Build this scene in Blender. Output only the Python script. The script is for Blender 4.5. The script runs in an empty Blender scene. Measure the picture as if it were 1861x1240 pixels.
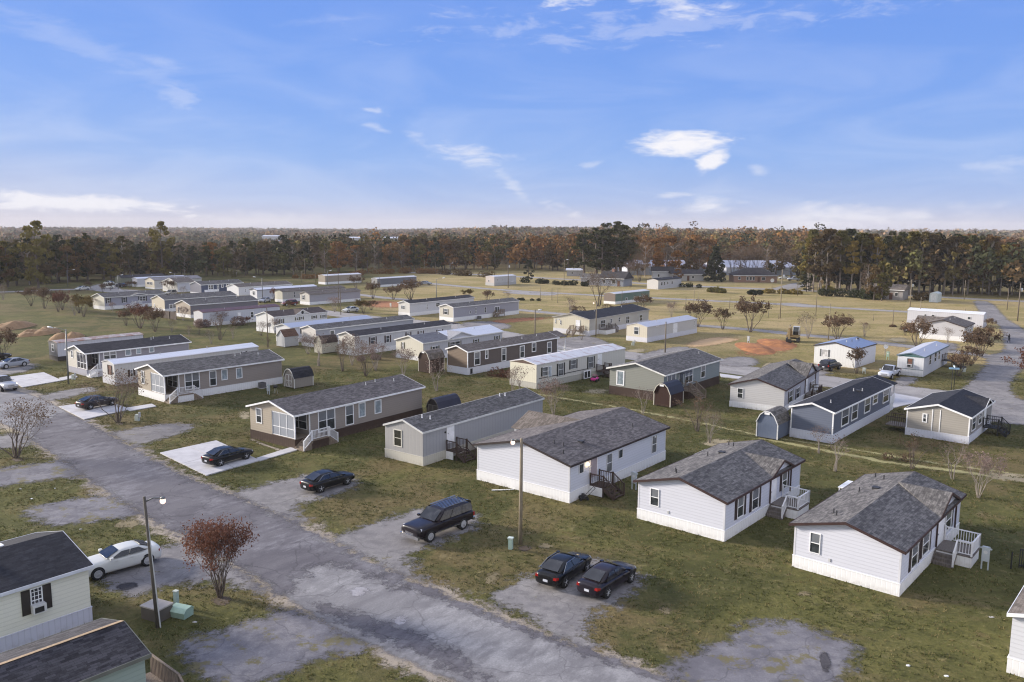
import bpy, math, random
import numpy as np
from mathutils import Vector, Matrix
from mathutils.geometry import tessellate_polygon
rad = math.radians
SC = bpy.context.scene
COL = SC.collection
# ------------------------------------------------------------------ camera
IW, IH, F, HC, YH, ROLL = 1861.0, 1240.0, 1480.0, 22.0, 414.0, 0.3
_p = math.atan((IH / 2 - YH) / F)
_fw = Vector((0, math.cos(_p), -math.sin(_p))); _r = Vector((1, 0, 0)); _u = _r.cross(_fw)
_a = rad(ROLL)
CR = _r * math.cos(_a) + _u * math.sin(_a); CU = -_r * math.sin(_a) + _u * math.cos(_a)
cd = bpy.data.cameras.new('camera'); cam = bpy.data.objects.new('camera', cd); COL.objects.link(cam)
cd.sensor_width = 36; cd.lens = 36 * F / IW; cd.clip_end = 12000; cd.clip_start = .5
cam.matrix_world = Matrix(((CR.x, CU.x, -_fw.x, 0), (CR.y, CU.y, -_fw.y, 0), (CR.z, CU.z, -_fw.z, HC), (0, 0, 0, 1)))
SC.camera = cam
# ------------------------------------------------------------------ light
SUN_H, SUN_E = -70.0, 16.0          # compass heading (from +Y, clockwise) and elevation
SC.view_settings.view_transform = 'Standard'; SC.view_settings.look = 'None'
SC.view_settings.gamma = 1; SC.view_settings.exposure = 0.95
w = bpy.data.worlds.new('World'); SC.world = w; w.use_nodes = True
nt = w.node_tree; nt.nodes.clear()
def N(t, k, **kw):
    n = t.nodes.new(k)
    for a, b in kw.items():
        if a == 'op': n.operation = b
        else: setattr(n, a, b)
    return n
def lk(t, a, b): t.links.new(a, b)
out = N(nt, 'ShaderNodeOutputWorld'); bg = N(nt, 'ShaderNodeBackground'); bg.inputs[1].default_value = 0.1
sky = N(nt, 'ShaderNodeTexSky'); sky.sky_type = 'NISHITA'; sky.sun_disc = False
sky.sun_elevation = rad(SUN_E); sky.sun_rotation = rad(SUN_H); sky.altitude = 50
sky.air_density = 1.1; sky.dust_density = 0.6; sky.ozone_density = 2.0
tc = N(nt, 'ShaderNodeTexCoord'); sep = N(nt, 'ShaderNodeSeparateXYZ'); lk(nt, tc.outputs['Generated'], sep.inputs[0])
def math_(t, op, a, b=None, c=None, clamp=False):
    n = N(t, 'ShaderNodeMath', op=op); n.use_clamp = clamp
    for i, v in enumerate((a, b, c)):
        if v is None: continue
        if isinstance(v, (int, float)): n.inputs[i].default_value = v
        else: lk(t, v, n.inputs[i])
    return n.outputs[0]
def mapr(t, v, a, b, c=0, d=1, smooth=True):
    n = N(t, 'ShaderNodeMapRange'); n.interpolation_type = 'SMOOTHSTEP' if smooth else 'LINEAR'
    lk(t, v, n.inputs[0]) if not isinstance(v, (int, float)) else None
    for i, x in enumerate((a, b, c, d)): n.inputs[i + 1].default_value = x
    return n.outputs[0]
def mixc(t, f, a, b, blend='MIX'):
    n = N(t, 'ShaderNodeMix'); n.data_type = 'RGBA'; n.blend_type = blend
    for s, v in ((0, f), (6, a), (7, b)):
        if isinstance(v, (int, float)): n.inputs[s].default_value = v
        elif isinstance(v, tuple): n.inputs[s].default_value = (*v[:3], 1)
        else: lk(t, v, n.inputs[s])
    return n.outputs[2]
def noise(t, vec, scale, detail=4, rough=.55, dist=0.):
    n = N(t, 'ShaderNodeTexNoise'); n.inputs['Scale'].default_value = scale; n.inputs['Detail'].default_value = detail
    n.inputs['Roughness'].default_value = rough; n.inputs['Distortion'].default_value = dist
    if vec is not None: lk(t, vec, n.inputs['Vector'])
    return n.outputs[0]
def vmath(t, op, a, b=None):
    n = N(t, 'ShaderNodeVectorMath', op=op)
    for i, v in enumerate((a, b)):
        if v is None: continue
        if isinstance(v, tuple): n.inputs[i].default_value = v
        else: lk(t, v, n.inputs[i])
    return n.outputs[0]
# clouds: a thin sheet of cirrus at height, found by direction
zc = math_(nt, 'MAXIMUM', sep.outputs[2], 0.0)
zd = math_(nt, 'ADD', zc, 0.09)
px_ = math_(nt, 'DIVIDE', sep.outputs[0], zd); py_ = math_(nt, 'DIVIDE', sep.outputs[1], zd)
cmb = N(nt, 'ShaderNodeCombineXYZ'); lk(nt, px_, cmb.inputs[0]); lk(nt, py_, cmb.inputs[1])
az = math_(nt, 'ARCTAN2', sep.outputs[0], sep.outputs[1]); el = math_(nt, 'ARCSINE', sep.outputs[2])
def aim(u, v):
    d = CR * ((u - IW / 2) / F) + CU * ((IH / 2 - v) / F) + _fw; d.normalize()
    return math.atan2(d.x, d.y), math.asin(d.z)
ccmb = N(nt, 'ShaderNodeCombineXYZ'); lk(nt, az, ccmb.inputs[0]); lk(nt, math_(nt, 'MULTIPLY', el, 3.4), ccmb.inputs[1])
n1 = noise(nt, ccmb.outputs[0], 16, 8, .62, .6); n2 = noise(nt, ccmb.outputs[0], 42, 5, .6, .4)
nn = math_(nt, 'ADD', math_(nt, 'MULTIPLY', n1, .75), math_(nt, 'MULTIPLY', n2, .25))
CL = [ # u, v, half-width px, half-height px, tilt, density, ragged
 (1238, 260, 112, 30, -.02, 1.0, .9), (1296, 291, 40, 24, -.35, .95, .9), (1378, 310, 22, 14, .2, .35, 1.6),
 (850, 282, 105, 24, .10, .62, 1.7), (768, 262, 46, 18, .5, .35, 1.8), (1020, 376, 75, 18, .28, .7, 2.2), (935, 342, 50, 20, .9, .35, 2.6),
 (120, 368, 240, 20, .05, .85, 1.6), (1205, 382, 42, 15, -.2, .5, 2.0), (1290, 374, 70, 22, -.05, .65, 1.4), (1215, 357, 50, 8, -.1, .45, 2.),
 (1560, 392, 240, 30, .0, .6, 1.6), (1240, 12, 110, 26, .1, .7, 1.7), (1040, 4, 60, 16, 0, .7, 2.2), (1180, 45, 420, 40, -.02, .22, 2.6),
 (130, 75, 280, 36, .33, .16, 1.6), (285, 112, 50, 14, .1, .22, 1.6), (335, 180, 40, 26, .3, .22, 2.6), (640, 34, 130, 12, -.12, .14, 1.8),
 (682, 202, 26, 8, .1, .35, 2.4), (682, 231, 30, 7, .3, .3, 2.4), (1070, 300, 34, 9, -.2, .3, 2.4), (1830, 296, 90, 12, -.1, .25, 2.4), (460, 400, 150, 22, 0, .3, 2.2)]
cm = None
for (cu, cv, cw, ch, tilt, den, rag) in CL:
    a0, e0 = aim(cu, cv); sa = cw / F * 1.1; se = ch / F * 1.1
    da = math_(nt, 'SUBTRACT', az, a0)
    x = math_(nt, 'DIVIDE', da, sa)
    y = math_(nt, 'DIVIDE', math_(nt, 'ADD', math_(nt, 'SUBTRACT', el, e0), math_(nt, 'MULTIPLY', da, tilt)), se)
    d = math_(nt, 'SQRT', math_(nt, 'ADD', math_(nt, 'MULTIPLY', x, x), math_(nt, 'MULTIPLY', y, y)))
    v = math_(nt, 'MULTIPLY_ADD', math_(nt, 'SUBTRACT', nn, .5), rag * 2, math_(nt, 'SUBTRACT', .78, d))
    m = mapr(nt, v, 0.0, .55 if den > .8 else .95, 0, den)
    cm = m if cm is None else math_(nt, 'MAXIMUM', cm, m)
# clear-sky colour by height above the horizon, laid over the physical sky
rp = N(nt, 'ShaderNodeValToRGB'); lk(nt, mapr(nt, el, -.02, 1.2, 0, 1, False), rp.inputs[0]); er = rp.color_ramp; er.interpolation = 'LINEAR'
for i, (p_, c_) in enumerate(((.0, (.62, .62, .74)), (.020, (.57, .60, .79)), (.042, (.40, .54, .90)), (.082, (.27, .465, .94)), (.14, (.205, .40, .94)), (.25, (.155, .335, .92)), (.42, (.14, .31, .84)), (1., (.12, .26, .74)))):
    e_ = er.elements[i] if i < 2 else er.elements.new(p_); e_.position = p_; e_.color = (*c_, 1)
rs_ = vmath(nt, 'SCALE', rp.outputs[0]); rs_.node.inputs['Scale'].default_value = 4.85
base = mixc(nt, .93, sky.outputs[0], rs_)
# warm glow low in the west (left), unseen bright veil behind the camera and overhead, added to lift shaded walls
wl = math_(nt, 'MULTIPLY', mapr(nt, math_(nt, 'ABSOLUTE', math_(nt, 'SUBTRACT', az, rad(-62))), .9, .05), mapr(nt, el, .17, .0))
base = mixc(nt, math_(nt, 'MULTIPLY', wl, .40), base, (4.6, 3.8, 3.4))
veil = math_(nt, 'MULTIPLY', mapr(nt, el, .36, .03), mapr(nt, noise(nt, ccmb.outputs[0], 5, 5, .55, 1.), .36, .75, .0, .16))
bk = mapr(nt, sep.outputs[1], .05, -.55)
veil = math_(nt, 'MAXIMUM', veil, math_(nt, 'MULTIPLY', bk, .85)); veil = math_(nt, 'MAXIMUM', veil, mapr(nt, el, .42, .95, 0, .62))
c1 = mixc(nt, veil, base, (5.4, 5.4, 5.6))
c2 = mixc(nt, cm, c1, (4.9, 4.85, 5.1))
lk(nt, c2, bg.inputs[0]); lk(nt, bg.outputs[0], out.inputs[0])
ld = bpy.data.lights.new('sun', 'SUN'); ld.energy = 3.9; ld.angle = rad(9); ld.color = (1, .91, .79)
sun = bpy.data.objects.new('sun', ld); COL.objects.link(sun)
_sd = Vector((math.sin(rad(SUN_H)) * math.cos(rad(SUN_E)), math.cos(rad(SUN_H)) * math.cos(rad(SUN_E)), math.sin(rad(SUN_E))))
sun.rotation_euler = _sd.to_track_quat('Z', 'Y').to_euler(); sun.location = (-200, 0, 120)
try:
    SC.cycles.max_bounces = 5; SC.cycles.diffuse_bounces = 2; SC.cycles.glossy_bounces = 2; SC.cycles.transparent_max_bounces = 24
    SC.cycles.volume_bounces = 0; SC.cycles.use_denoising = True; SC.cycles.filter_width = 1.15; SC.cycles.use_adaptive_sampling = False; SC.cycles.sample_clamp_indirect = 3
except Exception: pass
# ------------------------------------------------------------------ pixel of the photograph -> point on level z
def gp(u, v, z=0.0):
    d = CR * ((u - IW / 2) / F) + CU * ((IH / 2 - v) / F) + _fw
    t = (z - HC) / d.z
    return Vector((d.x * t, d.y * t, z))
def zat(base, v):            # height above the ground point under pixel `base` that shows at row v
    b = gp(*base); d = CR * 0 + Vector((b.x, b.y, 0)); lo, hi = 0., 60.
    for _ in range(40):
        m = (lo + hi) / 2; q = Vector((b.x, b.y, m - HC)); c = q.dot(_fw)
        if IH / 2 - F * q.dot(CU) / c > v: lo = m
        else: hi = m
    return lo
def hd(h):                   # unit vector of a compass heading
    return Vector((math.sin(rad(h)), math.cos(rad(h)), 0))
# ------------------------------------------------------------------ mesh helpers
class MB:
    def __init__(s): s.v = []; s.f = []
    def add(s, vs, fs):
        o = len(s.v); s.v += [tuple(v) for v in vs]; s.f += [tuple(i + o for i in f) for f in fs]; return s
    def box(s, x0, x1, y0, y1, z0, z1):
        if x0 > x1: x0, x1 = x1, x0
        if y0 > y1: y0, y1 = y1, y0
        if z0 > z1: z0, z1 = z1, z0
        return s.add([(x0, y0, z0), (x1, y0, z0), (x1, y1, z0), (x0, y1, z0), (x0, y0, z1), (x1, y0, z1), (x1, y1, z1), (x0, y1, z1)],
                     [(0, 3, 2, 1), (4, 5, 6, 7), (0, 1, 5, 4), (1, 2, 6, 5), (2, 3, 7, 6), (3, 0, 4, 7)])
    def prism(s, pts, z0, z1):                       # polygon (ccw) up z
        n = len(pts); vs = [(*p[:2], z0) for p in pts] + [(*p[:2], z1) for p in pts]
        return s.add(vs, [tuple(range(n))[::-1], tuple(range(n, 2 * n))] + [(i, (i + 1) % n, n + (i + 1) % n, n + i) for i in range(n)])
    def ext(s, pts, d):                              # planar polygon extruded along d
        n = len(pts); d = Vector(d); vs = [Vector(p) for p in pts] + [Vector(p) + d for p in pts]
        return s.add(vs, [tuple(range(n))[::-1], tuple(range(n, 2 * n))] + [(i, (i + 1) % n, n + (i + 1) % n, n + i) for i in range(n)])
    def bar(s, a, b, w, h=None, up=(0, 0, 1)):       # rectangular bar from a to b
        h = h or w; a = Vector(a); b = Vector(b); d = (b - a)
        if d.length < 1e-6: return s
        d.normalize(); up = Vector(up)
        if abs(d.dot(up)) > .98: up = Vector((1, 0, 0))
        x = d.cross(up).normalized() * w / 2; y = x.cross(d).normalized() * h / 2
        vs = [a - x - y, a + x - y, a + x + y, a - x + y, b - x - y, b + x - y, b + x + y, b - x + y]
        return s.add(vs, [(0, 3, 2, 1), (4, 5, 6, 7), (0, 1, 5, 4), (1, 2, 6, 5), (2, 3, 7, 6), (3, 0, 4, 7)])
    def tube(s, pts, rs, n=6, cap=True):
        o = len(s.v); pts = [Vector(p) for p in pts]; k = len(pts)
        for i, p in enumerate(pts):
            d = (pts[min(i + 1, k - 1)] - pts[max(i - 1, 0)])
            d = d.normalized() if d.length > 1e-9 else Vector((0, 0, 1))
            x = d.orthogonal().normalized() if abs(d.z) > .99 else d.cross(Vector((0, 0, 1))).normalized()
            y = d.cross(x); r = rs[i] if isinstance(rs, (list, tuple)) else rs
            for j in range(n):
                t = 2 * math.pi * j / n; s.v.append(tuple(p + (x * math.cos(t) + y * math.sin(t)) * r))
        for i in range(k - 1):
            for j in range(n):
                s.f.append((o + i * n + j, o + i * n + (j + 1) % n, o + (i + 1) * n + (j + 1) % n, o + (i + 1) * n + j))
        if cap: s.f.append(tuple(o + j for j in range(n))[::-1]); s.f.append(tuple(o + (k - 1) * n + j for j in range(n)))
        return s
    def lathe(s, prof, c=(0, 0, 0), axis='z', n=16):  # prof: (r, h)
        o = len(s.v); c = Vector(c)
        for r, h in prof:
            for j in range(n):
                t = 2 * math.pi * j / n; a, b = r * math.cos(t), r * math.sin(t)
                s.v.append(tuple(c + (Vector((a, b, h)) if axis == 'z' else Vector((a, h, b)) if axis == 'y' else Vector((h, a, b)))))
        for i in range(len(prof) - 1):
            for j in range(n):
                s.f.append((o + i * n + j, o + i * n + (j + 1) % n, o + (i + 1) * n + (j + 1) % n, o + (i + 1) * n + j))
        s.f.append(tuple(o + j for j in range(n))[::-1]); s.f.append(tuple(o + (len(prof) - 1) * n + j for j in range(n)))
        return s
    def build(s, name, m=None, parent=None, smooth=False, fix=True, **p):
        me = bpy.data.meshes.new(name); me.from_pydata(s.v, [], s.f)
        if fix:
            import bmesh
            b = bmesh.new(); b.from_mesh(me); bmesh.ops.recalc_face_normals(b, faces=b.faces); b.to_mesh(me); b.free()
        if smooth: me.polygons.foreach_set('use_smooth', [True] * len(me.polygons))
        me.update()
        return link(name, me, m, parent, **p)
def link(name, me, m=None, parent=None, **p):
    if m is not None and not me.materials: me.materials.append(m)
    o = bpy.data.objects.new(name, me); COL.objects.link(o)
    if parent: o.parent = parent
    for k, v in p.items():
        if v is not None: o[k] = v
    return o
def thing(name, label, cat, loc=(0, 0, 0), heading=0.0, group=None):
    o = bpy.data.objects.new(name, None); COL.objects.link(o); o.location = loc; o.rotation_euler = (0, 0, -rad(heading))
    o.empty_display_size = .2
    o['label'] = label; o['category'] = cat
    if group: o['group'] = group
    return o
def tagt(o, label, cat, group=None):
    o['label'] = label; o['category'] = cat
    if group: o['group'] = group
    return o
def copy_tree(o, parent=None, **p):
    c = o.copy(); COL.objects.link(c); c.parent = parent
    for ch in o.children: copy_tree(ch, c)
    for k, v in p.items(): c[k] = v
    return c
# ------------------------------------------------------------------ materials
def S(h, k=1.0):                 # sRGB hex -> linear
    c = [int(h[i:i + 2], 16) / 255 for i in (0, 2, 4)]
    return tuple(k * (x / 12.92 if x <= .04045 else ((x + .055) / 1.055) ** 2.4) for x in c)
def mat(name):
    m = bpy.data.materials.new(name); m.use_nodes = True; t = m.node_tree; t.nodes.clear()
    o = N(t, 'ShaderNodeOutputMaterial'); b = N(t, 'ShaderNodeBsdfPrincipled'); lk(t, b.outputs[0], o.inputs[0])
    return m, t, b, o
def bump(t, b, h, strength=.3, dist=.02):
    n = N(t, 'ShaderNodeBump'); n.inputs['Strength'].default_value = strength; n.inputs['Distance'].default_value = dist
    lk(t, h, n.inputs['Height']); lk(t, n.outputs[0], b.inputs['Normal'])
def objc(t): return N(t, 'ShaderNodeTexCoord').outputs['Object']
def scl(t, v, x, y, z): return vmath(t, 'MULTIPLY', v, (x, y, z))
_mc = {}
def memo(f):
    def g(*a, **k):
        key = (f.__name__, a, tuple(sorted(k.items())))
        if key not in _mc: _mc[key] = f(*a, **k)
        return _mc[key]
    return g
@memo
def paint(c, rough=.6, spec=.4, metal=0., var=.12, vs=1.3):
    m, t, b, o = mat('paint'); n = noise(t, objc(t), vs, 5, .6)
    col = mixc(t, mapr(t, n, .3, .75), tuple(x * (1 + var) for x in c), tuple(x * (1 - var) for x in c))
    lk(t, col, b.inputs['Base Color']); b.inputs['Roughness'].default_value = rough; b.inputs['Specular IOR Level'].default_value = spec; b.inputs['Metallic'].default_value = metal
    return m
@memo
def siding(c, kind='lap', dirt=.18):
    m, t, b, o = mat('siding_' + kind); oc = objc(t); sp = N(t, 'ShaderNodeSeparateXYZ'); lk(t, oc, sp.inputs[0])
    if kind == 'lap':
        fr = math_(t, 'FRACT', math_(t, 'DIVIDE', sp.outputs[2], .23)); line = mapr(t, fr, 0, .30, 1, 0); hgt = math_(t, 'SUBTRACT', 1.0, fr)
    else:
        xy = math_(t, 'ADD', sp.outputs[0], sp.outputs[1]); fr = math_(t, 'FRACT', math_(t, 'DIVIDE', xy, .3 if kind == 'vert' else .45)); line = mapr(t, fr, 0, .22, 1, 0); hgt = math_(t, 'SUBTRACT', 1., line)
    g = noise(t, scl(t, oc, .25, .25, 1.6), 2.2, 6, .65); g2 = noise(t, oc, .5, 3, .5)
    col = mixc(t, math_(t, 'MULTIPLY', line, .24 if kind == 'lap' else .24), c, tuple(x * .45 for x in c))  # shadow lines of the siding gaps painted in as darker colour
    col = mixc(t, mapr(t, g, .5, .85, 0, dirt), col, tuple(x * y for x, y in zip(c, (.62, .6, .52))))
    gz = mapr(t, sp.outputs[2], .5, 0., 0, .35)                # splash-back of soil along the foot
    col = mixc(t, math_(t, 'MULTIPLY', gz, mapr(t, noise(t, oc, 3, 4, .6), .35, .7)), col, (.22, .17, .11))
    col = mixc(t, mapr(t, g2, .3, .7, 0, .10), col, tuple(min(1, x * 1.15) for x in c))
    lk(t, col, b.inputs['Base Color']); b.inputs['Roughness'].default_value = .55; b.inputs['Specular IOR Level'].default_value = .25
    bump(t, b, hgt, .5, .02); return m
@memo
def shingle(c, c2=None, var=.5):
    c2 = c2 or tuple(x * 1.9 for x in c)
    m, t, b, o = mat('shingles'); oc = objc(t); sp = N(t, 'ShaderNodeSeparateXYZ'); lk(t, oc, sp.inputs[0])
    cb = N(t, 'ShaderNodeCombineXYZ'); lk(t, sp.outputs[1], cb.inputs[0]); lk(t, math_(t, 'MULTIPLY', sp.outputs[0], 1.03), cb.inputs[1])
    br = N(t, 'ShaderNodeTexBrick'); lk(t, cb.outputs[0], br.inputs['Vector'])
    for k, v in (('Color1', (0, 0, 0, 1)), ('Color2', (1, 1, 1, 1)), ('Mortar', (0, 0, 0, 1))): br.inputs[k].default_value = v
    br.inputs['Scale'].default_value = 1; br.inputs['Brick Width'].default_value = .42; br.inputs['Row Height'].default_value = .145; br.inputs['Mortar Size'].default_value = .006; br.offset = .37; br.squash = 1.3; br.squash_frequency = 3
    big = noise(t, oc, .45, 5, .6); fine = 0
    f = math_(t, 'MULTIPLY_ADD', math_(t, 'SUBTRACT', noise(t, scl(t, oc, 3.4, 2.0, 3.4), 1.0, 5, .8), .5), 2.0, math_(t, 'MULTIPLY', br.outputs[0], var)); 
    col = mixc(t, mapr(t, f, -.15, .75), c, c2)
    col = mixc(t, mapr(t, big, .35, .75, 0, .45), col, tuple(x * .62 for x in c))
    st = noise(t, scl(t, oc, .5, 5, .5), 1., 3, .5)
    col = mixc(t, mapr(t, st, .58, .8, 0, .25), col, tuple(x * 1.6 for x in c))
    col = mixc(t, math_(t, 'MULTIPLY', br.outputs[1], .5), col, tuple(x * .4 for x in c))
    lk(t, col, b.inputs['Base Color']); b.inputs['Roughness'].default_value = .85; b.inputs['Specular IOR Level'].default_value = .3
    bump(t, b, f, .6, .02); return m
@memo
def metalroof(c, c2=(.33, .18, .12), rust=.2, seam=.5):
    m, t, b, o = mat('metal_roof'); oc = objc(t); sp = N(t, 'ShaderNodeSeparateXYZ'); lk(t, oc, sp.inputs[0])
    fr = math_(t, 'FRACT', math_(t, 'DIVIDE', sp.outputs[1], seam)); line = mapr(t, fr, 0, .12, 1, 0)
    n = noise(t, scl(t, oc, .5, .9, 1), 1.1, 7, .7); n2 = noise(t, scl(t, oc, 2., .25, 1), 1., 5, .6)
    col = mixc(t, math_(t, 'MULTIPLY', line, .25), c, tuple(x * .5 for x in c))
    col = mixc(t, mapr(t, n2, .45, .8, 0, .4), col, tuple(x * .7 for x in c))
    col = mixc(t, mapr(t, n, .62 - rust * .35, .80 - rust * .2, 0, min(1., rust * 2)), col, c2)
    lk(t, col, b.inputs['Base Color']); b.inputs['Roughness'].default_value = .45; b.inputs['Metallic'].default_value = .1
    bump(t, b, line, .5, .03); return m
@memo
def glass(c=(.03, .035, .04), rough=.08, curtain=0.):
    m, t, b, o = mat('window_glass'); oc = objc(t)
    col = mixc(t, mapr(t, noise(t, oc, 1.7, 3, .5), .4, .7), c, tuple(min(1, x * 1.8 + .01) for x in c))
    if curtain:
        oi = N(t, 'ShaderNodeObjectInfo'); sp = N(t, 'ShaderNodeSeparateXYZ'); lk(t, oc, sp.inputs[0])
        bl = math_(t, 'FRACT', math_(t, 'MULTIPLY', sp.outputs[2], 18.))
        col = mixc(t, math_(t, 'MULTIPLY', mapr(t, bl, .1, .5, .3, 1), curtain), col, (.34, .36, .40))
    lk(t, col, b.inputs['Base Color']); b.inputs['Roughness'].default_value = rough; b.inputs['Specular IOR Level'].default_value = .8
    return m
@memo
def carpaint(c, rough=.26, coat=.40):
    m, t, b, o = mat('car_paint'); oc = objc(t); n = noise(t, oc, 1.5, 5, .6)
    lk(t, mixc(t, mapr(t, n, .4, .8, 0, .25), c, tuple(x * .8 + .012 for x in c)), b.inputs['Base Color'])
    rr = N(t, 'ShaderNodeMapRange'); lk(t, noise(t, oc, 6, 5, .6), rr.inputs[0]); rr.inputs[3].default_value = rough; rr.inputs[4].default_value = rough + .2
    lk(t, rr.outputs[0], b.inputs['Roughness']); b.inputs['Coat Weight'].default_value = coat; b.inputs['Coat Roughness'].default_value = .12; b.inputs['Specular IOR Level'].default_value = .22
    return m
@memo
def emis(c, e):
    m, t, b, o = mat('lamp_light'); b.inputs['Base Color'].default_value = (*c, 1); b.inputs['Emission Color'].default_value = (*c, 1); b.inputs['Emission Strength'].default_value = e
    n = noise(t, objc(t), 9, 2); lk(t, mixc(t, n, c, tuple(x * .8 for x in c)), b.inputs['Base Color'])
    return m
@memo
def wood(c, c2=None, sc=1.0):
    c2 = c2 or tuple(x * .45 for x in c)
    m, t, b, o = mat('wood'); oc = objc(t)
    n = noise(t, scl(t, oc, 12 * sc, 12 * sc, 1.2), 1, 6, .65); n2 = noise(t, oc, 1.3, 4, .6)
    col = mixc(t, mapr(t, n, .3, .75), c2, c); col = mixc(t, mapr(t, n2, .5, .8, 0, .5), col, tuple(x * 1.3 for x in c))
    lk(t, col, b.inputs['Base Color']); b.inputs['Roughness'].default_value = .8; bump(t, b, n, .3, .01); return m
def leafmat(name, c1, c2, c3=None, objvar=.35, rough=.7, trans=.25):
    m, t, b, o = mat(name); oi = N(t, 'ShaderNodeObjectInfo'); g = N(t, 'ShaderNodeNewGeometry')
    n = noise(t, objc(t), .55, 3, .6); nf = noise(t, objc(t), 3.5, 3, .7)
    col = mixc(t, mapr(t, n, .3, .7), c1, c2)
    if c3: col = mixc(t, mapr(t, oi.outputs['Random'], .55, .95, 0, .85), col, c3)
    col = mixc(t, mapr(t, nf, .3, .75, 0, .55), col, tuple(x * .45 for x in c1))
    v = mapr(t, oi.outputs['Random'], 0, 1, 1 - objvar, 1 + objvar, False)
    col = vmath(t, 'SCALE', col); t.nodes[-1].inputs['Scale'].default_value = 1; lk(t, v, col.node.inputs['Scale'])
    lk(t, col, b.inputs['Base Color']); b.inputs['Roughness'].default_value = rough; b.inputs['Specular IOR Level'].default_value = .15
    if trans:
        tr = N(t, 'ShaderNodeBsdfTranslucent'); lk(t, col, tr.inputs[0]); mx = N(t, 'ShaderNodeMixShader'); mx.inputs[0].default_value = trans
        lk(t, b.outputs[0], mx.inputs[1]); lk(t, tr.outputs[0], mx.inputs[2]); lk(t, mx.outputs[0], o.inputs[0])
    return m
# ground covers --------------------------------------------------------------
ROADH = 0.0
def gpos(t): return N(t, 'ShaderNodeNewGeometry').outputs['Position']
def ragged(m, t, b, o, soft=.9, scale=.9):   # frayed border where the sheet's own 'edge' value falls to 0
    at = N(t, 'ShaderNodeAttribute'); at.attribute_name = 'edge'; p = gpos(t)
    n = noise(t, p, scale, 7, .68); n2 = noise(t, p, scale * 5, 4, .7)
    f = math_(t, 'ADD', at.outputs['Fac'], math_(t, 'MULTIPLY_ADD', math_(t, 'SUBTRACT', n, .5), 2.2 * soft, math_(t, 'MULTIPLY', math_(t, 'SUBTRACT', n2, .5), .9 * soft)))
    a = mapr(t, f, .22, .78); a = math_(t, 'MULTIPLY', a, mapr(t, at.outputs['Fac'], 0, .12))
    tr = N(t, 'ShaderNodeBsdfTransparent'); mx = N(t, 'ShaderNodeMixShader'); lk(t, a, mx.inputs[0]); lk(t, tr.outputs[0], mx.inputs[1]); lk(t, b.outputs[0], mx.inputs[2]); lk(t, mx.outputs[0], o.inputs[0])
def gravel(name, c, dark, light, heading=None, weeds=0.0, soft=.9, lf=.5):
    m, t, b, o = mat(name); p = gpos(t)
    if heading is not None:
        mp = N(t, 'ShaderNodeMapping'); lk(t, p, mp.inputs[0]); mp.inputs['Rotation'].default_value = (0, 0, rad(heading)); q = mp.outputs[0]; qs = scl(t, q, 1.0, .38, 1)
    else: q = p; qs = p
    big = noise(t, qs, .5, 6, .62, .3); med = noise(t, qs, 1.6, 5, .65); iso = noise(t, p, .16, 4, .55); fine = noise(t, p, 9, 4, .8)
    col = mixc(t, mapr(t, big, .38, .62), dark, c)
    col = mixc(t, mapr(t, math_(t, 'ADD', math_(t, 'MULTIPLY', med, .55), math_(t, 'MULTIPLY', iso, .55)), .52, .68, 0, lf), col, light)
    col = mixc(t, mapr(t, fine, .25, .75, 0, .55), col, tuple(x * .55 for x in c))
    sp = noise(t, p, 26, 2, .5); col = mixc(t, mapr(t, sp, .66, .78, 0, .5), col, tuple(min(1, x * 1.7) for x in light))
    # hairline cracks
    vo = N(t, 'ShaderNodeTexVoronoi'); vo.feature = 'DISTANCE_TO_EDGE'; vo.inputs['Scale'].default_value = .22; lk(t, vmath(t, 'ADD', p, scl(t, N_color(t, p, .8), 1.6, 1.6, 0)), vo.inputs['Vector'])
    col = mixc(t, mapr(t, vo.outputs['Distance'], .014, .0, 0, .45), col, tuple(x * .5 for x in dark))
    if weeds:
        wn = noise(t, p, .55, 7, .7); col = mixc(t, mapr(t, wn, .64 - weeds * .12, .70 - weeds * .1, 0, .85), col, (.155, .135, .060))
    lk(t, col, b.inputs['Base Color']); b.inputs['Roughness'].default_value = .9; b.inputs['Specular IOR Level'].default_value = .2
    bump(t, b, fine, .5, .015); ragged(m, t, b, o, soft); return m
def N_color(t, vec, scale):
    n = N(t, 'ShaderNodeTexNoise'); n.inputs['Scale'].default_value = scale; lk(t, vec, n.inputs['Vector']); return n.outputs['Color']
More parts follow.
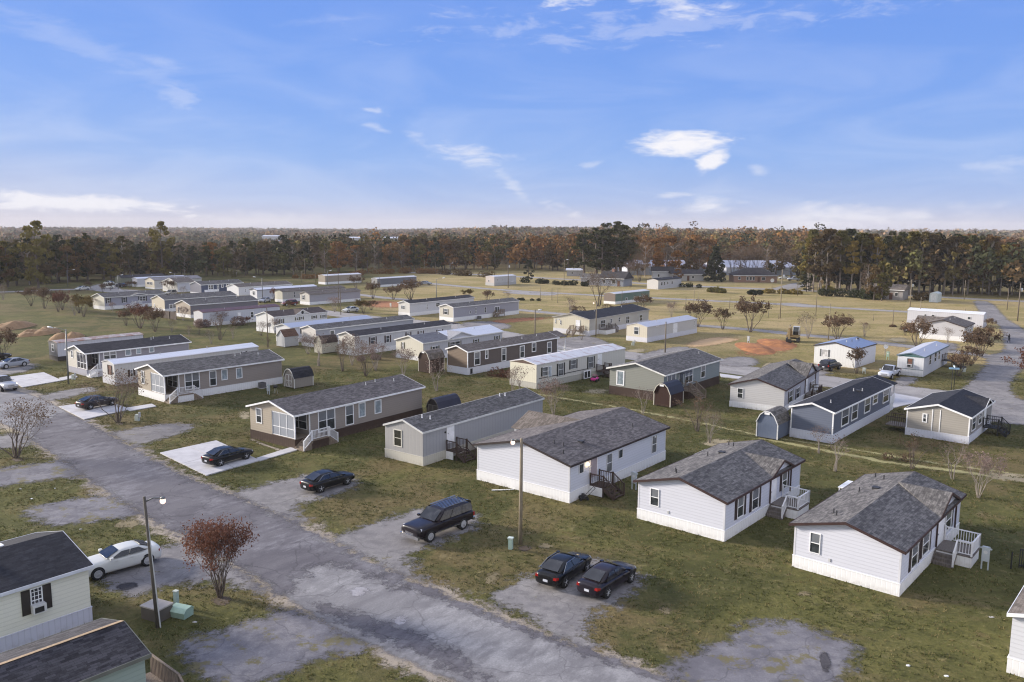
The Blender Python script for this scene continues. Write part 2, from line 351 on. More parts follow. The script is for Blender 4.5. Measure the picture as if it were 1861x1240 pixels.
def grassmat():
    m, t, b, o = mat('grass_ground'); p = gpos(t); sp = N(t, 'ShaderNodeSeparateXYZ'); lk(t, p, sp.inputs[0])
    h = rad(39.5)   # q runs up the rows of homes, away from the camera
    q = math_(t, 'ADD', math_(t, 'MULTIPLY', sp.outputs[0], math.sin(h)), math_(t, 'MULTIPLY', sp.outputs[1], math.cos(h)))
    big = noise(t, p, .030, 5, .6, .4); med = noise(t, p, .13, 6, .66, .6); sm = noise(t, p, .55, 7, .72, .4); mid = noise(t, p, 2.1, 6, .78); fine = noise(t, p, 6, 4, .8); mow = noise(t, scl(t, p, .9, .9, 1), 1.1, 6, .75, 1.5)
    green = (.132, .132, .045); green2 = (.086, .088, .031); brown = (.185, .138, .070); tan = (.34, .275, .15)
    col = mixc(t, mapr(t, med, .40, .60), green2, green)
    col = mixc(t, mapr(t, math_(t, 'ADD', math_(t, 'MULTIPLY', big, .5), math_(t, 'MULTIPLY', med, .55)), .49, .60, 0, .85), col, brown)
    col = mixc(t, mapr(t, noise(t, p, .075, 6, .66, 1.2), .50, .64, 0, .65), col, (.17, .160, .052))
    col = mixc(t, mapr(t, noise(t, p, .21, 6, .7, .8), .56, .68, 0, .65), col, (.21, .15, .078))
    # dry open field beyond the back road
    qf = math_(t, 'ADD', q, math_(t, 'MULTIPLY', math_(t, 'SUBTRACT', big, .5), 70.))
    fx = mapr(t, math_(t, 'ADD', sp.outputs[0], math_(t, 'MULTIPLY', math_(t, 'SUBTRACT', med, .5), 30.)), -75., -25.)
    field = math_(t, 'MULTIPLY', mapr(t, qf, 112, 160), fx)
    dry = mixc(t, mapr(t, noise(t, scl(t, p, .45, 1, 1), .10, 6, .66, .6), .40, .60), (.55, .42, .22), (.36, .30, .12))
    dry = mixc(t, mapr(t, sm, .45, .66, 0, .5), dry, (.44, .32, .17))
    col = mixc(t, math_(t, 'MULTIPLY', field, .92), col, dry)
    col = mixc(t, mapr(t, sm, .55, .70, 0, .55), col, tan)                         # straw-coloured tufts
    col = mixc(t, mapr(t, sm, .46, .33, 0, .50), col, (.062, .068, .022))
    col = mixc(t, mapr(t, mid, .52, .36, 0, .55), col, (.054, .057, .021))
    col = mixc(t, mapr(t, mid, .56, .70, 0, .65), col, (.34, .30, .13))
    col = mixc(t, mapr(t, fine, .3, .7, 0, .40), col, (.070, .066, .028))
    # woodland floor and far country
    dd = N(t, 'ShaderNodeVectorMath', op='LENGTH'); lk(t, p, dd.inputs[0])
    far = mapr(t, dd.outputs['Value'], 420, 560)
    fc = mixc(t, mapr(t, noise(t, scl(t, p, 1, 1, 1), .006, 7, .65), .4, .62), (.13, .085, .045), (.070, .062, .030))
    fc = mixc(t, mapr(t, noise(t, p, .03, 5, .7), .45, .7, 0, .6), fc, (.19, .10, .05))
    col = mixc(t, far, col, fc)
    lk(t, col, b.inputs['Base Color']); b.inputs['Roughness'].default_value = .95; b.inputs['Specular IOR Level'].default_value = .1
    bump(t, b, math_(t, 'ADD', math_(t, 'ADD', fine, math_(t, 'MULTIPLY', mid, 2.)), math_(t, 'MULTIPLY', sm, 3.)), .8, .09); return m
@memo
def dirtmat(c, c2, soft=.9, rag=True):
    m, t, b, o = mat('bare_soil'); p = gpos(t); n = noise(t, p, .7, 7, .65, .4); f = noise(t, p, 8, 4, .75)
    col = mixc(t, mapr(t, n, .35, .65), c, c2); col = mixc(t, mapr(t, f, .3, .75, 0, .45), col, tuple(x * .6 for x in c))
    lk(t, col, b.inputs['Base Color']); b.inputs['Roughness'].default_value = .95
    bump(t, b, math_(t, 'ADD', n, f), .8, .05)
    if rag: ragged(m, t, b, o, soft)
    return m
# ------------------------------------------------------------------ ground
rnd = random.Random(7)
def sst(a, b, x):
    t = min(1, max(0, (x - a) / (b - a))); return t * t * (3 - 2 * t)
def hz(x, y):
    r = math.hypot(x, y); t = sst(430, 1300, r) * (.25 + .75 * sst(-.16, .0, math.atan2(x, y)))
    return t * (5 + 3 * math.sin(x * .004 + 1) + 2.5 * math.sin(y * .0053 + x * .002)) - 1.5 * t + 5 * sst(1500, 5200, r)
def axis(a, b, near, step, grow):
    xs = [0.]; s = step
    while xs[-1] < b: xs.append(xs[-1] + s); s = step if xs[-1] < near else s * grow
    ys = [0.]; s = step
    while ys[-1] > a: ys.append(ys[-1] - s); s = step if -ys[-1] < near else s * grow
    return sorted(set(xs + ys))
gx = axis(-3900, 3900, 420, 14, 1.12); gy = [y for y in axis(-90, 3900, 420, 14, 1.10)]
g = MB(); nx, ny = len(gx), len(gy)
g.v = [(x, y, hz(x, y)) for y in gy for x in gx]
g.f = [(j * nx + i, j * nx + i + 1, (j + 1) * nx + i + 1, (j + 1) * nx + i) for j in range(ny - 1) for i in range(nx - 1)]
g.build('ground', grassmat(), None, smooth=True, fix=False, kind='structure')

def resample(P, step):
    out = []
    for i in range(len(P)):
        a, b = P[i], P[(i + 1) % len(P)]; n = max(1, int((b - a).length / step))
        out += [a.lerp(b, k / n) for k in range(n)]
    return out
def smooth_poly(P, it=2):
    for _ in range(it):
        Q = []
        for i in range(len(P)):
            a, b = P[i], P[(i + 1) % len(P)]; Q += [a.lerp(b, .25), a.lerp(b, .75)]
        P = Q
    return P
POLY = []
def sheet(name, px, z, m, edge=1.4, world=False, rnd_corners=2, step=None, **props):
    """flat sheet cut from a square grid; its 'edge' value runs 0 -> 1 across the border so the material can fray it"""
    P = [Vector((p[0], p[1], 0)) if world else gp(*p) for p in px]
    for p in P: p.z = 0
    if rnd_corners: P = smooth_poly(P, rnd_corners)
    A = np.array([(p.x, p.y) for p in P]); POLY.append((A, .25)); B = np.roll(A, -1, 0); dcam = np.hypot(A[:, 0], A[:, 1]).min()
    st = step or max(.38, min(1.6, dcam / 130.)); c0 = A.mean(0); u_, s_, vt = np.linalg.svd(A - c0, full_matrices=False); ax = vt[0]; ay = np.array([-ax[1], ax[0]])
    L_ = (A - c0) @ np.stack([ax, ay], 1); lo = L_.min(0) - edge; hi = L_.max(0) + edge; nx_, ny_ = [max(2, int((hi[k] - lo[k]) / st) + 2) for k in (0, 1)]
    gx_, gy_ = np.meshgrid(np.linspace(lo[0], hi[0], nx_), np.linspace(lo[1], hi[1], ny_)); Q = c0 + gx_.ravel()[:, None] * ax + gy_.ravel()[:, None] * ay
    dm = np.full(len(Q), 1e9); ins = np.zeros(len(Q), bool)
    for a, b_ in zip(A, B):
        e = b_ - a; l2 = (e * e).sum() + 1e-12; t = np.clip(((Q - a) @ e) / l2, 0, 1); d = Q - a - t[:, None] * e; dm = np.minimum(dm, (d * d).sum(1))
        cr = (a[1] > Q[:, 1]) != (b_[1] > Q[:, 1]); xi = (b_[0] - a[0]) * (Q[:, 1] - a[1]) / (b_[1] - a[1] + 1e-12) + a[0]; ins ^= cr & (Q[:, 0] < xi)
    sd = np.sqrt(dm) * np.where(ins, 1, -1); ev = np.clip(.5 + sd / edge, 0, 1); keep = (ev > 0).reshape(ny_, nx_)
    kc = keep[:-1, :-1] | keep[1:, :-1] | keep[:-1, 1:] | keep[1:, 1:]; jj, ii = np.nonzero(kc); v0 = jj * nx_ + ii; Fq = np.stack([v0, v0 + 1, v0 + nx_ + 1, v0 + nx_], 1)
    used, inv_ = np.unique(Fq, return_inverse=True); V = np.concatenate([Q[used], np.full((len(used), 1), z)], 1)
    me = bpy.data.meshes.new(name); me.from_pydata([tuple(v) for v in V], [], [tuple(int(i) for i in f) for f in inv_.reshape(-1, 4)])
    at = me.attributes.new('edge', 'FLOAT', 'POINT'); at.data.foreach_set('value', ev[used].astype(np.float32))
    me.update(); props.setdefault('kind', 'structure')
    return link(name, me, m, None, **props)
_zz = [0]
def blob(name, px, z, m, **props):      # soft-edged patch: centre fan, 'edge' falls from the middle to the rim
    P = smooth_poly([Vector((*gp(*p).xy, 0)) for p in px], 2); c = sum(P, Vector()) / len(P); P = resample(P, max(.4, (P[0] - c).length * .15)); n = len(P); _zz[0] += 1; z += .00022 * _zz[0]
    vs, ed = [(c.x, c.y, z)], [1.]
    for t, e in ((.35, .95), (.6, .75), (.8, .5), (1., .22), (1.15, 0.)): vs += [(*c.lerp(p, t).xy, z) for p in P]; ed += [e] * n
    fs = [(0, 1 + i, 1 + (i + 1) % n) for i in range(n)] + [(1 + k * n + i, 1 + (k + 1) * n + i, 1 + (k + 1) * n + (i + 1) % n, 1 + k * n + (i + 1) % n) for k in range(4) for i in range(n)]
    me = bpy.data.meshes.new(name); me.from_pydata(vs, [], fs)
    import bmesh
    b = bmesh.new(); b.from_mesh(me)
    for f in b.faces:
        if f.normal.z < 0: f.normal_flip()
    b.to_mesh(me); b.free(); at = me.attributes.new('edge', 'FLOAT', 'POINT'); at.data.foreach_set('value', ed); me.update(); props.setdefault('kind', 'structure')
    return link(name, me, m, None, **props)
def ribbon(pts, w):          # centre line in pixels -> polygon in metres
    C = [gp(*p) for p in pts]; L = []; R = []
    for i, c in enumerate(C):
        d = (C[min(i + 1, len(C) - 1)] - C[max(i - 1, 0)]).normalized(); nn_ = Vector((d.y, -d.x, 0)); ww = w[i] if isinstance(w, list) else w
        L.append(c - nn_ * ww / 2); R.append(c + nn_ * ww / 2)
    return [(p.x, p.y) for p in R + L[::-1]]
M_road = gravel('asphalt', (.275, .267, .275), (.195, .188, .198), (.40, .39, .395), heading=37.5, soft=.55, lf=.8)
M_lane = gravel('old_asphalt', (.36, .34, .335), (.28, .265, .26), (.48, .46, .44), heading=-50, soft=.8)
M_gravel = gravel('gravel', (.25, .235, .232), (.17, .16, .165), (.38, .355, .335), weeds=.6, soft=1.0)
M_drive = gravel('gravel_drive', (.27, .255, .255), (.185, .175, .18), (.40, .38, .36), weeds=.25, soft=1.0)
M_oldpad = gravel('cracked_asphalt', (.215, .208, .23), (.14, .135, .155), (.34, .325, .33), weeds=.9, soft=.75)
M_verge = dirtmat((.40, .335, .26), (.30, .26, .22), soft=1.15)
M_sand = dirtmat((.36, .30, .19), (.27, .225, .13), soft=1.35)
M_dry = dirtmat((.25, .20, .11), (.18, .145, .075), soft=1.6)
M_red = dirtmat((.42, .17, .065), (.29, .12, .05), soft=1.2)
M_straw = dirtmat((.66, .44, .24), (.54, .35, .18), soft=.5)
RR = [(-60, 688), (30, 711), (75, 724), (118, 747), (149, 764.5), (210, 798), (315, 860), (400, 893), (480, 926), (551, 961), (620, 997), (690, 1033), (819, 1091), (1000, 1161), (1150, 1215), (1330, 1285), (1600, 1400)]
RL = [(-80, 745), (10, 770), (56, 797), (116, 836), (160, 870), (222, 908), (277, 944), (334, 972), (442, 1034), (513, 1082), (606, 1141), (674, 1171), (800, 1227), (930, 1285), (1200, 1420)]
sheet('road_verge', [(u + (6 if v < 900 else 16), v - (7 if v < 900 else 10)) for u, v in RR] + [(u - (8 if v < 900 else 18), v + (6 if v < 900 else 12)) for u, v in RL[::-1]], .004, M_verge, edge=2.2)
sheet('road', RR + RL[::-1], .020, M_road, edge=1.0)
# gravel and asphalt parking pads along the road
PADS = [
 (M_drive, [(66, 727), (78, 717), (161, 702.6), (181, 708), (140, 718), (100, 728)]),
 (M_gravel, [(200, 790), (206, 785), (291, 771), (345, 769), (354, 779), (320, 790), (262, 806), (250, 815)]),
 (M_drive, [(425, 902), (418, 896), (478, 882), (537, 867), (600, 860), (652, 872), (640, 890), (596, 902), (545, 915), (532, 928), (560, 955), (530, 950)]),
 (M_drive, [(605, 985), (620, 972), (690, 948), (763, 924), (840, 925), (872, 946), (850, 966), (765, 997), (741, 1014), (745, 1033), (790, 1070), (720, 1042)]),
 (M_drive, [(890, 1090), (903, 1077), (968, 1046), (1060, 1010), (1165, 1040), (1158, 1070), (1113, 1098), (1066, 1122), (1058, 1138), (1085, 1190), (1000, 1155), (960, 1120)]),
 (M_oldpad, [(1190, 1225), (1262, 1190), (1340, 1160), (1362, 1128), (1440, 1132), (1500, 1150), (1552, 1172), (1545, 1205), (1500, 1290), (1480, 1380), (1300, 1290)]),
 (M_oldpad, [(325, 1172), (360, 1158), (430, 1138), (535, 1102), (600, 1135), (690, 1175), (660, 1186), (600, 1187), (545, 1210), (500, 1233), (430, 1262), (375, 1240)]),
 (M_drive, [(180, 1048), (262, 1004), (335, 985), (400, 1010), (455, 1045), (500, 1085), (440, 1062), (345, 1056), (240, 1085), (205, 1075)]),
 (M_oldpad, [(38, 926), (96, 915), (160, 903), (225, 905), (262, 936), (215, 942), (145, 950), (87, 958)]),
 (M_oldpad, [(-60, 862), (0, 852), (70, 842), (124, 836), (165, 868), (118, 868), (60, 876), (-60, 892)]),
 (M_drive, [(-60, 798), (0, 793), (30, 786), (66, 806), (40, 812), (-60, 822)]),
 (M_drive, [(-60, 664), (10, 655), (58, 660), (64, 668), (40, 678), (-60, 690)])]
for i, (m_, pp) in enumerate(PADS):
    sheet('parking_pad', pp, .0095 + .0012 * i, m_, edge=2.4, rnd_corners=1)
# dark patches where cars dripped oil
M_stain = dirtmat((.045, .042, .05), (.075, .07, .08), soft=.8)
blob('oil_stain', [(1484, 1188), (1500, 1182), (1512, 1195), (1512, 1222), (1495, 1226), (1490, 1206)], .030, M_stain)
blob('oil_stain', [(208, 1063), (240, 1056), (258, 1062), (240, 1073), (215, 1077)], .030, M_stain)
M_pale = dirtmat((.40, .39, .42), (.30, .285, .30), soft=2.2)
blob('worn_patch', [(628, 1074), (660, 1066), (684, 1074), (662, 1083), (640, 1084)], .026, M_pale)
blob('worn_patch', [(708, 1122), (730, 1116), (748, 1128), (742, 1144), (718, 1138)], .026, M_pale)
M_dark = dirtmat((.105, .09, .115), (.15, .132, .16), soft=1.5)
M_road2 = gravel('dark_asphalt', (.175, .166, .180), (.122, .114, .130), (.30, .29, .31), heading=37.5, soft=1.0, lf=.7)
sheet('asphalt_patch', RR[3:12] + [(760, 1070), (700, 1062), (640, 1030), (575, 1022), (535, 1058), (520, 1084), (480, 1062)] + RL[2:9][::-1] + [(70, 770)], .0245, M_road2, edge=2.4, rnd_corners=1)
sheet('asphalt_patch', [(740, 1050), (819, 1087), (920, 1128), (1000, 1158), (1140, 1208), (1300, 1268), (1280, 1268), (1120, 1210), (990, 1163), (900, 1130), (800, 1090), (735, 1062)], .0247, M_road2, edge=1.0, rnd_corners=1)
sheet('asphalt_patch', [(560, 1090), (700, 1130), (790, 1165), (860, 1210), (900, 1250), (870, 1240), (800, 1205), (700, 1158), (600, 1120)], .0249, M_road2, edge=1.6, rnd_corners=1)
# roads of the park behind
sheet('lane', [(592, 564), (700, 577), (853, 590), (930, 604), (1015, 619.5), (1140, 639), (1312, 659), (1420, 674), (1491, 682), (1546, 689), (1650, 702), (1765, 716), (1760, 736), (1676, 725), (1628, 719), (1490, 702), (1330, 680), (1137, 653), (1013, 634), (930, 617), (850, 601), (700, 586), (592, 573)], .012, M_lane, edge=1.0, rnd_corners=0)
sheet('gravel_road', [(1768, 545), (1775, 560), (1791, 578), (1815, 589), (1823, 606), (1827, 640), (1800, 645), (1775, 646), (1798, 655), (1785, 671), (1762, 698), (1738, 714), (1720, 724), (1760, 745), (1800, 766), (1827, 769), (1880, 776), (2100, 800), (2100, 770), (1890, 742), (1861, 728), (1836, 716), (1836, 690), (1858, 672), (1890, 640), (1880, 612), (1850, 592), (1826, 578), (1803, 549)], .0135, M_drive, edge=1.6, rnd_corners=1)
R4 = [(620, 532), (705, 542), (800, 550), (943, 563.5), (1033, 572), (1140, 581), (1273, 592), (1380, 600.5), (1444, 608), (1500, 612.5), (1592, 622.5), (1680, 633), (1790, 646)]
sheet('lane', ribbon(R4, 4.2), .010, M_lane, edge=1.3, world=True, rnd_corners=0)
R5 = [(735, 511.5), (800, 517), (883, 525), (943, 529), (1064, 536), (1204, 542.5), (1400, 552), (1509, 559), (1647, 567), (1805, 578)]
sheet('lane', ribbon(R5, 4.8), .010, M_lane, edge=1.3, world=True, rnd_corners=0)
sheet('lane', ribbon([(925, 530), (960, 534), (1010, 536)], 9), .0115, M_lane, edge=2.3, world=True, rnd_corners=1)
sheet('lane', ribbon([(1420, 551), (1450, 555), (1490, 558)], 9), .0115, M_lane, edge=2.3, world=True, rnd_corners=1)
R6 = [(740, 495.5), (862, 499), (940, 503), (1054, 509), (1144, 514), (1242, 519.5), (1400, 526), (1574, 532.5), (1669, 538), (1780, 544), (1900, 550), (2300, 572)]
sheet('highway', ribbon(R6, 7.0), .008, M_lane, edge=1.3, world=True, rnd_corners=0)
sheet('lane', [(1395, 526), (1440, 515), (1462, 513), (1470, 518), (1440, 528)], .009, M_lane, edge=1.4, rnd_corners=0)
sheet('lane', ribbon([(-60, 533), (60, 529), (95, 527), (150, 526), (230, 528), (330, 540)], 6), .009, M_lane, edge=1.3, world=True, rnd_corners=0)
sheet('parking_pad', [(160, 526), (168, 518), (205, 514), (214, 524), (238, 531), (190, 532)], .012, M_lane, edge=1.5)
sheet('parking_pad', [(298, 541), (320, 536), (358, 539), (400, 537), (405, 540), (352, 545), (310, 546)], .012, M_lane, edge=1.2)
for pp in ([(1150, 652), (1178, 640), (1240, 628), (1275, 640), (1250, 655), (1200, 662)], [(1300, 657), (1330, 648), (1372, 650), (1380, 662), (1350, 668), (1310, 664)], [(1455, 672), (1475, 662), (1500, 665), (1512, 680), (1480, 684)],
           [(1626, 690), (1640, 684), (1668, 687), (1664, 693), (1648, 702), (1628, 700)], [(830, 588), (880, 583), (930, 590), (920, 600), (860, 598)], [(1075, 609), (1140, 640), (1015, 630), (1000, 617), (1040, 613)], [(1712, 622), (1740, 624), (1738, 635), (1718, 640), (1700, 632)]):
    sheet('parking_pad', pp, .0185, M_drive, edge=1.8, rnd_corners=1)
# bare ground
for m_, pp, e in ((M_straw, [(1226, 629), (1282, 613), (1325, 611), (1354, 615), (1343, 621), (1261, 634.5)], .8), (M_red, [(851, 592), (885, 583), (940, 577), (1000, 575.5), (1010, 579), (930, 587), (870, 592)], 1.6),
                  (M_sand, [(1602, 617), (1630, 612), (1657, 615), (1651, 625), (1620, 622)], 3.5), (M_sand, [(-5, 780), (20, 779), (30, 785), (0, 790)], 1.), (M_sand, [(1385, 660), (1410, 658), (1405, 667), (1385, 670)], 2.),
                  (M_sand, [(1330, 680), (1400, 676), (1500, 692), (1620, 712), (1620, 716), (1490, 697)], 1.2), (M_sand, [(1120, 636), (1190, 632), (1150, 648)], 2.), (M_sand, [(430, 752), (445, 745), (460, 753), (452, 765), (436, 762)], 1.5),
                  (M_red, [(640, 548), (700, 545), (760, 552), (770, 558), (700, 562), (650, 556)], 5.), (M_sand, [(1265, 800), (1330, 796), (1345, 806), (1290, 815)], 3.), (M_sand, [(1050, 709), (1110, 705), (1104, 716), (1070, 718)], 2.0),
                  (M_red, [(1330, 640), (1380, 618), (1425, 614), (1452, 626), (1448, 636), (1400, 645), (1360, 650)], 2.2),
                  (M_verge, [(455, 795), (475, 806), (520, 820), (538, 823), (530, 828), (470, 808), (450, 798)], .7)):
    blob('bare_ground', pp, .0075, m_)
# worn trail and cable trench across the back lawns
M_trail = dirtmat((.36, .33, .15), (.28, .25, .11), soft=1.3)
for pp, ww in (([(930, 708), (1000, 720), (1150, 745), (1280, 770), (1380, 792), (1450, 802), (1520, 812), (1640, 832), (1700, 842), (1880, 866)], .5), ([(930, 640), (1000, 650), (1100, 664)], .5), ([(1380, 796), (1600, 838), (1880, 876)], .9)):
    sheet('worn_path', ribbon(pp, ww), .006, M_trail, edge=.7, world=True, rnd_corners=0, step=.35)
blob('bare_ground', [(1785, 860), (1830, 858), (1900, 866), (1900, 880), (1830, 876), (1790, 870)], .0065, M_sand)
for pp in ([(205, 952), (235, 942), (262, 946), (250, 960), (215, 962)], [(1285, 1180), (1310, 1160), (1322, 1168), (1310, 1195), (1290, 1200)], [(870, 1050), (905, 1035), (920, 1045), (890, 1065)], [(500, 1112), (530, 1098), (548, 1106), (520, 1118)], [(1190, 1105), (1220, 1100), (1225, 1115), (1200, 1120)], [(970, 990), (1000, 985), (1010, 995), (985, 1000)], [(1440, 1075), (1470, 1073), (1480, 1082), (1450, 1086)]):
    blob('bare_ground', pp, .0058, M_dry)
M_mulch = dirtmat((.085, .06, .042), (.13, .095, .06), soft=1.4)
for pp in ([(372, 1090), (400, 1079), (432, 1090), (405, 1104)], [(205, 770), (217, 766), (230, 770), (218, 775)], [(18, 836), (32, 830), (48, 836), (32, 842)], [(935, 997), (952, 990), (972, 998), (952, 1004)]):
    blob('mulch', pp, .0062, M_mulch)
# concrete slabs
def concrete():
    m, t, b, o = mat('concrete'); p = gpos(t); n = noise(t, p, .6, 6, .65); f = noise(t, p, 9, 4, .7)
    col = mixc(t, mapr(t, n, .35, .7), (.56, .55, .57), (.44, .43, .45)); col = mixc(t, mapr(t, f, .35, .8, 0, .25), col, (.33, .32, .32))
    lk(t, col, b.inputs['Base Color']); b.inputs['Roughness'].default_value = .8; bump(t, b, f, .3, .01); return m
M_conc = concrete()
def slab(label, px, top=.10, cut=True):
    P = [gp(*p) for p in px]; mb = MB(); POLY.append((np.array([(p.x, p.y) for p in P]), .1))
    if len(P) == 4 and cut:     # expansion joints: four panels with a gap
        a, b_, c, d = P; q = lambda s, t: a.lerp(b_, s).lerp(d.lerp(c, s), t)
        for s0, s1 in ((0, .497), (.503, 1)):
            for t0, t1 in ((0, .495), (.505, 1)):
                mb.prism([q(s0, t0), q(s1, t0), q(s1, t1), q(s0, t1)], -.05, top)
    else: mb.prism(P, -.05, top)
    mb.build('concrete_pad' if cut else 'path', M_conc, None, kind='structure')
slab('', [(291, 824.5), (375, 865.5), (472, 838), (393, 802)]); slab('', [(107, 740), (153, 763.5), (236, 745), (193, 728.5)]); slab('', [(13.5, 686.5), (40.6, 705), (112.6, 692.5), (79.6, 677.7)])
slab('', [(466, 834), (472, 839), (540, 819), (532, 813)], .09, False); slab('', [(226, 743), (236, 748), (284, 739.5), (276, 735)], .09, False); slab('', [(107, 688), (113, 692.5), (141, 686), (137, 682)], .09, False)
slab('', [(1617, 722), (1570, 748), (1590, 752), (1640, 738), (1690, 728), (1626, 716)], .09, False)
slab('', [(1308, 680), (1310, 686), (1350, 690), (1352, 686)], .09, False)
# ------------------------------------------------------------------ homes
WHITE = (.80, .80, .81); TRIM = (.82, .82, .83); BROWN = (.045, .022, .020); DARKSK = (.060, .038, .030)
M_trim = paint(TRIM); M_brown = paint(BROWN); M_glass = glass(); M_glassc = glass(curtain=.55); M_scr = glass((.10, .105, .11), .5)
M_vent = paint((.5, .5, .5)); M_dkvent = paint((.04, .04, .045)); M_dark = M_dark
M_shut = paint((.035, .022, .022)); M_green_sh = paint((.10, .095, .06)); M_blk = paint((.02, .02, .022)); M_deckb = wood((.085, .055, .042)); M_deckg = wood((.22, .19, .17)); M_deckl = wood((.32, .25, .19))
M_ac = paint((.12, .12, .125)); M_acw = paint((.6, .6, .6)); M_meter = paint((.42, .46, .48)); M_rail = paint((.75, .75, .77))
class Home:
    """local frame: x across the width (+x = the long side seen from the road), y along the length (-y = the near gable)"""
    def __init__(s, K, Au, Bu, heading, label, name='mobile_home', cat='mobile home', wall=(.5, .5, .52), gable=None, kind='lap', roof=None, skirt=WHITE, trim=None, corner=None,
                 eave=3.1, sk=.85, slope=.27, over=.28, W=None, L=None, porch=None, group=None, endB=False, skind='vert', thick=.10, roofsplit=None, wrap=.02, ridge=.5):
        K = Vector((K[0], K[1], 0)) if isinstance(K, Vector) else gp(*K)
        l = hd(heading); g = hd(heading - 90)
        def run(o, d, u):   # metres from o along d to image column u
            lo, hi = 0., 200.
            def col(q): c = q - Vector((0, 0, HC)); return IW / 2 + F * c.dot(CR) / c.dot(_fw)
            f0 = col(o) - u
            for _ in range(50):
                m = (lo + hi) / 2
                if (col(o + d * m) - u) * f0 > 0: lo = m
                else: hi = m
            return lo
        if endB: s.L = L or 20.; K = K - l * s.L; s.W = W
        else: s.W = W or run(K, g, Au); s.L = L or run(K, l, Bu)
        s.K = K; s.l = l; s.r = -g; s.h = heading; s.eave = eave; s.sk = sk; s.slope = slope; s.over = over
        s.c = K + g * s.W / 2 + l * s.L / 2; s.rx = (ridge - .5) * s.W
        s.o = thing(name, label, cat, s.c, heading, group); POLY.append((np.array([((K + g * a_ * s.W + l * b_ * s.L).x, (K + g * a_ * s.W + l * b_ * s.L).y) for a_, b_ in ((0, 0), (1, 0), (1, 1), (0, 1))]), .05))
        W2, L2 = s.W / 2, s.L / 2; o = s.o; s.W2 = W2; s.L2 = L2
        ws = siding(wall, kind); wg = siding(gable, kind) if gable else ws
        s.ridge = eave + slope * W2
        if porch and porch[0] < 1: porch = (porch[0] * s.W, porch[1])
        s.porch = porch
        if porch:
            pw, pl = porch; foot = [(-W2, -L2), (W2 - pw, -L2), (W2 - pw, -L2 + pl), (W2, -L2 + pl), (W2, L2), (-W2, L2)]
        else: foot = [(-W2, -L2), (W2, -L2), (W2, L2), (-W2, L2)]
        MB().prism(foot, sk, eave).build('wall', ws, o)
        fr = W2 - (porch[0] if porch else 0)
        for y, d in ((-L2 - .014, .05), (L2 + .014, -.05)):
            gb = MB(); q = [(-W2 - .004, y, sk), (fr if y < 0 else W2 + .004, y, sk), (fr if y < 0 else W2 + .004, y, eave), (W2 + .004, y, eave), (s.rx, y, s.ridge), (-W2 - .004, y, eave)]
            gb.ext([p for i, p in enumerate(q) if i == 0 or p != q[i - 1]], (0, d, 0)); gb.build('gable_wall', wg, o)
        e = .05 if skind != 'flush' else .012
        if sk > .05:
            sb = MB(); sb.box(-W2 - e, W2 + e, -L2 - e, L2 + e, -.05, sk - .03); sb.box(-W2 - e - .02, W2 + e + .02, -L2 - e - .02, L2 + e + .02, sk - .03, sk + .02)
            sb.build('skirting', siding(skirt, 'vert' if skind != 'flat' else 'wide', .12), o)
        # roof
        rm = roof if roof else shingle((.06, .055, .058)); ov = over; th = thick; er = eave - ov * slope
        def roofmesh(y0, y1, dz=0.):
            x0, x1 = -W2 - ov, W2 + ov; r = s.ridge + dz
            return MB().ext([(x0, y0, er + dz), (s.rx, y0, r), (x1, y0, er + dz), (x1, y0, er + th + dz), (s.rx, y0, r + th), (x0, y0, er + th + dz)], (0, y1 - y0, 0))
        oy = min(ov, .3)
        if roofsplit:
            roofmesh(-L2 - oy, roofsplit[0]).build('roof', rm, o); roofmesh(roofsplit[0], L2 + oy, .0).build('roof', roofsplit[1], o)
        else: s.roof = roofmesh(-L2 - oy, L2 + oy).build('roof', rm, o)
        if trim:
            tm = paint(trim); fb = MB(); x1 = W2 + ov; fh = .17
            for sx in (-1, 1): fb.box(sx * x1, sx * (x1 + .035), -L2 - oy - .03, L2 + oy + .03, er + th - fh, er + th + .01)
            for yy in (-L2 - oy - .035, L2 + oy):
                for sx in (-1, 1):
                    fb.ext([(sx * x1, yy, er + th - fh), (sx * x1, yy, er + th + .012), (s.rx, yy, s.ridge + th + .012), (s.rx, yy, s.ridge + th - fh)], (0, .035, 0))
            fb.build('roof_trim', tm, o)
        if corner:
            cb = MB(); cw = .10
            for sx in (-1, 1):
                for sy in (-1, 1):
                    if porch and sx == 1 and sy == -1: continue
                    MB().box(sx * (W2 + .02), sx * (W2 - cw), sy * (L2 + .025), sy * (L2 - cw), sk + .02, eave - .01).build('corner_trim', paint(corner), o)
    def inv(s, u, v, face):      # image point -> (along, z) on a wall plane
        d = CR * ((u - IW / 2) / F) + CU * ((IH / 2 - v) / F) + _fw; O = Vector((0, 0, HC))
        if face == 'S': n, p0 = s.r, s.K
        else: n, p0 = -s.l, s.K
        t = (p0 - O).dot(n) / d.dot(n); q = O + d * t; rel = q - s.c
        return (rel.dot(s.l), q.z) if face == 'S' else (rel.dot(s.r), q.z)
    def P(s, face, a0, a1, z0, z1, n0, n1, mb):
        if face == 'S': mb.box(s.W2 + n0, s.W2 + n1, a0, a1, z0, z1)
        elif face == 'F': mb.box(a0, a1, -s.L2 - n1, -s.L2 - n0, z0, z1)
        elif face == 'PF': mb.box(a0, a1, -s.L2 + s.porch[1] - n1, -s.L2 + s.porch[1] - n0, z0, z1)   # inner wall of the porch, facing front
        elif face == 'PS': mb.box(s.W2 - s.porch[0] + n0, s.W2 - s.porch[0] + n1, a0, a1, z0, z1)
        return mb
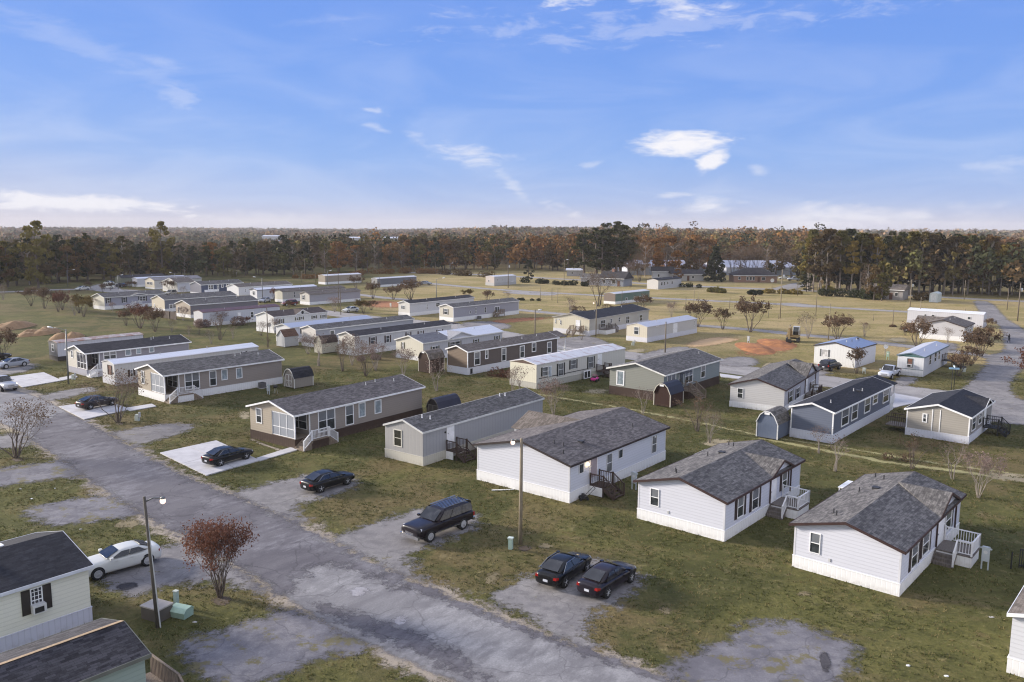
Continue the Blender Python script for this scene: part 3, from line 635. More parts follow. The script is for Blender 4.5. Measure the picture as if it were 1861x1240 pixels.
    def win(s, face, u0=None, v0=None, u1=None, v1=None, loc=None, fr=.07, fm=None, sh=None, shw=.32, n=1, mid=True, gl=None, grid=False, ac=False, name='window'):
        if loc: a0, a1, z0, z1 = loc
        else:
            a0, z1 = s.inv(u0, v0, face); a1, z0 = s.inv(u1, v1, face)
            if a0 > a1: a0, a1 = a1, a0
        z1 = min(z1, s.eave - .04); z0 = max(z0, s.sk + .05); fm = fm or M_trim; off = .016
        mb = MB()
        for (p, q, r_, t_) in ((a0, a1, z1 - fr, z1), (a0, a1, z0, z0 + fr), (a0, a0 + fr, z0 + fr, z1 - fr), (a1 - fr, a1, z0 + fr, z1 - fr)): s.P(face, p, q, r_, t_, off, off + .05, mb)
        wn = (a1 - a0) / n; zm = (z0 + z1) / 2
        for i in range(1, n): s.P(face, a0 + i * wn - fr / 2, a0 + i * wn + fr / 2, z0 + fr, z1 - fr, off, off + .045, mb)
        if mid:
            for i in range(n): s.P(face, a0 + i * wn + fr * (.5 if i else 1), a0 + (i + 1) * wn - fr * (.5 if i < n - 1 else 1), zm - .025, zm + .025, off, off + .035, mb)
        if grid:
            for k in (1, 2): s.P(face, a0 + k * (a1 - a0) / 3 - .015, a0 + k * (a1 - a0) / 3 + .015, z0 + fr, z1 - fr, off, off + .03, mb)
            for k in range(1, 6):
                if k != 3: s.P(face, a0 + fr, a1 - fr, z0 + k * (z1 - z0) / 6 - .012, z0 + k * (z1 - z0) / 6 + .012, off, off + .028, mb)
        f = mb.build(name, fm, s.o)
        for i in range(n):
            x0 = a0 + i * wn + fr * .4; x1 = a0 + (i + 1) * wn - fr * .4
            if mid:
                s.P(face, x0, x1, zm, z1 - fr * .4, 0., off + .012, MB()).build('pane', gl or M_glassc, f); s.P(face, x0, x1, z0 + fr * .4, zm, 0., off + .010, MB()).build('pane', M_glass if not gl else gl, f)
            else: s.P(face, x0, x1, z0 + fr * .4, z1 - fr * .4, 0., off + .012, MB()).build('pane', gl or M_glass, f)
        if sh:
            for (p, q) in ((a0 - shw - .02, a0 - .02), (a1 + .02, a1 + shw + .02)):
                m_ = s.P(face, p, q, z0, z1, off, off + .035, MB()); s.P(face, p + .05, q - .05, z0 + .06, zm - .04, off + .035, off + .045, m_); s.P(face, p + .05, q - .05, zm + .04, z1 - .06, off + .035, off + .045, m_)
                m_.build('shutter', sh, f)
        if ac:
            am = (a0 + a1) / 2; m_ = s.P(face, am - .33, am + .33, z0 + .05, z0 + .5, .02, .42, MB()); m_.build('air_conditioner', M_acw, f)
            s.P(face, am - .26, am + .2, z0 + .1, z0 + .4, .42, .425, MB()).build('grille', M_blk, f)
        return f
    def door(s, face, u0=None, v0=None, u1=None, v1=None, m=None, loc=None):
        if loc: a0, a1, z0, z1 = loc
        else:
            a0, z1 = s.inv(u0, v0, face); a1, z0 = s.inv(u1, v1, face)
            if a0 > a1: a0, a1 = a1, a0
        mb = s.P(face, a0, a1, z0, z1, .016, .06, MB()); 
        for za, zb in ((.1, .45), (.55, .92)): s.P(face, a0 + .15, a1 - .15, z0 + (z1 - z0) * za, z0 + (z1 - z0) * zb, .06, .068, mb)
        d = mb.build('door', m or M_trim, s.o)
        fmb = MB(); s.P(face, a0 - .07, a0 - .002, z0, z1 + .07, .014, .075, fmb); s.P(face, a1 + .002, a1 + .07, z0, z1 + .07, .014, .075, fmb); s.P(face, a0 - .002, a1 + .002, z1 + .002, z1 + .07, .014, .075, fmb); fmb.build('door_frame', M_trim, d)
        s.P(face, a0 + .07, a0 + .14, z0 + .95, z0 + 1.05, .068, .12, MB()).build('handle', M_vent, d); return (a0, a1)
    def dormer(s, a0, a1, side=1, h=None, roof=None, trim=None, wall=None, proud=.0, vent=False, slope=.3):
        am = (a0 + a1) / 2; hw = (a1 - a0) / 2; ov = s.over; X = s.W2 + proud; h = h or hw * slope; zp = s.eave + h; th = s.thick if hasattr(s, 'thick') else .1
        w_ = MB()
        if proud > .02: w_.box(side * (X), side * (s.W2 - .02), a0, a1, s.sk + .02, s.eave)
        w_.ext([(side * (X + .01), a0, s.eave - .02), (side * (X + .01), a1, s.eave - .02), (side * (X + .01), am, zp)], (-side * .06, 0, 0)); w_.build('dormer_wall', wall or M_trim, s.o)
        sl = h / hw; zo = s.eave - .18 * sl; x1 = X + ov * .9
        def xin(z):   # where the main roof reaches height z
            return max(s.rx + .05, s.W2 - (z - s.eave) / s.slope)
        r = MB(); fz = .10
        for sg in (-1, 1):
            ye = am + sg * (hw + .18)
            top = [(side * x1, ye, zo + fz), (side * x1, am, zp + fz), (side * (xin(zp) - .05), am, zp + fz), (side * min(x1 - .02, xin(zo)), ye, zo + fz + .0)]
            bot = [(x, y, z - .09) for x, y, z in top]
            r.add(top + bot, [(0, 1, 2, 3), (7, 6, 5, 4), (0, 4, 5, 1), (1, 5, 6, 2), (2, 6, 7, 3), (3, 7, 4, 0)])
        r.build('dormer_roof', roof, s.o)
        if trim:
            f = MB()
            for sg in (-1, 1):
                ye = am + sg * (hw + .18)
                f.ext([(side * (x1 + .01), ye, zo + fz - .16), (side * (x1 + .01), ye, zo + fz + .012), (side * (x1 + .01), am, zp + fz + .012), (side * (x1 + .01), am, zp + fz - .16)], (side * .035, 0, 0))
            f.build('dormer_trim', paint(trim), s.o)
        if vent: MB().lathe([(.32, 0), (.32, .05)], (side * (X + .02), am, s.eave + h * .42), 'x', 12).build('gable_vent', M_blk, s.o)
    def vents(s, lst, m=None, kind='pipe'):
        for (x, y) in lst:
            z = s.ridge + s.thick_() - abs(x - s.rx) * s.slope
            mb = MB()
            if kind == 'pipe': mb.lathe([(.10, -.05), (.09, .02), (.05, .05), (.05, .32)], (x, y, z), 'z', 8)
            else: mb.box(x - .2, x + .2, y - .2, y + .2, z - .06, z + .10); mb.box(x - .24, x + .24, y - .24, y + .24, z + .10, z + .14)
            mb.build('roof_vent', m or M_vent, s.o)
    def thick_(s): return .10
    def posts(s, lst, m=None, z0=None, r=.06):
        for (x, y) in lst: MB().box(x - r, x + r, y - r, y + r, s.sk if z0 is None else z0, s.eave - .01).build('porch_post', m or M_trim, s.o)
    def porchfit(s, screen=True, m_in=None, glass_=None):
        pw, pl = s.porch; W2, L2 = s.W2, s.L2; o = s.o
        MB().box(W2 - pw + .0, W2, -L2, -L2 + pl, s.sk + .021, s.sk + .06).build('porch_floor', M_deckl, o)
        MB().box(W2 - pw + .01, W2 - .01, -L2 + .01, -L2 + pl - .01, s.eave - .05, s.eave - .005).build('porch_ceiling', M_trim, o)
        s.posts([(W2 - .07, -L2 + .07), (W2 - .07, -L2 + pl - .08)], z0=s.sk + .061)
        if screen:
            b = MB(); n = 3
            for i in range(n + 1):
                x = W2 - pw + i * (pw - .14) / n; b.box(x, x + .07, -L2 + .02, -L2 + .09, s.sk + .061, s.eave - .05)
            for z in (s.sk + .07, s.sk + .95, s.eave - .13): b.box(W2 - pw + .07, W2 - .14, -L2 + .03, -L2 + .08, z, z + .07)
            sc = b.build('porch_screen', M_trim, o); MB().box(W2 - pw + .05, W2 - .14, -L2 + .045, -L2 + .06, s.sk + .07, s.eave - .07).build('screen_mesh', glass_ or M_glassc, sc)
        s.win('PF', loc=(W2 - pw + .45, W2 - .5, s.sk + .55, s.eave - .35), n=2, fr=.06)
    def fy(s, u, v): return s.inv(u, v, 'S')[0]
    def deck(s, a0, a1, dep=1.6, hz=.8, stairs=((-1, 1.2),), face='S', rail=M_rail, deckm=None, skirt=None, name='porch_steps', railh=.95, open_front=False, legs=True):
        """platform against a side wall from a0 to a1, stairs leaving it along -y / +y (dir, width, offset from the wall) or outward"""
        o = s.o; deckm = deckm or M_deckg; W2 = s.W2 + .09
        def X(n): return W2 + n
        if face == 'F':
            def T(a, n, z): return (a, -s.L2 - .09 - n, z)
        else:
            def T(a, n, z): return (W2 + n, a, z)
        def bx(mb, a, b, n0, n1, z0, z1):
            p = T(a, n0, z0); q = T(b, n1, z1); mb.box(p[0], q[0], p[1], q[1], z0, z1)
        mb = MB(); bx(mb, a0, a1, 0, dep, hz - .10, hz)
        root = mb.build(name, deckm, o)
        if skirt:
            mb = MB(); bx(mb, a0 + .03, a1 - .03, .02, dep - .04, 0, hz - .10); mb.build('porch_skirt', skirt, root)
        elif legs:
            mb = MB()
            for a in (a0 + .05, a1 - .05): bx(mb, a - .05, a + .05, dep - .12, dep - .02, 0, hz - .1)
            mb.build('leg', rail, root)
        rl = MB()
        def rail_(p, q, h0=0., end=True):   # p,q = (a,n,z)
            P_, Q_ = Vector(T(*p)), Vector(T(*q)); L_ = (Q_ - P_).length
            up = Vector((0, 0, railh)); rl.bar(P_ + up, Q_ + up, .09, .06); rl.bar(P_ + Vector((0, 0, .12)), Q_ + Vector((0, 0, .12)), .05, .05)
            k = max(2, int(L_ / .16))
            for i in range(1, k): b0 = P_.lerp(Q_, i / k); rl.bar(b0 + Vector((0, 0, .14)), b0 + up, .035)
            for b0 in (P_, Q_): rl.bar(b0, b0 + up + Vector((0, 0, .08)), .10)
        dirs = {d[0]: d for d in stairs}
        for d in stairs:
            st = MB()
            sg, sw = d[0], d[1]; off = d[2] if len(d) > 2 else dep - sw
            ns = max(3, int(round(hz / .18))); rise = hz / ns; tread = .27
            if sg in (-1, 1):
                ae = a0 if sg < 0 else a1
                for i in range(ns - 1):
                    z = hz - (i + 1) * rise; b0 = ae + sg * i * tread; b1 = ae + sg * (i + 1) * tread
                    bx(st, min(b0, b1), max(b0, b1), off + .04, off + sw - .04, z - .045, z)
                    if skirt: bx(st, min(b0, b1), max(b0, b1), off + .06, off + sw - .06, 0, z - .05)
                ln = tread * (ns - 1)
                for nn_ in (off, off + sw):
                    if nn_ < .1 and d[0] in (-1, 1) and off < .1 and nn_ == off and face == 'S' and not (len(d) > 3): pass
                    st.bar(T(ae, nn_, hz - .12), T(ae + sg * ln, nn_, .04), .05, .24)
                    if nn_ > .1: rail_((ae, nn_, hz), (ae + sg * ln, nn_, .1))
                if off > .3: rail_((ae, .05, hz), (ae, off, hz))
                if dep - off - sw > .2: rail_((ae, off + sw, hz), (ae, dep - .05, hz))
            else:       # outward from the front edge: d=(0, width, a_start)
                as_ = d[2]
                for i in range(ns - 1):
                    z = hz - (i + 1) * rise; bx(st, as_ + .04, as_ + sw - .04, dep + i * tread, dep + (i + 1) * tread, z - .045, z)
                ln = tread * (ns - 1)
                for aa in (as_, as_ + sw):
                    st.bar(T(aa, dep, hz - .12), T(aa, dep + ln, .04), .05, .24); rail_((aa, dep, hz), (aa, dep + ln, .1))
            st.build('step', deckm, root)
        if 0 in dirs:
            as_, sw = dirs[0][2], dirs[0][1]
            if as_ - a0 > .2: rail_((a0 + .05, dep - .05, hz), (as_, dep - .05, hz))
            if a1 - as_ - sw > .2: rail_((as_ + sw, dep - .05, hz), (a1 - .05, dep - .05, hz))
        else: rail_((a0 + .05, dep - .05, hz), (a1 - .05, dep - .05, hz))
        for sg, ae in ((-1, a0 + .05), (1, a1 - .05)):
            if sg not in dirs: rail_((ae, .05, hz), (ae, dep - .05, hz))
        rl.build('railing', rail, root)
        return root
    def unit(s, a, face='S', n=.5, w=.75, h=.75, m=None):
        mb = s.P(face, a - w / 2, a + w / 2, 0.0, h, n, n + w, MB()); c = s.P(face, a - w / 2 + .08, a + w / 2 - .08, h, h + .03, n + .08, n + w - .08, mb)
        p = mb.build('air_conditioner', m or M_ac, s.o); return p

SH_GREY = shingle((.080, .074, .070), (.23, .215, .205)); SH_DARK = shingle((.030, .028, .032), (.075, .068, .072)); SH_BLK = shingle((.017, .018, .024), (.045, .045, .055))
SH_BRN = shingle((.11, .092, .078), (.24, .205, .18)); SH_SLATE = shingle((.078, .073, .073), (.24, .225, .215)); SH_PURP = shingle((.088, .077, .076), (.24, .215, .205))
Home.loc = lambda s, u, v, z=0.: (lambda q: (q.dot(s.r) - s.W2, q.dot(s.l)))(gp(u, v, z) - Vector((s.c.x, s.c.y, z)))   # -> (metres out from the side wall, along)
def SHD(c): return paint(c, .6)
GR_A = 'homes along the near road'; GR_B = 'homes in the middle rows'; GR_C = 'homes at the far left'
def AC(home, a, face='S', label='', n=.5, w=.75, h=.78, m=None):
    x, y = (home.W2 + n + w / 2, a) if face == 'S' else (a, -home.L2 - n - w / 2)
    p = home.c + home.r * x + home.l * y
    t = thing('condenser_unit', label, 'air conditioner', (p.x, p.y, 0), home.h)
    mb = MB().box(-w / 2, w / 2, -w / 2, w / 2, .06, h)
    for i in range(9): mb.box(-w / 2 - .012, w / 2 + .012, -w / 2 - .012, w / 2 + .012, .12 + i * .07, .145 + i * .07)
    mb.build('casing', m or M_ac, t); MB().lathe([(w * .4, 0), (w * .38, .03), (.1, .035)], (0, 0, h), 'z', 14).build('fan_guard', M_blk, t); MB().box(-w / 2 - .1, w / 2 + .1, -w / 2 - .1, w / 2 + .1, -.02, .06).build('base', M_conc, t)
    return t
# --- nearest row, right of the road
LAV = (.60, .62, .71); LAVg = (.62, .63, .70)
h = Home((1632.9, 1084.2), 1441, 1740.5, 41.5, 'pale lavender home with white corner deck, nearest the camera at the right', wall=LAV, gable=LAVg, roof=SH_SLATE, trim=BROWN, corner=(.6, .6, .64), eave=2.95, sk=.8, slope=.27, group=GR_A)
def lav_home(h, wf, w1, w2, dr, w3, da, db, dk, cornerloc, base=''):
    h.win('F', *wf, sh=None, fr=.05); h.win('S', *w1, sh=M_shut, shw=.36); h.win('S', *w2, sh=M_shut, shw=.36); h.win('S', *w3, sh=M_shut, shw=.36)
    a0, a1 = h.fy(*da), h.fy(*db); h.dormer(a0, a1, 1, roof=SH_SLATE, trim=BROWN, wall=siding(LAV, 'lap'), slope=.42)
    for a in (a0, a1): MB().box(h.W2 + .02, h.W2 + .10, a - .06, a + .06, h.sk, h.eave - .02).build('corner_trim', M_brown, h.o)
    h.door('S', *dr)
    n1, y1 = h.loc(*dk[0], .82); n2, y2 = h.loc(*dk[1], .82)
    h.deck(y1, max(y2, y1 + 1.5), dep=max(2.2, min(n1, 3.6)), hz=.80, stairs=((-1, 1.25, .02),), skirt=siding(WHITE, 'vert'), deckm=M_deckg)
    h.vents([(-1.2, -h.L2 + 1.5), (-1.6, -h.L2 + 2.1), (-2., 1.2), (-1.5, h.L2 - 2.), (-2.4, h.L2 - 1)], M_dkvent); h.vents([(-1.1, 1.9)], M_dkvent, 'box')
    h.P('F', h.W2 - 1.0 if base else -1, h.W2 - .9 if base else -.88, 1.02, 1.22, .0, .06, MB()).build('outlet_box', M_vent, h.o)
    MB().box(-h.W2 - 1.3, -h.W2 - .05, 4.3, 6.5, 2.36, 2.44).build('awning', M_trim, h.o)
    [MB().box(-h.W2 - 1.25, -h.W2 - 1.17, y, y + .08, 0, 2.36).build('awning_post', M_trim, h.o) for y in (4.35, 6.35)]
lav_home(h, (1473, 966, 1490, 1008), (1657, 992, 1665.8, 1025), (1677, 973, 1686.5, 1001), (1704.5, 944, 1713, 984), (1719, 930, 1727, 958), (1703, 950), (1736, 930), ((1757, 1010), (1773, 993)), 0)
hH = h
h = Home((1315.5, 984.7), 1158.9, 1451.5, 40.5, 'lavender home with brown trim and white corner deck, left neighbour of the nearest one', wall=LAV, gable=LAVg, roof=SH_SLATE, trim=BROWN, corner=(.6, .6, .64), eave=2.98, sk=.8, slope=.27, group=GR_A)
lav_home(h, (1182.8, 886, 1197.5, 921.5), (1340.2, 904, 1350, 936.5), (1366.8, 891, 1377.3, 922), (1400.8, 869, 1408, 911), (1421.3, 860, 1429, 886), (1399.5, 880), (1436.5, 860), ((1446.5, 925.6), (1467.4, 912)), 1)
hG = h
# --- big grey-white double home
h = Home((1034.6, 914.6), 867.8, 1208, 38.5, 'broad white double home with mottled grey roof behind the tall wooden pole', wall=(.60, .62, .69), gable=(.63, .64, .70), roof=SH_PURP, trim=(.03, .02, .02), corner=(.6, .6, .62), eave=3.2, sk=.88, slope=.235, group=GR_A)
for w_ in ((1052, 845, 1060, 858.5), (1124, 818.5, 1131, 831)): h.win('S', *w_, fr=.03, mid=False)
for w_ in ((1102.4, 826.8, 1111.6, 855.4), (1184.7, 793.5, 1192.2, 821)): h.win('S', *w_, fr=.03, gl=M_scr)
a0, a1 = h.door('S', 1072.4, 834, 1083.6, 864, m=paint((.36, .30, .31)))
MB().lathe([(.03, 0), (.09, .05), (.11, .16), (.05, .22)], (h.W2 + .10, a0 - .45, 2.55), 'z', 10).build('porch_light', emis((1, .72, .38), 9), h.o)
MB().lathe([(.03, 0), (.08, .05), (.08, .14), (.03, .2)], (h.W2 + .08, a0 + 11, 2.6), 'z', 8).build('porch_light', M_trim, h.o)
h.deck(a0 - .15, a1 + .35, dep=1.35, hz=.85, stairs=((0, a1 - a0 + .5, a0 - .15),), rail=M_deckb, deckm=M_deckb)
MB().box(h.W2 + .1, h.W2 + 1.35, a0 - .2, a0 - .17, .05, .8).build('porch_panel', M_trim, h.o)
h.dormer(-1.2, 3.9, -1, roof=SH_BRN, trim=None, wall=siding((.5, .5, .53), 'lap'), slope=.42, proud=1.3)
h.vents([(1.9, -h.L2 + 2.), (2.6, -h.L2 + 2.4), (3.5, -h.L2 + 1.1), (3.3, h.L2 - 3.5)], M_dkvent); h.vents([(2.9, -h.L2 + 4.6)], M_dkvent, 'box')
hF = h
# --- grey single wide with light skirting
h = Home((769.1, 847.4), 700.8, 985.7, 37.0, 'plain grey single-wide home with cream skirting and white side door', wall=(.33, .335, .355), gable=(.35, .345, .345), kind='wide', roof=SH_GREY, skirt=(.52, .50, .44), trim=(.58, .58, .57), eave=3.2, sk=.86, slope=.33, over=.12, group=GR_A)
h.win('F', 715.8, 779, 731, 813.5, fr=.09, fm=paint((.6, .58, .52)), gl=glass((.035, .035, .03)))
a0, a1 = h.door('S', 812, 777.5, 824, 803); h.deck(a0 - .2, a1 + .4, dep=1.3, hz=.85, stairs=((0, a1 - a0 + .6, a0 - .2),), rail=M_deckb, deckm=M_deckb)
MB().box(h.W2 + .1, h.W2 + 1.0, a0 - .25, a0 - .22, .05, .8).build('porch_panel', M_trim, h.o)
h.vents([(.5, -h.L2 + 2.), (1.0, -h.L2 + 2.6), (.3, h.L2 - 5.), (.5, h.L2 - 4.3)], M_trim, 'pipe'); h.P('S', a0 - .35, a0 - .2, 2.55, 2.7, .02, .12, MB()).build('wall_lamp', M_blk, h.o)
# --- tan homes with corner porches
TAN = (.30, .262, .235); TANg = (.40, .345, .275)  # TANg puts the sunlit cream of the gable end into the colour
def porch_home(K, Au, Bu, hh, label, wall, gable, skirt, skm, uF, uS, wf, wins, roof=SH_DARK, trim=TRIM, rail=M_rail, deckskirt=None, scr=None, eave=3.45, kind='lap', lower=None, decku=None):
    tmp = Home.__new__(Home)
    h = Home(K, Au, Bu, hh, label, wall=wall, gable=gable, roof=roof, skirt=skirt, trim=trim, eave=eave, sk=.92, slope=.27, over=.28, porch=(.50, 2.0), kind=kind, group=GR_A)
    h.porchfit(glass_=scr or paint((.30, .32, .36), .5, var=.03)); h.win('F', *wf, fr=.10)
    for w_ in wins: h.win('S', *w_[:4], fr=.10, n=w_[4] if len(w_) > 4 else 1, mid=w_[5] if len(w_) > 5 else True, gl=w_[6] if len(w_) > 6 else None)
    h.deck(-h.L2 + .9, -h.L2 + 3.1, dep=1.4, hz=.92, stairs=((-1, 1.4, .06), (1, 1.4, .06)) if decku else ((-1, 1.4, .06),), rail=rail, deckm=M_trim if not decku else M_deckl, skirt=deckskirt)
    h.vents([(.8, 3.), (1.2, h.L2 - 2.2), (.5, h.L2 - 4.5)], M_vent); return h
sm = glass((.20, .24, .27), .3)
hC = porch_home((536.7, 816.3), 456.5, 767, 36.5, 'tan home with dark brown skirting and white porch railings', TAN, TANg, DARKSK, 0, 495, 563, (465.2, 737.7, 476.8, 770.5),
    [(577, 744.8, 609.3, 779, 2), (626.7, 737.7, 642.8, 770.5), (651, 733, 664, 756.5, 1, False, sm), (680, 728.4, 692.9, 750, 1, False, sm)], roof=SH_PURP, deckskirt=siding(DARKSK, 'vert'), decku=1)
hB = porch_home((300.5, 731.5), 252.7, 513, 40.5, 'tan home with white skirting and white steps behind the dark parked sedan', TAN, TANg, WHITE, 0, 275, 322, (256.7, 673, 263.5, 698.5),
    [(334.4, 679, 363.5, 705.5, 2), (379.5, 675, 393.8, 700.5), (401.6, 672, 413.7, 690, 1, False, sm), (428.3, 669.3, 440.4, 687, 1, False, sm)], roof=SH_GREY, deckskirt=siding(WHITE, 'vert'), decku=1)
hA = porch_home((158.6, 684.5), 125.5, 345, 39.5, 'grey home with cream gable and white porch stairs, beside the metal street light', (.30, .285, .31), (.56, .53, .47), (.36, .36, .42), 0, 140, 177, (128.7, 633, 133.5, 651),
    [(187, 636.6, 211.7, 651.5, 2), (226.6, 633, 238.5, 646, 1, False, sm), (246.5, 631.5, 256.6, 643, 1, False, sm), (270, 629, 280.3, 640, 1, False, sm)], scr=glass((.05, .05, .06)), deckskirt=siding((.5, .5, .56), 'vert'))
AC(hB, hB.fy(470, 700), label='dark grey condenser unit beside the tan home with white skirting', n=.5)
h = Home((210, 701), 188, 470.5, 39.5, 'cream single-wide with bright white metal roof between the grey and the tan porch homes', wall=(.56, .55, .54), kind='wide', roof=metalroof((.80, .80, .84), rust=.03), skirt=(.56, .56, .60), eave=2.95, sk=.8, slope=.22, over=.10, group=GR_A)
h.win('F', 196.5, 663, 203.5, 682, fr=.06, fm=M_brown, gl=glass((.12, .05, .03), .4), sh=M_shut, shw=.2)
for u in (236, 330, 385, 440): h.win('S', u, 672 - (u - 236) * .16, u + 6, 684 - (u - 236) * .16, fr=.05, sh=M_shut, shw=.3)
h.vents([(.3, -4), (.2, 3.5)], M_vent)
h = Home((106, 657), 90, 262, 39.5, 'derelict old trailer with rusted curved roof and dark open end, up on blocks', wall=(.58, .58, .62), gable=(.13, .13, .14), kind='wide', roof=metalroof((.55, .52, .47), rust=.8, seam=1.2), skirt=(.04, .035, .035), eave=3.0, sk=.75, slope=.12, over=.08, skind='flush', W=3.4, group=GR_A)
h.win('F', loc=(-.5, .5, 1.4, 2.7), fm=M_trim)
# --- bottom-left corner homes
h = Home((166.5, 1129), None, None, 39.0, 'pale yellow home with dark roof and shuttered window at the left edge', wall=(.76, .745, .65), roof=SH_BLK, skirt=(.58, .58, .68), trim=(.60, .62, .68), eave=3.25, sk=.85, slope=.27, W=7.2, L=17., endB=True, over=.22, group=GR_A)
h.win('S', 53.5, 1071, 79, 1108, fr=.05, grid=True, sh=paint((.035, .028, .026)), shw=.42, mid=True, ac=True, gl=glass((.04, .04, .05)))
h.vents([(.2, 4.2)], M_brown, 'box'); h.vents([(-.5, 5.5)], M_trim, 'box')
h1 = h
_z = 3.15; Kp = gp(277, 1188.5, _z); Kp.z = 0
_l = hd(40.5)
h = Home(Kp - _l * .28 - hd(130.5) * .2, None, None, 40.5, 'mint green home in the bottom-left corner with unfinished wooden ridge', wall=(.33, .40, .35), roof=shingle((.020, .019, .023), (.085, .080, .09), .75), skirt=WHITE, trim=(.16, .165, .14), eave=_z, sk=.8, slope=.27, W=4.6, L=16., endB=True, over=.2, group=GR_A)
MB().ext([(-.34, -h.L2, h.ridge + .04), (0, -h.L2, h.ridge + .125), (.0, -h.L2, h.ridge + .14), (-.34, -h.L2, h.ridge + .055)], (0, h.L + .2, 0)).build('ridge_board', wood((.40, .28, .17)), h.o)
dk = MB().box(-.2, h.W2 + .3, h.L2 + .08, h.L2 + 1.4, .7, .8).build('porch_steps', M_deckl, h.o)
st = MB(); [st.box(h.W2 + .3 + i * .27, h.W2 + .57 + i * .27, h.L2 + .15, h.L2 + 1.35, .58 - i * .18, .63 - i * .18) for i in range(4)]; st.build('step', M_deckl, dk)
rl = MB()
for y in (h.L2 + .14, h.L2 + 1.36):
    for A_, B_ in (((-.1, y, .8), (h.W2 + .3, y, .8)), ((h.W2 + .3, y, .8), (h.W2 + 1.4, y, .05))):
        A_, B_ = Vector(A_), Vector(B_); U_ = Vector((0, 0, .95)); rl.bar(A_ + U_, B_ + U_, .11, .05); k = max(2, int((B_ - A_).length / .14)); [rl.bar(A_.lerp(B_, i / k), A_.lerp(B_, i / k) + U_, .045) for i in range(k + 1)]
rl.build('railing', M_deckl, dk)
Kp = gp(1831, 1222) + hd(131.5) * 4.6
h = Home(Kp, None, None, 41.5, 'white home with brown roof cut off at the bottom-right edge', wall=(.62, .63, .67), roof=SH_BRN, skirt=WHITE, trim=TRIM, eave=3.1, sk=.8, slope=.27, W=4.6, L=16., over=.2, group=GR_A)
h.P('F', -1.5, -1.35, 1.4, 1.5, .01, .08, MB()).build('outlet_box', M_vent, h.o)
# --- second row
h = Home((1512, 806.7), 1435.7, 1616, 40.5, 'slate blue home with near-black roof and tall white framed windows', wall=(.135, .155, .205), gable=(.135, .155, .21), roof=SH_BLK, skirt=(.66, .68, .76), trim=TRIM, corner=TRIM, eave=3.3, sk=.95, slope=.30, over=.2, group=GR_B)
for w_ in ((1530, 741, 1541.3, 770), (1548.4, 732.5, 1557.5, 760.5), (1571.8, 720, 1580.4, 747.5), (1586.9, 713.4, 1594, 732.5), (1605.5, 703, 1614.3, 729)): h.win('S', *w_, fr=.13)
MB().box(h.W2 - 3.2, h.W2, h.L2 + .02, h.L2 + 1.9, h.sk - .05, h.sk + .05).build('porch_floor', M_trim, h.o)
mb = MB(); mb.ext([(-h.W2 - .2, h.L2 + .3, h.eave - .054), (0, h.L2 + .3, h.ridge), (h.W2 + .2, h.L2 + .3, h.eave - .054), (h.W2 + .2, h.L2 + .3, h.eave + .046), (0, h.L2 + .3, h.ridge + .1), (-h.W2 - .2, h.L2 + .3, h.eave + .046)], (0, 1.6, 0)); mb.build('porch_roof', SH_BLK, h.o)
h.posts([(h.W2 - .1, h.L2 + 1.75), (0, h.L2 + 1.75)]); MB().box(h.W2 - .02, h.W2, h.L2 + .1, h.L2 + 1.9, h.sk, h.sk + 1.).build('porch_wall', M_trim, h.o); MB().box(h.W2 - .3, h.W2 - .1, h.L2 + .1, h.L2 + 1.9, 0, h.sk - .05).build('porch_skirt', M_trim, h.o)
h.vents([(1., -h.L2 + 2.5), (1.3, 2.), (.8, 0.5)], M_vent); h.vents([(1.1, 1.2)], M_dkvent, 'box')
h = Home((1424, 751), 1326, 1487, 33.0, 'white-grey home with brown trim and dark deck beside the slate blue home', wall=(.47, .47, .52), gable=(.56, .55, .55), kind='lap', roof=SH_GREY, trim=BROWN, eave=2.85, sk=.68, slope=.30, over=.22, group=GR_B)
h.win('F', 1340.5, 705, 1350, 724.5, fr=.05, gl=M_glass)
for w_ in ((1433.7, 712, 1439.7, 729), (1447, 706.5, 1452.5, 723.5), (1473.6, 694, 1479.6, 709.5)): h.win('S', *w_, fr=.05, sh=M_shut, shw=.25)
a0, a1 = h.fy(1462.7, 700), h.fy(1481, 695); h.dormer(a0, a1, 1, roof=SH_GREY, trim=BROWN, wall=siding((.47, .47, .52), 'lap'), slope=.5)
for a in (a0, a1): MB().box(h.W2 + .02, h.W2 + .1, a - .06, a + .06, h.sk, h.eave - .02).build('corner_trim', M_brown, h.o)
h.door('S', loc=(a0 + .4, a0 + 1.3, .75, 2.7)); h.deck(a0 + .2, a0 + 2.4, dep=1.6, hz=.68, stairs=((-1, .9, .02),), rail=M_deckb, deckm=M_deckg, skirt=siding(WHITE, 'vert'))
h = Home((1759.2, 807.6), 1645.3, 1800, 41.0, 'sand and grey double home with near-black roof and black stairs at the right', wall=(.30, .285, .28), gable=(.36, .335, .30), roof=SH_BLK, skirt=(.68, .69, .76), trim=TRIM, corner=TRIM, eave=2.85, sk=.78, slope=.29, over=.22, group=GR_B)
h.win('F', 1677, 751, 1684.5, 768.5, fr=.10); 
for x in (-.55, .2): h.P('F', x, x + .09, h.sk, h.eave + .35, .014, .05, MB()).build('seam_trim', M_trim, h.o)
for w_ in ((1767, 757.7, 1772, 779.5), (1779, 750.6, 1783, 768.5)): h.win('S', *w_, fr=.08)
a0, a1 = h.fy(1786, 760), h.fy(1798, 755); h.dormer(a0, a1, 1, roof=SH_BLK, trim=TRIM, wall=siding((.5, .49, .48), 'lap'), slope=.42); h.door('S', loc=(a0 + .3, a0 + 1.2, .8, 2.7))
h.deck(a0 - .2, a0 + 1.6, dep=1.5, hz=.8, stairs=((0, 1.7, a0 - .2),), rail=M_blk, deckm=M_blk)
h.o2 = None
_m = Home.__dict__
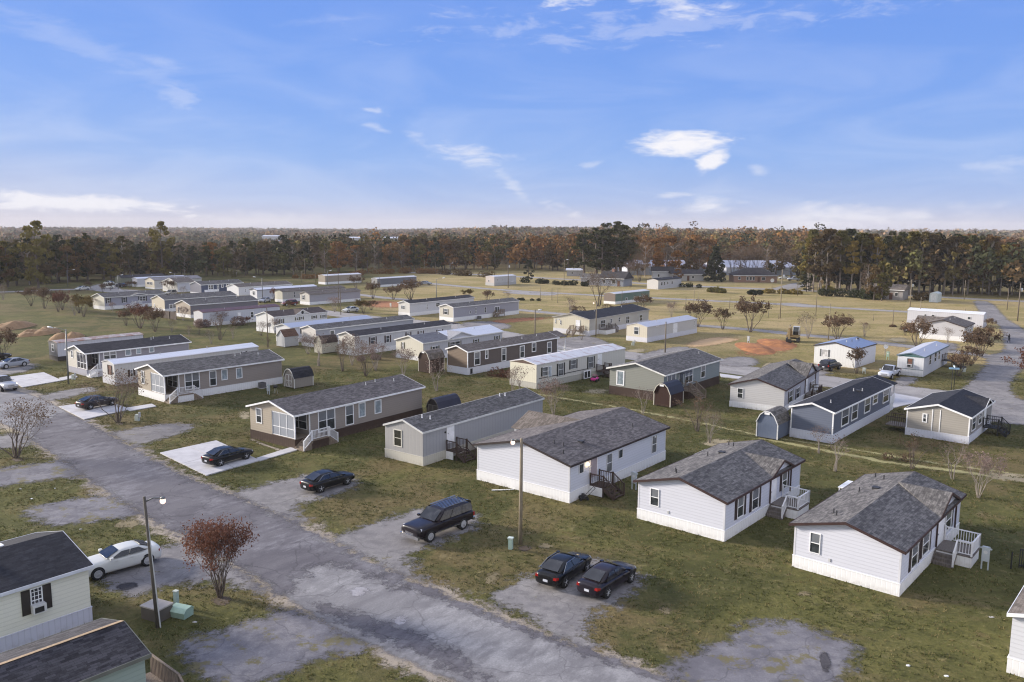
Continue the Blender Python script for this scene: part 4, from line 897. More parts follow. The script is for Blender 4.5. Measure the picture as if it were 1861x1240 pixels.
# small grey deck on the hidden side
mb = MB(); mb.box(-h.W2 - 2.3, -h.W2 - .1, -h.L2 + .6, -h.L2 + 2.6, .6, .7); dk = mb.build('back_deck', M_deckg, h.o)
rl = MB()
for y in (-h.L2 + .65, -h.L2 + 2.55):
    rl.bar((-h.W2 - 2.25, y, 1.6), (-h.W2 - .15, y, 1.6), .08)
    for i in range(10): rl.bar((-h.W2 - 2.25 + i * .22, y, .7), (-h.W2 - 2.25 + i * .22, y, 1.6), .04)
rl.build('railing', M_deckb, dk)
h = Home((1205.4, 731), 1107.4, 1306.5, 39.0, 'sage green home with dark brown skirting and tan side deck', wall=(.235, .275, .285), gable=(.255, .262, .235), roof=SH_GREY, skirt=DARKSK, trim=(.74, .73, .70), eave=3.55, sk=1.15, slope=.26, over=.35, group=GR_B)
h.win('F', 1121, 672.6, 1134.5, 701.5, fr=.15, mid=False, gl=sm)
for w_ in ((1212.5, 678, 1227.3, 704, 2), (1244.8, 669.6, 1258.3, 694, 2), (1273.8, 662, 1280.9, 685.5, 1)): h.win('S', *w_[:4], fr=.10, n=w_[4])
a0, a1 = h.door('S', 1234, 678, 1240.5, 699, m=glass((.05, .06, .07))); h.P('S', a0 - .6, a1 + .9, 3.25, 3.33, .02, .9, MB()).build('awning', M_blk, h.o)
h.deck(a0 - .5, a1 + .6, dep=1.7, hz=1.1, stairs=((0, 1.6, a0 + .0),), rail=M_deckl, deckm=M_deckl, skirt=siding(DARKSK, 'vert')); h.vents([(1.5, h.L2 - 1.5)], M_vent)
h = Home((974.8, 707.6), 927, 1135.5, 42.0, 'long cream trailer with rust-stained white roof and dark shutters', wall=(.60, .58, .535), gable=(.64, .61, .50), kind='wide', roof=metalroof((.74, .72, .71), (.42, .25, .19), rust=.42), skirt=(.44, .43, .39), eave=3.35, sk=.85, slope=.20, over=.08, skind='flat', group=GR_B)
for w_ in ((986, 668, 995.4, 682), (1014.5, 661, 1023.5, 682), (1037, 655, 1046.5, 669.5), (1069.5, 649, 1078, 668)): h.win('S', *w_, fr=.04, sh=M_blk, shw=.3, gl=M_scr)
a0, a1 = h.door('S', 1086, 645, 1092.6, 664); h.deck(a0 - .4, a1 + .8, dep=1.3, hz=.85, stairs=((0, 1.4, a0 - .3),), rail=M_deckb, deckm=M_deckb)
MB().box(h.W2 + .005, h.W2 + .03, -h.L2 + .5, a0 - .5, 1.35, 1.45).build('belt_trim', M_blk, h.o); h.door('S', 996.5, 667, 1001.5, 684, m=paint((.42, .47, .52)))
g_ = MB(); g_.ext([(-h.W2 + .1, -h.L2 - .03, h.eave), (h.W2 - .1, -h.L2 - .03, h.eave), (0, -h.L2 - .03, h.ridge - .05)], (0, .02, 0)); g_.build('gable_panel', paint((.10, .06, .045)), h.o)
h = Home((850, 681.8), 813, 1012.7, 41.0, 'dark taupe brown home with white trim and covered end porch', wall=(.118, .098, .090), gable=(.19, .142, .105), roof=SH_BRN, skirt=(.64, .65, .70), trim=TRIM, corner=TRIM, eave=3.55, sk=1.05, slope=.32, over=.22, group=GR_B)
for w_ in ((861.2, 640, 872.5, 663), (881.4, 635.7, 887, 652), (911.2, 633, 919.6, 656), (944.4, 629, 952.9, 650), (966.3, 623.3, 974, 639), (994, 621.8, 1001.9, 642)): h.win('S', *w_, fr=.13)
mb = MB(); mb.ext([(-h.W2 - .2, h.L2 + .3, h.eave - .054), (0, h.L2 + .3, h.ridge), (h.W2 + .2, h.L2 + .3, h.eave - .054), (h.W2 + .2, h.L2 + .3, h.eave + .06), (0, h.L2 + .3, h.ridge + .11), (-h.W2 - .2, h.L2 + .3, h.eave + .06)], (0, 2.2, 0)); mb.build('porch_roof', SH_BRN, h.o)
h.posts([(h.W2 - .1, h.L2 + 2.3), (-h.W2 + .1, h.L2 + 2.3)], z0=1.06); MB().box(-h.W2, h.W2, h.L2 + .08, h.L2 + 2.4, .95, 1.05).build('porch_floor', M_trim, h.o)
rl = MB(); [rl.bar((h.W2 - .05, h.L2 + .2 + i * .2, 1.05), (h.W2 - .05, h.L2 + .2 + i * .2, 1.95), .04) for i in range(11)]; rl.bar((h.W2 - .05, h.L2 + .2, 1.98), (h.W2 - .05, h.L2 + 4.2, .9), .08); rl.bar((h.W2 - .05, h.L2 + 2.4, 1.0), (h.W2 - .05, h.L2 + 4.2, .0), .08, .2); rl.build('railing', M_rail, h.o)
MB().box(h.W2 - .02, h.W2 + .07, -h.L2 + .5, -h.L2 + 1., .1, .9).build('access_hatch', M_blk, h.o); h.vents([(1., 3), (.7, -2), (.8, 7)], M_vent)
# --- third row
def simple(K, Au, Bu, hh, label, wall, gable=None, roof=SH_GREY, wins=(), kind='wide', skirt=WHITE, trim=None, eave=3.1, sk=.85, slope=.28, group=GR_B, shc=None, fw=(), over=.2, W=None, dm=None, doors=(), corner=None, fr=.07, L=None):
    h = Home(K, Au, Bu, hh, label, wall=wall, gable=gable, roof=roof, skirt=skirt, trim=trim, eave=eave, sk=sk, slope=slope, kind=kind, group=group, over=over, W=W, corner=corner, L=L)
    for w_ in fw: h.win('F', *w_[:4], fr=fr, sh=shc, shw=.25, n=w_[4] if len(w_) > 4 else 1)
    for w_ in wins: h.win('S', *w_[:4], fr=fr, sh=shc, shw=.3, n=w_[4] if len(w_) > 4 else 1, gl=M_glass)
    for d_ in doors: h.door('S', *d_)
    if dm:
        a0, a1 = h.fy(dm[0], K[1] - 20), h.fy(dm[1], K[1] - 25); h.dormer(a0, a1, 1, roof=roof, trim=trim, wall=siding(wall, kind), slope=dm[2] if len(dm) > 2 else .35, vent=len(dm) > 3)
    h.vents([(.8, -h.L2 * .4), (.9, h.L2 * .5)], M_vent); return h
mg = metalroof((.62, .63, .68), rust=.05)
CW = (.56, .55, .50)
h = simple((769.6, 657.2), 720, 912.8, 39.5, 'white home with olive shutters, front of its roof slate grey and rear white', (.52, .52, .55), (.62, .59, .50), roof=shingle((.15, .15, .165), (.24, .24, .26)), shc=M_green_sh, trim=(.7, .69, .66), eave=3.05, sk=.7,
           wins=((785, 630, 796, 641, 2), (817, 622, 836, 630, 2), (862, 617, 868, 624), (900, 611, 906, 618)), fw=((731, 622, 734, 634),))
_sp = h.fy(806, 640); MB().ext([(-h.W2 - .23, _sp + 2.0, h.eave + .05), (0, _sp + 2.0, h.ridge + .104), (h.W2 + .23, _sp + 2.0, h.eave + .05), (h.W2 + .23, _sp + 2.0, h.eave + .08), (0, _sp + 2.0, h.ridge + .134), (-h.W2 - .23, _sp + 2.0, h.eave + .08)], (0, h.L2 + .25 - _sp - 2.0, 0)).build('roof_coating', metalroof((.80, .80, .83), rust=.03), h.o)
h.dormer(h.fy(813.5, 630), h.fy(861, 620), 1, roof=shingle((.30, .30, .32), (.40, .40, .42)), trim=(.66, .66, .66), wall=siding((.52, .52, .55), 'wide'), slope=.30)
h = simple((645.5, 646.8), 616, 820, 39.5, 'long white home with charcoal roof and dark shutters', (.54, .54, .55), (.60, .575, .52), roof=SH_DARK, shc=M_brown, trim=(.72, .71, .68), eave=3.35, sk=.85, corner=(.6, .6, .6),
           wins=((673, 613, 682, 625.5), (701, 610, 708, 622), (739, 604, 745, 609.5), (761, 602, 768, 606.5), (795, 599.5, 803, 603)))
mb = MB(); mb.box(-h.W2, h.W2, h.L2 + .1, h.L2 + 2.2, .8, .9); mb.build('porch_floor', M_trim, h.o); h.posts([(h.W2 - .1, h.L2 + 2.1), (0, h.L2 + 2.1)]); MB().box(-h.W2 - .1, h.W2 + .1, h.L2 + .31, h.L2 + 2.3, h.eave - .02, h.eave + .1).build('porch_roof', SH_DARK, h.o)
h = simple((574.8, 632), 549, 751.4, 39.5, 'long grey home with cream gable, second from the long white charcoal-roofed one', (.37, .38, .43), (.58, .55, .52), roof=SH_GREY, kind='lap', trim=(.68, .67, .65), eave=3.3, sk=.85, wins=((599, 600.5, 608, 616),), fr=.12)
h = simple((529, 623.5), 502.6, 678, 39.0, 'white single-wide with pale lavender metal roof behind the grey shed', (.60, .61, .65), (.62, .62, .64), roof=metalroof((.47, .50, .60), rust=.08), trim=(.5, .5, .5), eave=2.9, sk=.8, slope=.24, shc=M_blk, wins=((548, 596, 552, 606),))
h = simple((498.7, 606), 466.5, 594.8, 38.0, 'bright white home with brown roof and small gable bearing a round vent', (.68, .68, .68), None, roof=shingle((.062, .048, .045), (.12, .09, .085)), trim=(.7, .69, .68), eave=3.4, sk=.8, shc=M_green_sh,
           wins=((509, 580, 514, 587.5), (538, 577, 543, 582), (546, 576, 550, 581), (568, 574, 574, 579), (584, 573, 591, 577.5)), dm=(537, 563, .5, 1))
h = simple((369.5, 594), 353, 509, 39.5, 'white trailer with dark red rusted roof behind pinkish shrubs', (.52, .53, .58), (.56, .56, .58), roof=metalroof((.115, .045, .04), (.17, .08, .06), rust=.5), eave=3.1, sk=.8, slope=.22, over=.08, doors=((432, 569, 437, 580),), wins=((455, 567, 461, 577), ))
h = simple((347, 578.5), 320.5, 469.6, 39.5, 'taupe home with big charcoal roof and tan gable, behind the red-roofed trailer', (.18, .17, .19), (.37, .31, .25), roof=SH_GREY, kind='lap', trim=(.68, .68, .68), eave=3.15, sk=.8, fw=((323.5, 557.5, 326.5, 570),), group=GR_C)
h = simple((300, 567.5), 276.7, 430, 39.5, 'home with cream gable and grey walls behind the picket fence', (.20, .21, .25), (.52, .46, .36), roof=SH_GREY, kind='lap', trim=(.68, .67, .65), eave=3.15, sk=.8, fw=((280, 552, 282, 560),), wins=((307, 553, 321, 563, 2),), fr=.12, group=GR_C)
h = simple((191, 563.5), 169.7, 300, 36., 'lavender grey home with black shutters, cream gable and centre gable porch', (.36, .36, .43), (.58, .56, .48), roof=SH_GREY, kind='lap', trim=(.7, .69, .66), eave=3.3, sk=.9, shc=M_blk, wins=((194, 542, 200, 551), (223, 541, 229, 550), (253, 539, 265, 547, 2), (280.5, 537.5, 291, 543, 2)), dm=(237.4, 267, .22), group=GR_C, over=.35)
h.deck(h.fy(240, 555), h.fy(252, 553), dep=1.8, hz=.9, stairs=((-1, 1.1, .5),), rail=M_rail, deckm=M_deckl)
h = simple((222, 520.6), 209.6, 300, 39.5, 'olive green home with dark roof at the wood edge, far left', (.20, .21, .16), (.20, .21, .16), roof=SH_DARK, skirt=(.45, .45, .42), eave=3.1, sk=.9, group=GR_C)
h = simple((250, 522), 241, 338, 38.5, 'white trailer with shining white metal roof, second in the far left row', (.58, .58, .62), None, roof=metalroof((.75, .76, .82), rust=.02), eave=3., sk=.8, slope=.2, group=GR_C)
h = simple((281.2, 526), 264.5, 367, 39.5, 'cream home with pale grey roof and twin gable windows in the far left row', (.54, .53, .51), (.57, .52, .42), roof=shingle((.22, .21, .22), (.30, .29, .30)), eave=3.1, sk=.5, fw=((267, 512, 277.5, 518, 2),), group=GR_C)
h = simple((323, 531.3), 296, 356, 39.5, 'white home with brown roof beside the grey porch home, far left row', (.62, .62, .66), (.60, .58, .54), roof=SH_BRN, eave=3.1, sk=.4, trim=(.66, .65, .62), group=GR_C)
h = simple((366.4, 537.5), 346.4, 441.9, 39.0, 'navy blue and grey home with white porch and long grey roof, far left row', (.075, .09, .14), (.22, .22, .26), roof=SH_GREY, kind='lap', trim=(.72, .72, .70), eave=3.4, sk=.9, wins=((378, 518, 388, 526.5, 2), (394, 517, 398, 526), (402, 516, 406, 523), (411, 515, 416, 521)), fr=.14, group=GR_C)
MB().box(h.W2 + .1, h.W2 + 2.0, -h.L2, -h.L2 + 5, .1, 1.0).build('porch_base', M_trim, h.o); MB().box(h.W2 + 1.9, h.W2 + 2.0, -h.L2, -h.L2 + 5, 1.0, 1.9).build('railing', M_rail, h.o)
h = simple((434.5, 542), 413, 531, 38.5, 'plain white home with dark roof and cream skirting, far left row', (.66, .66, .68), None, roof=SH_BRN, skirt=(.55, .53, .48), eave=3.3, sk=.85, trim=(.7, .7, .68), wins=((445, 525.5, 447, 531),), group=GR_C)
h = simple((467.7, 546), 454.8, 576, 39.0, 'white single-wide with white roof behind the silver sport utility car', (.60, .62, .68), (.64, .64, .67), roof=metalroof((.76, .76, .80), rust=.02), eave=3.05, sk=.8, slope=.24, trim=(.10, .10, .12), fw=((459, 529, 463.5, 536.5),), group=GR_C)
h = simple((513.8, 549.8), 500, 627, 39.0, 'cream-grey single-wide with taupe roof beside the silver-roofed row end', (.40, .385, .37), (.58, .55, .45), roof=SH_BRN, eave=3.1, sk=.85, slope=.28, wins=((533.5, 531, 537, 540), (520, 532.5, 522, 536)), fr=.04, group=GR_C)
h = simple((563, 554.7), 545.8, 655, 39.5, 'lilac grey single-wide with cream shuttered end, right end of its row', (.37, .36, .40), (.52, .50, .46), roof=SH_BRN, eave=3.05, sk=.8, slope=.28, fw=((549.5, 536.5, 553.5, 545),), shc=M_blk, trim=(.25, .22, .2), group=GR_C)
h = simple((591.5, 517.5), 586.8, 657, 39.0, 'tan trailer with bowed white roof at the edge of the wood', (.34, .29, .235), None, roof=metalroof((.72, .70, .70), rust=.1), eave=3.3, sk=.9, slope=.18, W=4.2, over=.08)
h = simple((686, 522.5), 675.4, 757, 39.0, 'blue-grey trailer with white roof behind three crape myrtles', (.17, .18, .21), (.28, .28, .29), roof=metalroof((.72, .72, .74), rust=.08), eave=3.1, sk=.8, slope=.18, over=.08)
h = simple((745, 575.3), 724.5, 861, 38.0, 'white single-wide with black roof beside the red clay strip', (.57, .57, .60), (.60, .58, .55), roof=SH_DARK, eave=3.2, sk=.85, slope=.28, trim=(.68, .67, .66), fw=((729, 555, 736, 562, 2),), wins=((775, 553, 777, 562), (792, 551, 799, 557)), fr=.05)
h = simple((824, 585.2), 799, 942.6, 40.0, 'lilac grey home with cream gable, small brown steps and sliding door', (.35, .345, .39), (.52, .49, .42), roof=SH_GREY, kind='lap', eave=3.4, sk=.95, slope=.27, trim=(.72, .71, .70), corner=(.7, .7, .7), fw=((807, 561, 813.5, 572),), shc=M_blk,)
for w_ in ((853, 565.5, 856, 570), (863.5, 559, 866, 570), (880.5, 558.5, 883.5, 568.5)): h.win('S', *w_, fr=.06, gl=M_glass)
h.win('S', 899, 557.5, 907.5, 570.5, n=2, fr=.12, mid=False); h.deck(h.fy(899, 570), h.fy(909, 569), dep=1.4, hz=.9, stairs=((-1, 1.1, .3),), rail=M_deckl, deckm=M_deckl); AC(h, h.fy(866, 578), label='dark condenser unit at the foot of the lilac grey home with the sliding door')
h = simple((898.3, 519.8), 882.6, 937.8, 40.0, 'raised white trailer with red-tinged end and dark gaps beneath', (.50, .50, .52), (.52, .46, .44), roof=metalroof((.70, .70, .73), rust=.1), eave=3.4, sk=1.1, slope=.16, skirt=(.45, .45, .46), over=.06, fw=((887, 508.5, 890, 512.5),), wins=((903, 507, 904.5, 511), (913, 506, 914.5, 510.5), (928, 511, 934, 514, 2)))
# --- right of the back road
h = simple((1070.8, 610.5), 1005.8, 1178.2, 36.0, 'wide cream home with black roof and two wooden decks', (.47, .45, .405), (.62, .575, .455), roof=SH_BLK, eave=3.35, sk=1.0, slope=.22, skirt=(.68, .68, .73), trim=(.40, .38, .35), over=.2, doors=(),
           fw=((1009, 580, 1010.5, 588), (1018, 582, 1020, 590), (1012.5, 579, 1017, 581.5)), wins=((1091.6, 582.5, 1099.6, 594, 2), (1109, 580, 1112, 587), (1124, 577, 1127, 585), (1137.5, 575.5, 1143.5, 587, 2), (1162, 573, 1167, 584)), fr=.05)
_a = h.fy(1092, 593); h.deck(_a - 1, _a + 3.0, dep=1.8, hz=1.0, stairs=((1, 1.3, .4),), rail=M_deckg, deckm=M_deckg, skirt=siding(WHITE, 'vert'))
h.deck(.6, 3.2, dep=1.6, hz=1., stairs=((0, 1.4, .8),), face='F', rail=M_deckl, deckm=M_deckl); h.door('F', loc=(1.2, 2.1, 1.05, 3.0))
h.dormer(-h.L2 + 6, -h.L2 + 10.5, -1, roof=SH_BLK, wall=M_trim, slope=.3)
h = simple((1175.7, 622.8), 1138.3, 1266, 40.5, 'white single-wide with silvery patched roof and bay window end', (.55, .535, .52), (.62, .57, .47), roof=metalroof((.60, .60, .64), rust=.14, seam=.9), eave=3.0, sk=.9, slope=.24, skirt=(.66, .66, .72), over=.1, fw=((1152.5, 594, 1161, 608.5),), wins=((1260.5, 583, 1262, 592), (1192, 591, 1197, 593)), doors=((1223.5, 589, 1230, 605),))
h = simple((1553, 669.8), 1478.7, 1590, 43.0, 'white home with blue metal roof behind the dark sport utility car', (.62, .63, .68), (.68, .68, .67), roof=metalroof((.27, .33, .47), (.33, .38, .5), rust=.1), trim=(.05, .035, .03), eave=3.05, sk=.02, slope=.24, over=.12, kind='wide', fw=())
h.win('F', 1493.5, 634.5, 1504.5, 649, fr=.05, mid=False, sh=paint((.12, .12, .12)), shw=.25, gl=glass((.38, .37, .36), .5)); h.vents([(1, 0), (1.2, 2.5)], M_dkvent); h.vents([(.6, 3.5)], M_dkvent, 'box')
h = simple((1677, 685.8), 1629.3, 1721, 39.0, 'white trailer with teal gable, silver roof and rickety dark steps', (.60, .61, .66), (.66, .67, .70), roof=metalroof((.52, .53, .58), rust=.1, seam=.8), eave=3.0, sk=.02, slope=.26, over=.12, trim=(.10, .15, .17), wins=((1689, 646.5, 1691.5, 662), (1698.5, 642, 1701, 657), (1705.5, 637.5, 1707.5, 653)), fr=.05)
g_ = MB(); g_.ext([(-h.W2 + .02, -h.L2 - .03, h.eave - .1), (h.W2 - .02, -h.L2 - .03, h.eave - .1), (0, -h.L2 - .03, h.ridge - .04)], (0, .015, 0)); g_.build('gable_panel', paint((.07, .15, .15)), h.o)
h.win('F', 1649, 651, 1658.5, 668, fr=.08, fm=paint((.12, .15, .16)), gl=glass((.16, .06, .03), .5), ac=True); h.P('F', -h.W2, h.W2, 1.0, 1.07, .016, .03, MB()).build('belt_trim', paint((.08, .14, .16)), h.o)
_a = h.fy(1712, 660); h.deck(_a - .8, _a + 1.2, dep=1.5, hz=1.1, stairs=((0, 1.5, _a - .6),), rail=M_deckb, deckm=M_blk)
h = simple((1751, 621.3), 1671, 1767.5, 39.0, 'pale grey double home with mottled brown-grey roof beyond the junction', (.50, .49, .50), (.53, .52, .54), roof=SH_BRN, kind='lap', trim=(.05, .035, .035), eave=2.9, sk=.95, slope=.29, over=.22, wins=((1755.5, 596, 1757.5, 605), (1763, 592, 1765, 602)), fr=.05)
h.dormer(0, 5, -1, roof=SH_BRN, wall=M_trim, slope=.4, proud=2.0)
h = Home((1648, 586.5), None, 1786, 129.5, 'very long white trailer with white roof lying crosswise beyond the grey double home', wall=(.58, .58, .62), kind='wide', roof=metalroof((.80, .80, .83), rust=.02), skirt=(.50, .50, .54), eave=3.0, sk=.7, slope=.18, over=.08, W=4.3, group=GR_B)
for w_ in ((1680, 571, 1683, 576), (1693, 572, 1698.5, 577), (1758.5, 576, 1764, 581)): h.win('S', *w_, fr=.04, mid=False)
h = simple((1118, 553.5), 1115, 1180, 41.0, 'green-grey trailer with white roof half hidden by the orange-topped tree', (.14, .20, .17), (.20, .16, .14), roof=metalroof((.62, .62, .64), rust=.1), eave=3.0, sk=.8, slope=.14, over=.06, W=4., wins=((1137, 541, 1140, 547), (1152, 540, 1156, 547), (1162, 538, 1164, 546), (1168, 536, 1171, 541)))
h = simple((1196, 526.2), 1175.5, 1238, 39.0, 'white trailer with black roof near the highway', (.54, .54, .56), (.62, .60, .58), roof=SH_BLK, eave=3.3, sk=.1, slope=.25, wins=((1201, 513, 1204, 519), (1206, 512.5, 1208.5, 518), (1220, 511.5, 1223, 516), (1212, 512, 1214.5, 517)))
# --- sheds
def shed(K, Au, Bu, hh, label, wall, roof, trim, ht=1.55, rise=1.2, gambrel=True, doors=None, W=None, L=None, kind='vert', signm=None):
    tmp = Home.__new__(Home); Kp = gp(*K); h = Home(K, Au, Bu, hh, label, name='storage_shed', cat='shed', wall=wall, kind=kind, roof=M_blk, skirt=wall, eave=ht, sk=.0, slope=.01, over=.02, W=W, L=L, group='small storage sheds')
    for ch in list(h.o.children):
        bpy.data.objects.remove(ch)
    W2, L2 = h.W2, h.L2; o = h.o; t = ht + rise
    pr = [(W2, ht), (W2 * .66, ht + rise * .66), (W2 * .30, ht + rise * .95), (0, t)] if gambrel else [(W2, ht), (0, t)]
    full = [(-x, z) for x, z in pr] + [(x, z) for x, z in pr[::-1][1:]]
    pts = [(-W2, .12)] + full + [(W2, .12)]
    MB().ext([(x * .985, -L2, z - (.02 if z > .2 else 0)) for x, z in pts], (0, 2 * L2, 0)).build('wall', siding(wall, kind), o)
    rb = MB()
    out_ = [(x * 1.05, z + .02) for x, z in full]; out_[0] = (-W2 * 1.06, ht - .06); out_[-1] = (W2 * 1.06, ht - .06); inn = [(x * .985, z - .03) for x, z in full]
    for i in range(len(out_) - 1):
        rb.ext([(out_[i][0], -L2 - .12, out_[i][1]), (out_[i + 1][0], -L2 - .12, out_[i + 1][1]), (inn[i + 1][0], -L2 - .12, inn[i + 1][1]), (inn[i][0], -L2 - .12, inn[i][1])], (0, 2 * L2 + .24, 0))
    rb.build('roof', roof, o)
    if trim:
        tb = MB(); tw = .09
        for i in range(len(full) - 1):
            a, b_ = Vector((full[i][0], -L2 - .14, full[i][1] - .02)), Vector((full[i + 1][0], -L2 - .14, full[i + 1][1] - .02)); tb.bar(a, b_, tw, .04, up=(0, 1, 0))
        for sx in (-1, 1): tb.box(sx * (W2 + .02), sx * (W2 - .09), -L2 - .03, -L2 + .05, .1, ht - .02); tb.box(sx * (W2 + .02), sx * (W2 - .06), L2 + .02, L2 - .08, .1, ht - .02)
        tb.build('trim', paint(trim), o)
    mb = MB(); [mb.box(-W2 + .1, W2 - .1, y - .07, y + .07, 0, .12) for y in (-L2 + .3, 0, L2 - .3)]; mb.build('skid', M_deckb, o)
    if doors:
        for sx in (-1, 1):
            f = MB(); x0, x1 = (-.72, -.02) if sx < 0 else (.02, .72); zt = ht + rise * .35
            f.box(x0, x1, -L2 - .05, -L2 - .01, .2, zt); d = f.build('door', doors, o)
            f = MB()
            for (p, q, r_, s_) in ((x0, x0 + .07, .2, zt), (x1 - .07, x1, .2, zt), (x0, x1, .2, .28), (x0, x1, zt - .08, zt), (x0, x1, (zt + .2) / 2 - .04, (zt + .2) / 2 + .04)): f.box(p, q, -L2 - .08, -L2 - .05, r_, s_)
            f.bar((x0 + .05, -L2 - .065, .25), (x1 - .05, -L2 - .065, (zt + .2) / 2), .06, .02); f.build('door_trim', paint(trim), d)
    if signm: MB().box(-.28, .28, -L2 - .19, -L2 - .16, t - .35, t - .12).build('sign_plate', signm, o)
    return h
RF_BLK = paint((.018, .018, .022), .5); RF_GREY = SH_DARK
shed((535.5, 707.6), 516.6, 569.7, 39.5, 'tan storage shed with black barn roof and white framed double doors', (.27, .245, .215), SH_BLK, (.62, .61, .58), ht=1.5, rise=1.2, doors=paint((.25, .22, .2)))
shed((799, 768), 776, 837.4, 38.0, 'black barn shed half hidden behind the plain grey single-wide', (.03, .025, .025), paint((.022, .020, .032), .5), (.10, .09, .08), ht=1.5, rise=1.15, doors=paint((.05, .045, .04)))
shed((781, 679.3), 760.4, 807.7, 39.5, 'dark brown barn shed with white edge trim in front of the olive-shuttered home', (.055, .032, .024), SH_BRN, (.62, .58, .50), ht=2.2, rise=1.2, signm=M_trim)
shed((1218, 741.9), 1187.6, 1241.5, 39.0, 'dark red-brown barn shed with black roof beside the sage green home', (.040, .018, .014), paint((.016, .016, .024), .5), (.58, .54, .46), ht=1.7, rise=1.25, signm=M_trim)
shed((1412.7, 801.4), 1373.8, 1434.8, 40.0, 'steel blue barn shed with grey roof against the slate blue home', (.125, .155, .225), SH_GREY, (.70, .70, .70), ht=1.75, rise=1.25, signm=M_trim)
shed((517.4, 632), 503.2, 542.5, 39.5, 'pale grey shed with rusty brown roof in front of the lavender-roofed home', (.42, .43, .45), shingle((.10, .058, .04), (.17, .10, .07)), (.6, .6, .6), ht=2.0, rise=1.2, gambrel=False)
shed((585.7, 644), 571.5, 614, 39.5, 'cream shed with dark brown roof in front of the long grey home', (.44, .425, .36), shingle((.045, .03, .026), (.08, .06, .05)), (.45, .43, .36), ht=1.9, rise=1.2)
# white arched shed and other far buildings
h = Home((1703.6, 550), 1688.3, None, 39.5, 'white round-topped metal shed near the highway junction', name='storage_shed', cat='shed', wall=(.5, .5, .5), roof=M_blk, eave=1, sk=0, W=None, L=5., group='small storage sheds')
for ch in list(h.o.children): bpy.data.objects.remove(ch)
pts = [(-h.W2, 0)] + [(-h.W2 * math.cos(t * math.pi / 12), 2.4 + h.W2 * .55 * math.sin(t * math.pi / 12)) for t in range(13)] + [(h.W2, 0)]
MB().ext([(x, -h.L2, z) for x, z in pts], (0, h.L, 0)).build('shell', metalroof((.62, .68, .68), rust=.02), h.o)
mb = MB(); mb.box(-h.W2 * .6, h.W2 * .6, -h.L2 - .05, -h.L2, 0.1, 2.5); mb.build('door', paint((.66, .68, .68)), h.o)
def hiphouse(c, hh, W, L, ht, rise, wall, roof, label, hip=True, wins=(), overhang=.5, name='house', chim=None, porch=False, doorx=None):
    o = thing(name, label, 'house', c, hh); W2, L2 = W / 2, L / 2
    MB().box(-L2, L2, -W2, W2, 0, ht).build('wall', wall, o)
    ox, oy = L2 + overhang, W2 + overhang; k = oy if hip else -.0
    r = MB().add([(-ox, -oy, ht), (ox, -oy, ht), (ox, oy, ht), (-ox, oy, ht), (-ox + k, 0, ht + rise), (ox - k, 0, ht + rise), (-ox, -oy, ht - .12), (ox, -oy, ht - .12), (ox, oy, ht - .12), (-ox, oy, ht - .12)],
                 [(0, 1, 5, 4), (2, 3, 4, 5), (1, 2, 5), (3, 0, 4), (6, 7, 1, 0), (7, 8, 2, 1), (8, 9, 3, 2), (9, 6, 0, 3), (9, 8, 7, 6)])
    r.build('roof', roof, o)
    mb = MB(); mb.box(-ox - .03, ox + .03, -oy - .04, -oy - .002, ht - .16, ht + .03); mb.build('roof_trim', M_trim, o)
    for (x, w_, z0, z1) in wins:
        f = MB().box(x - w_ / 2, x + w_ / 2, -W2 - .06, -W2 - .002, z0, z1).build('window', M_trim, o); MB().box(x - w_ / 2 + .1, x + w_ / 2 - .1, -W2 - .09, -W2 - .06, z0 + .1, z1 - .1).build('pane', M_glass, f)
    if doorx is not None: MB().box(doorx - .5, doorx + .5, -W2 - .05, -W2 - .002, .1, 2.2).build('door', paint((.12, .06, .04)), o)
    if chim: MB().box(chim - .5, chim + .5, -.5, .5, ht + rise * .4, ht + rise + .8).build('chimney', paint((.3, .16, .12)), o)
    return o
brick = siding((.30, .19, .145), 'lap')
c = gp(1374, 513.5); hiphouse((c.x, c.y + 5, 0), 4, 11, 17.5, 2.9, 3.0, brick, SH_DARK, 'low brick ranch house with dark hipped roof across the highway', wins=((-6.6, 1.1, 1.1, 2.3), (-3.3, 1., .9, 2.4), (-2., 1., .9, 2.4), (-.8, 1., .9, 2.4), (3.2, 1.5, .9, 2.3)), doorx=1.3)
o_ = bpy.context.scene.objects[-1]
c = gp(1256, 511); hiphouse((c.x - 1, c.y + 5, 0), 2, 9, 13, 2.9, 1.8, siding((.40, .39, .39), 'lap'), SH_DARK, 'pale grey house with dark roof left of the big evergreen', hip=False, wins=((-3, 1, 1, 2.2), (2, 1, 1, 2.2)), doorx=0)
c = gp(1210, 509); hiphouse((c.x, c.y + 8, 0), 6, 8, 9, 3.4, 2.0, siding((.50, .51, .55), 'lap'), SH_DARK, 'white house with steep dark roof behind the bare pecan trees', hip=False, wins=((-2, 1, 1, 2.3),))
c = gp(1122, 521); hiphouse((c.x, c.y + 5, 0), 32, 8, 10, 3.0, 2.6, siding((.25, .27, .32), 'lap'), SH_DARK, 'slate blue cottage with pointed front gable beside the pine grove', hip=False, wins=((-3, 1.2, 1, 2.4), (1, 1.6, 1, 2.6)), doorx=3, chim=-1)
c = gp(1090, 520); hiphouse((c.x, c.y + 6, 0), 20, 7, 12, 2.9, 1.5, siding((.42, .40, .41), 'lap'), SH_GREY, 'low grey house hidden by the orange-topped tree', hip=False, wins=((-3, 1.2, 1, 2.2), (2, 1.2, 1, 2.2)))
c = gp(1631, 546); hiphouse((c.x, c.y + 5, 0), 39.5, 6.5, 9, 3.2, 1.6, siding((.33, .31, .31), 'lap'), SH_BRN, 'small grey cottage with white skirting beside the green and orange tree', hip=False, wins=((-2, 1., 1.2, 2.4), (2.6, 1., 1.2, 2.4)), doorx=1)
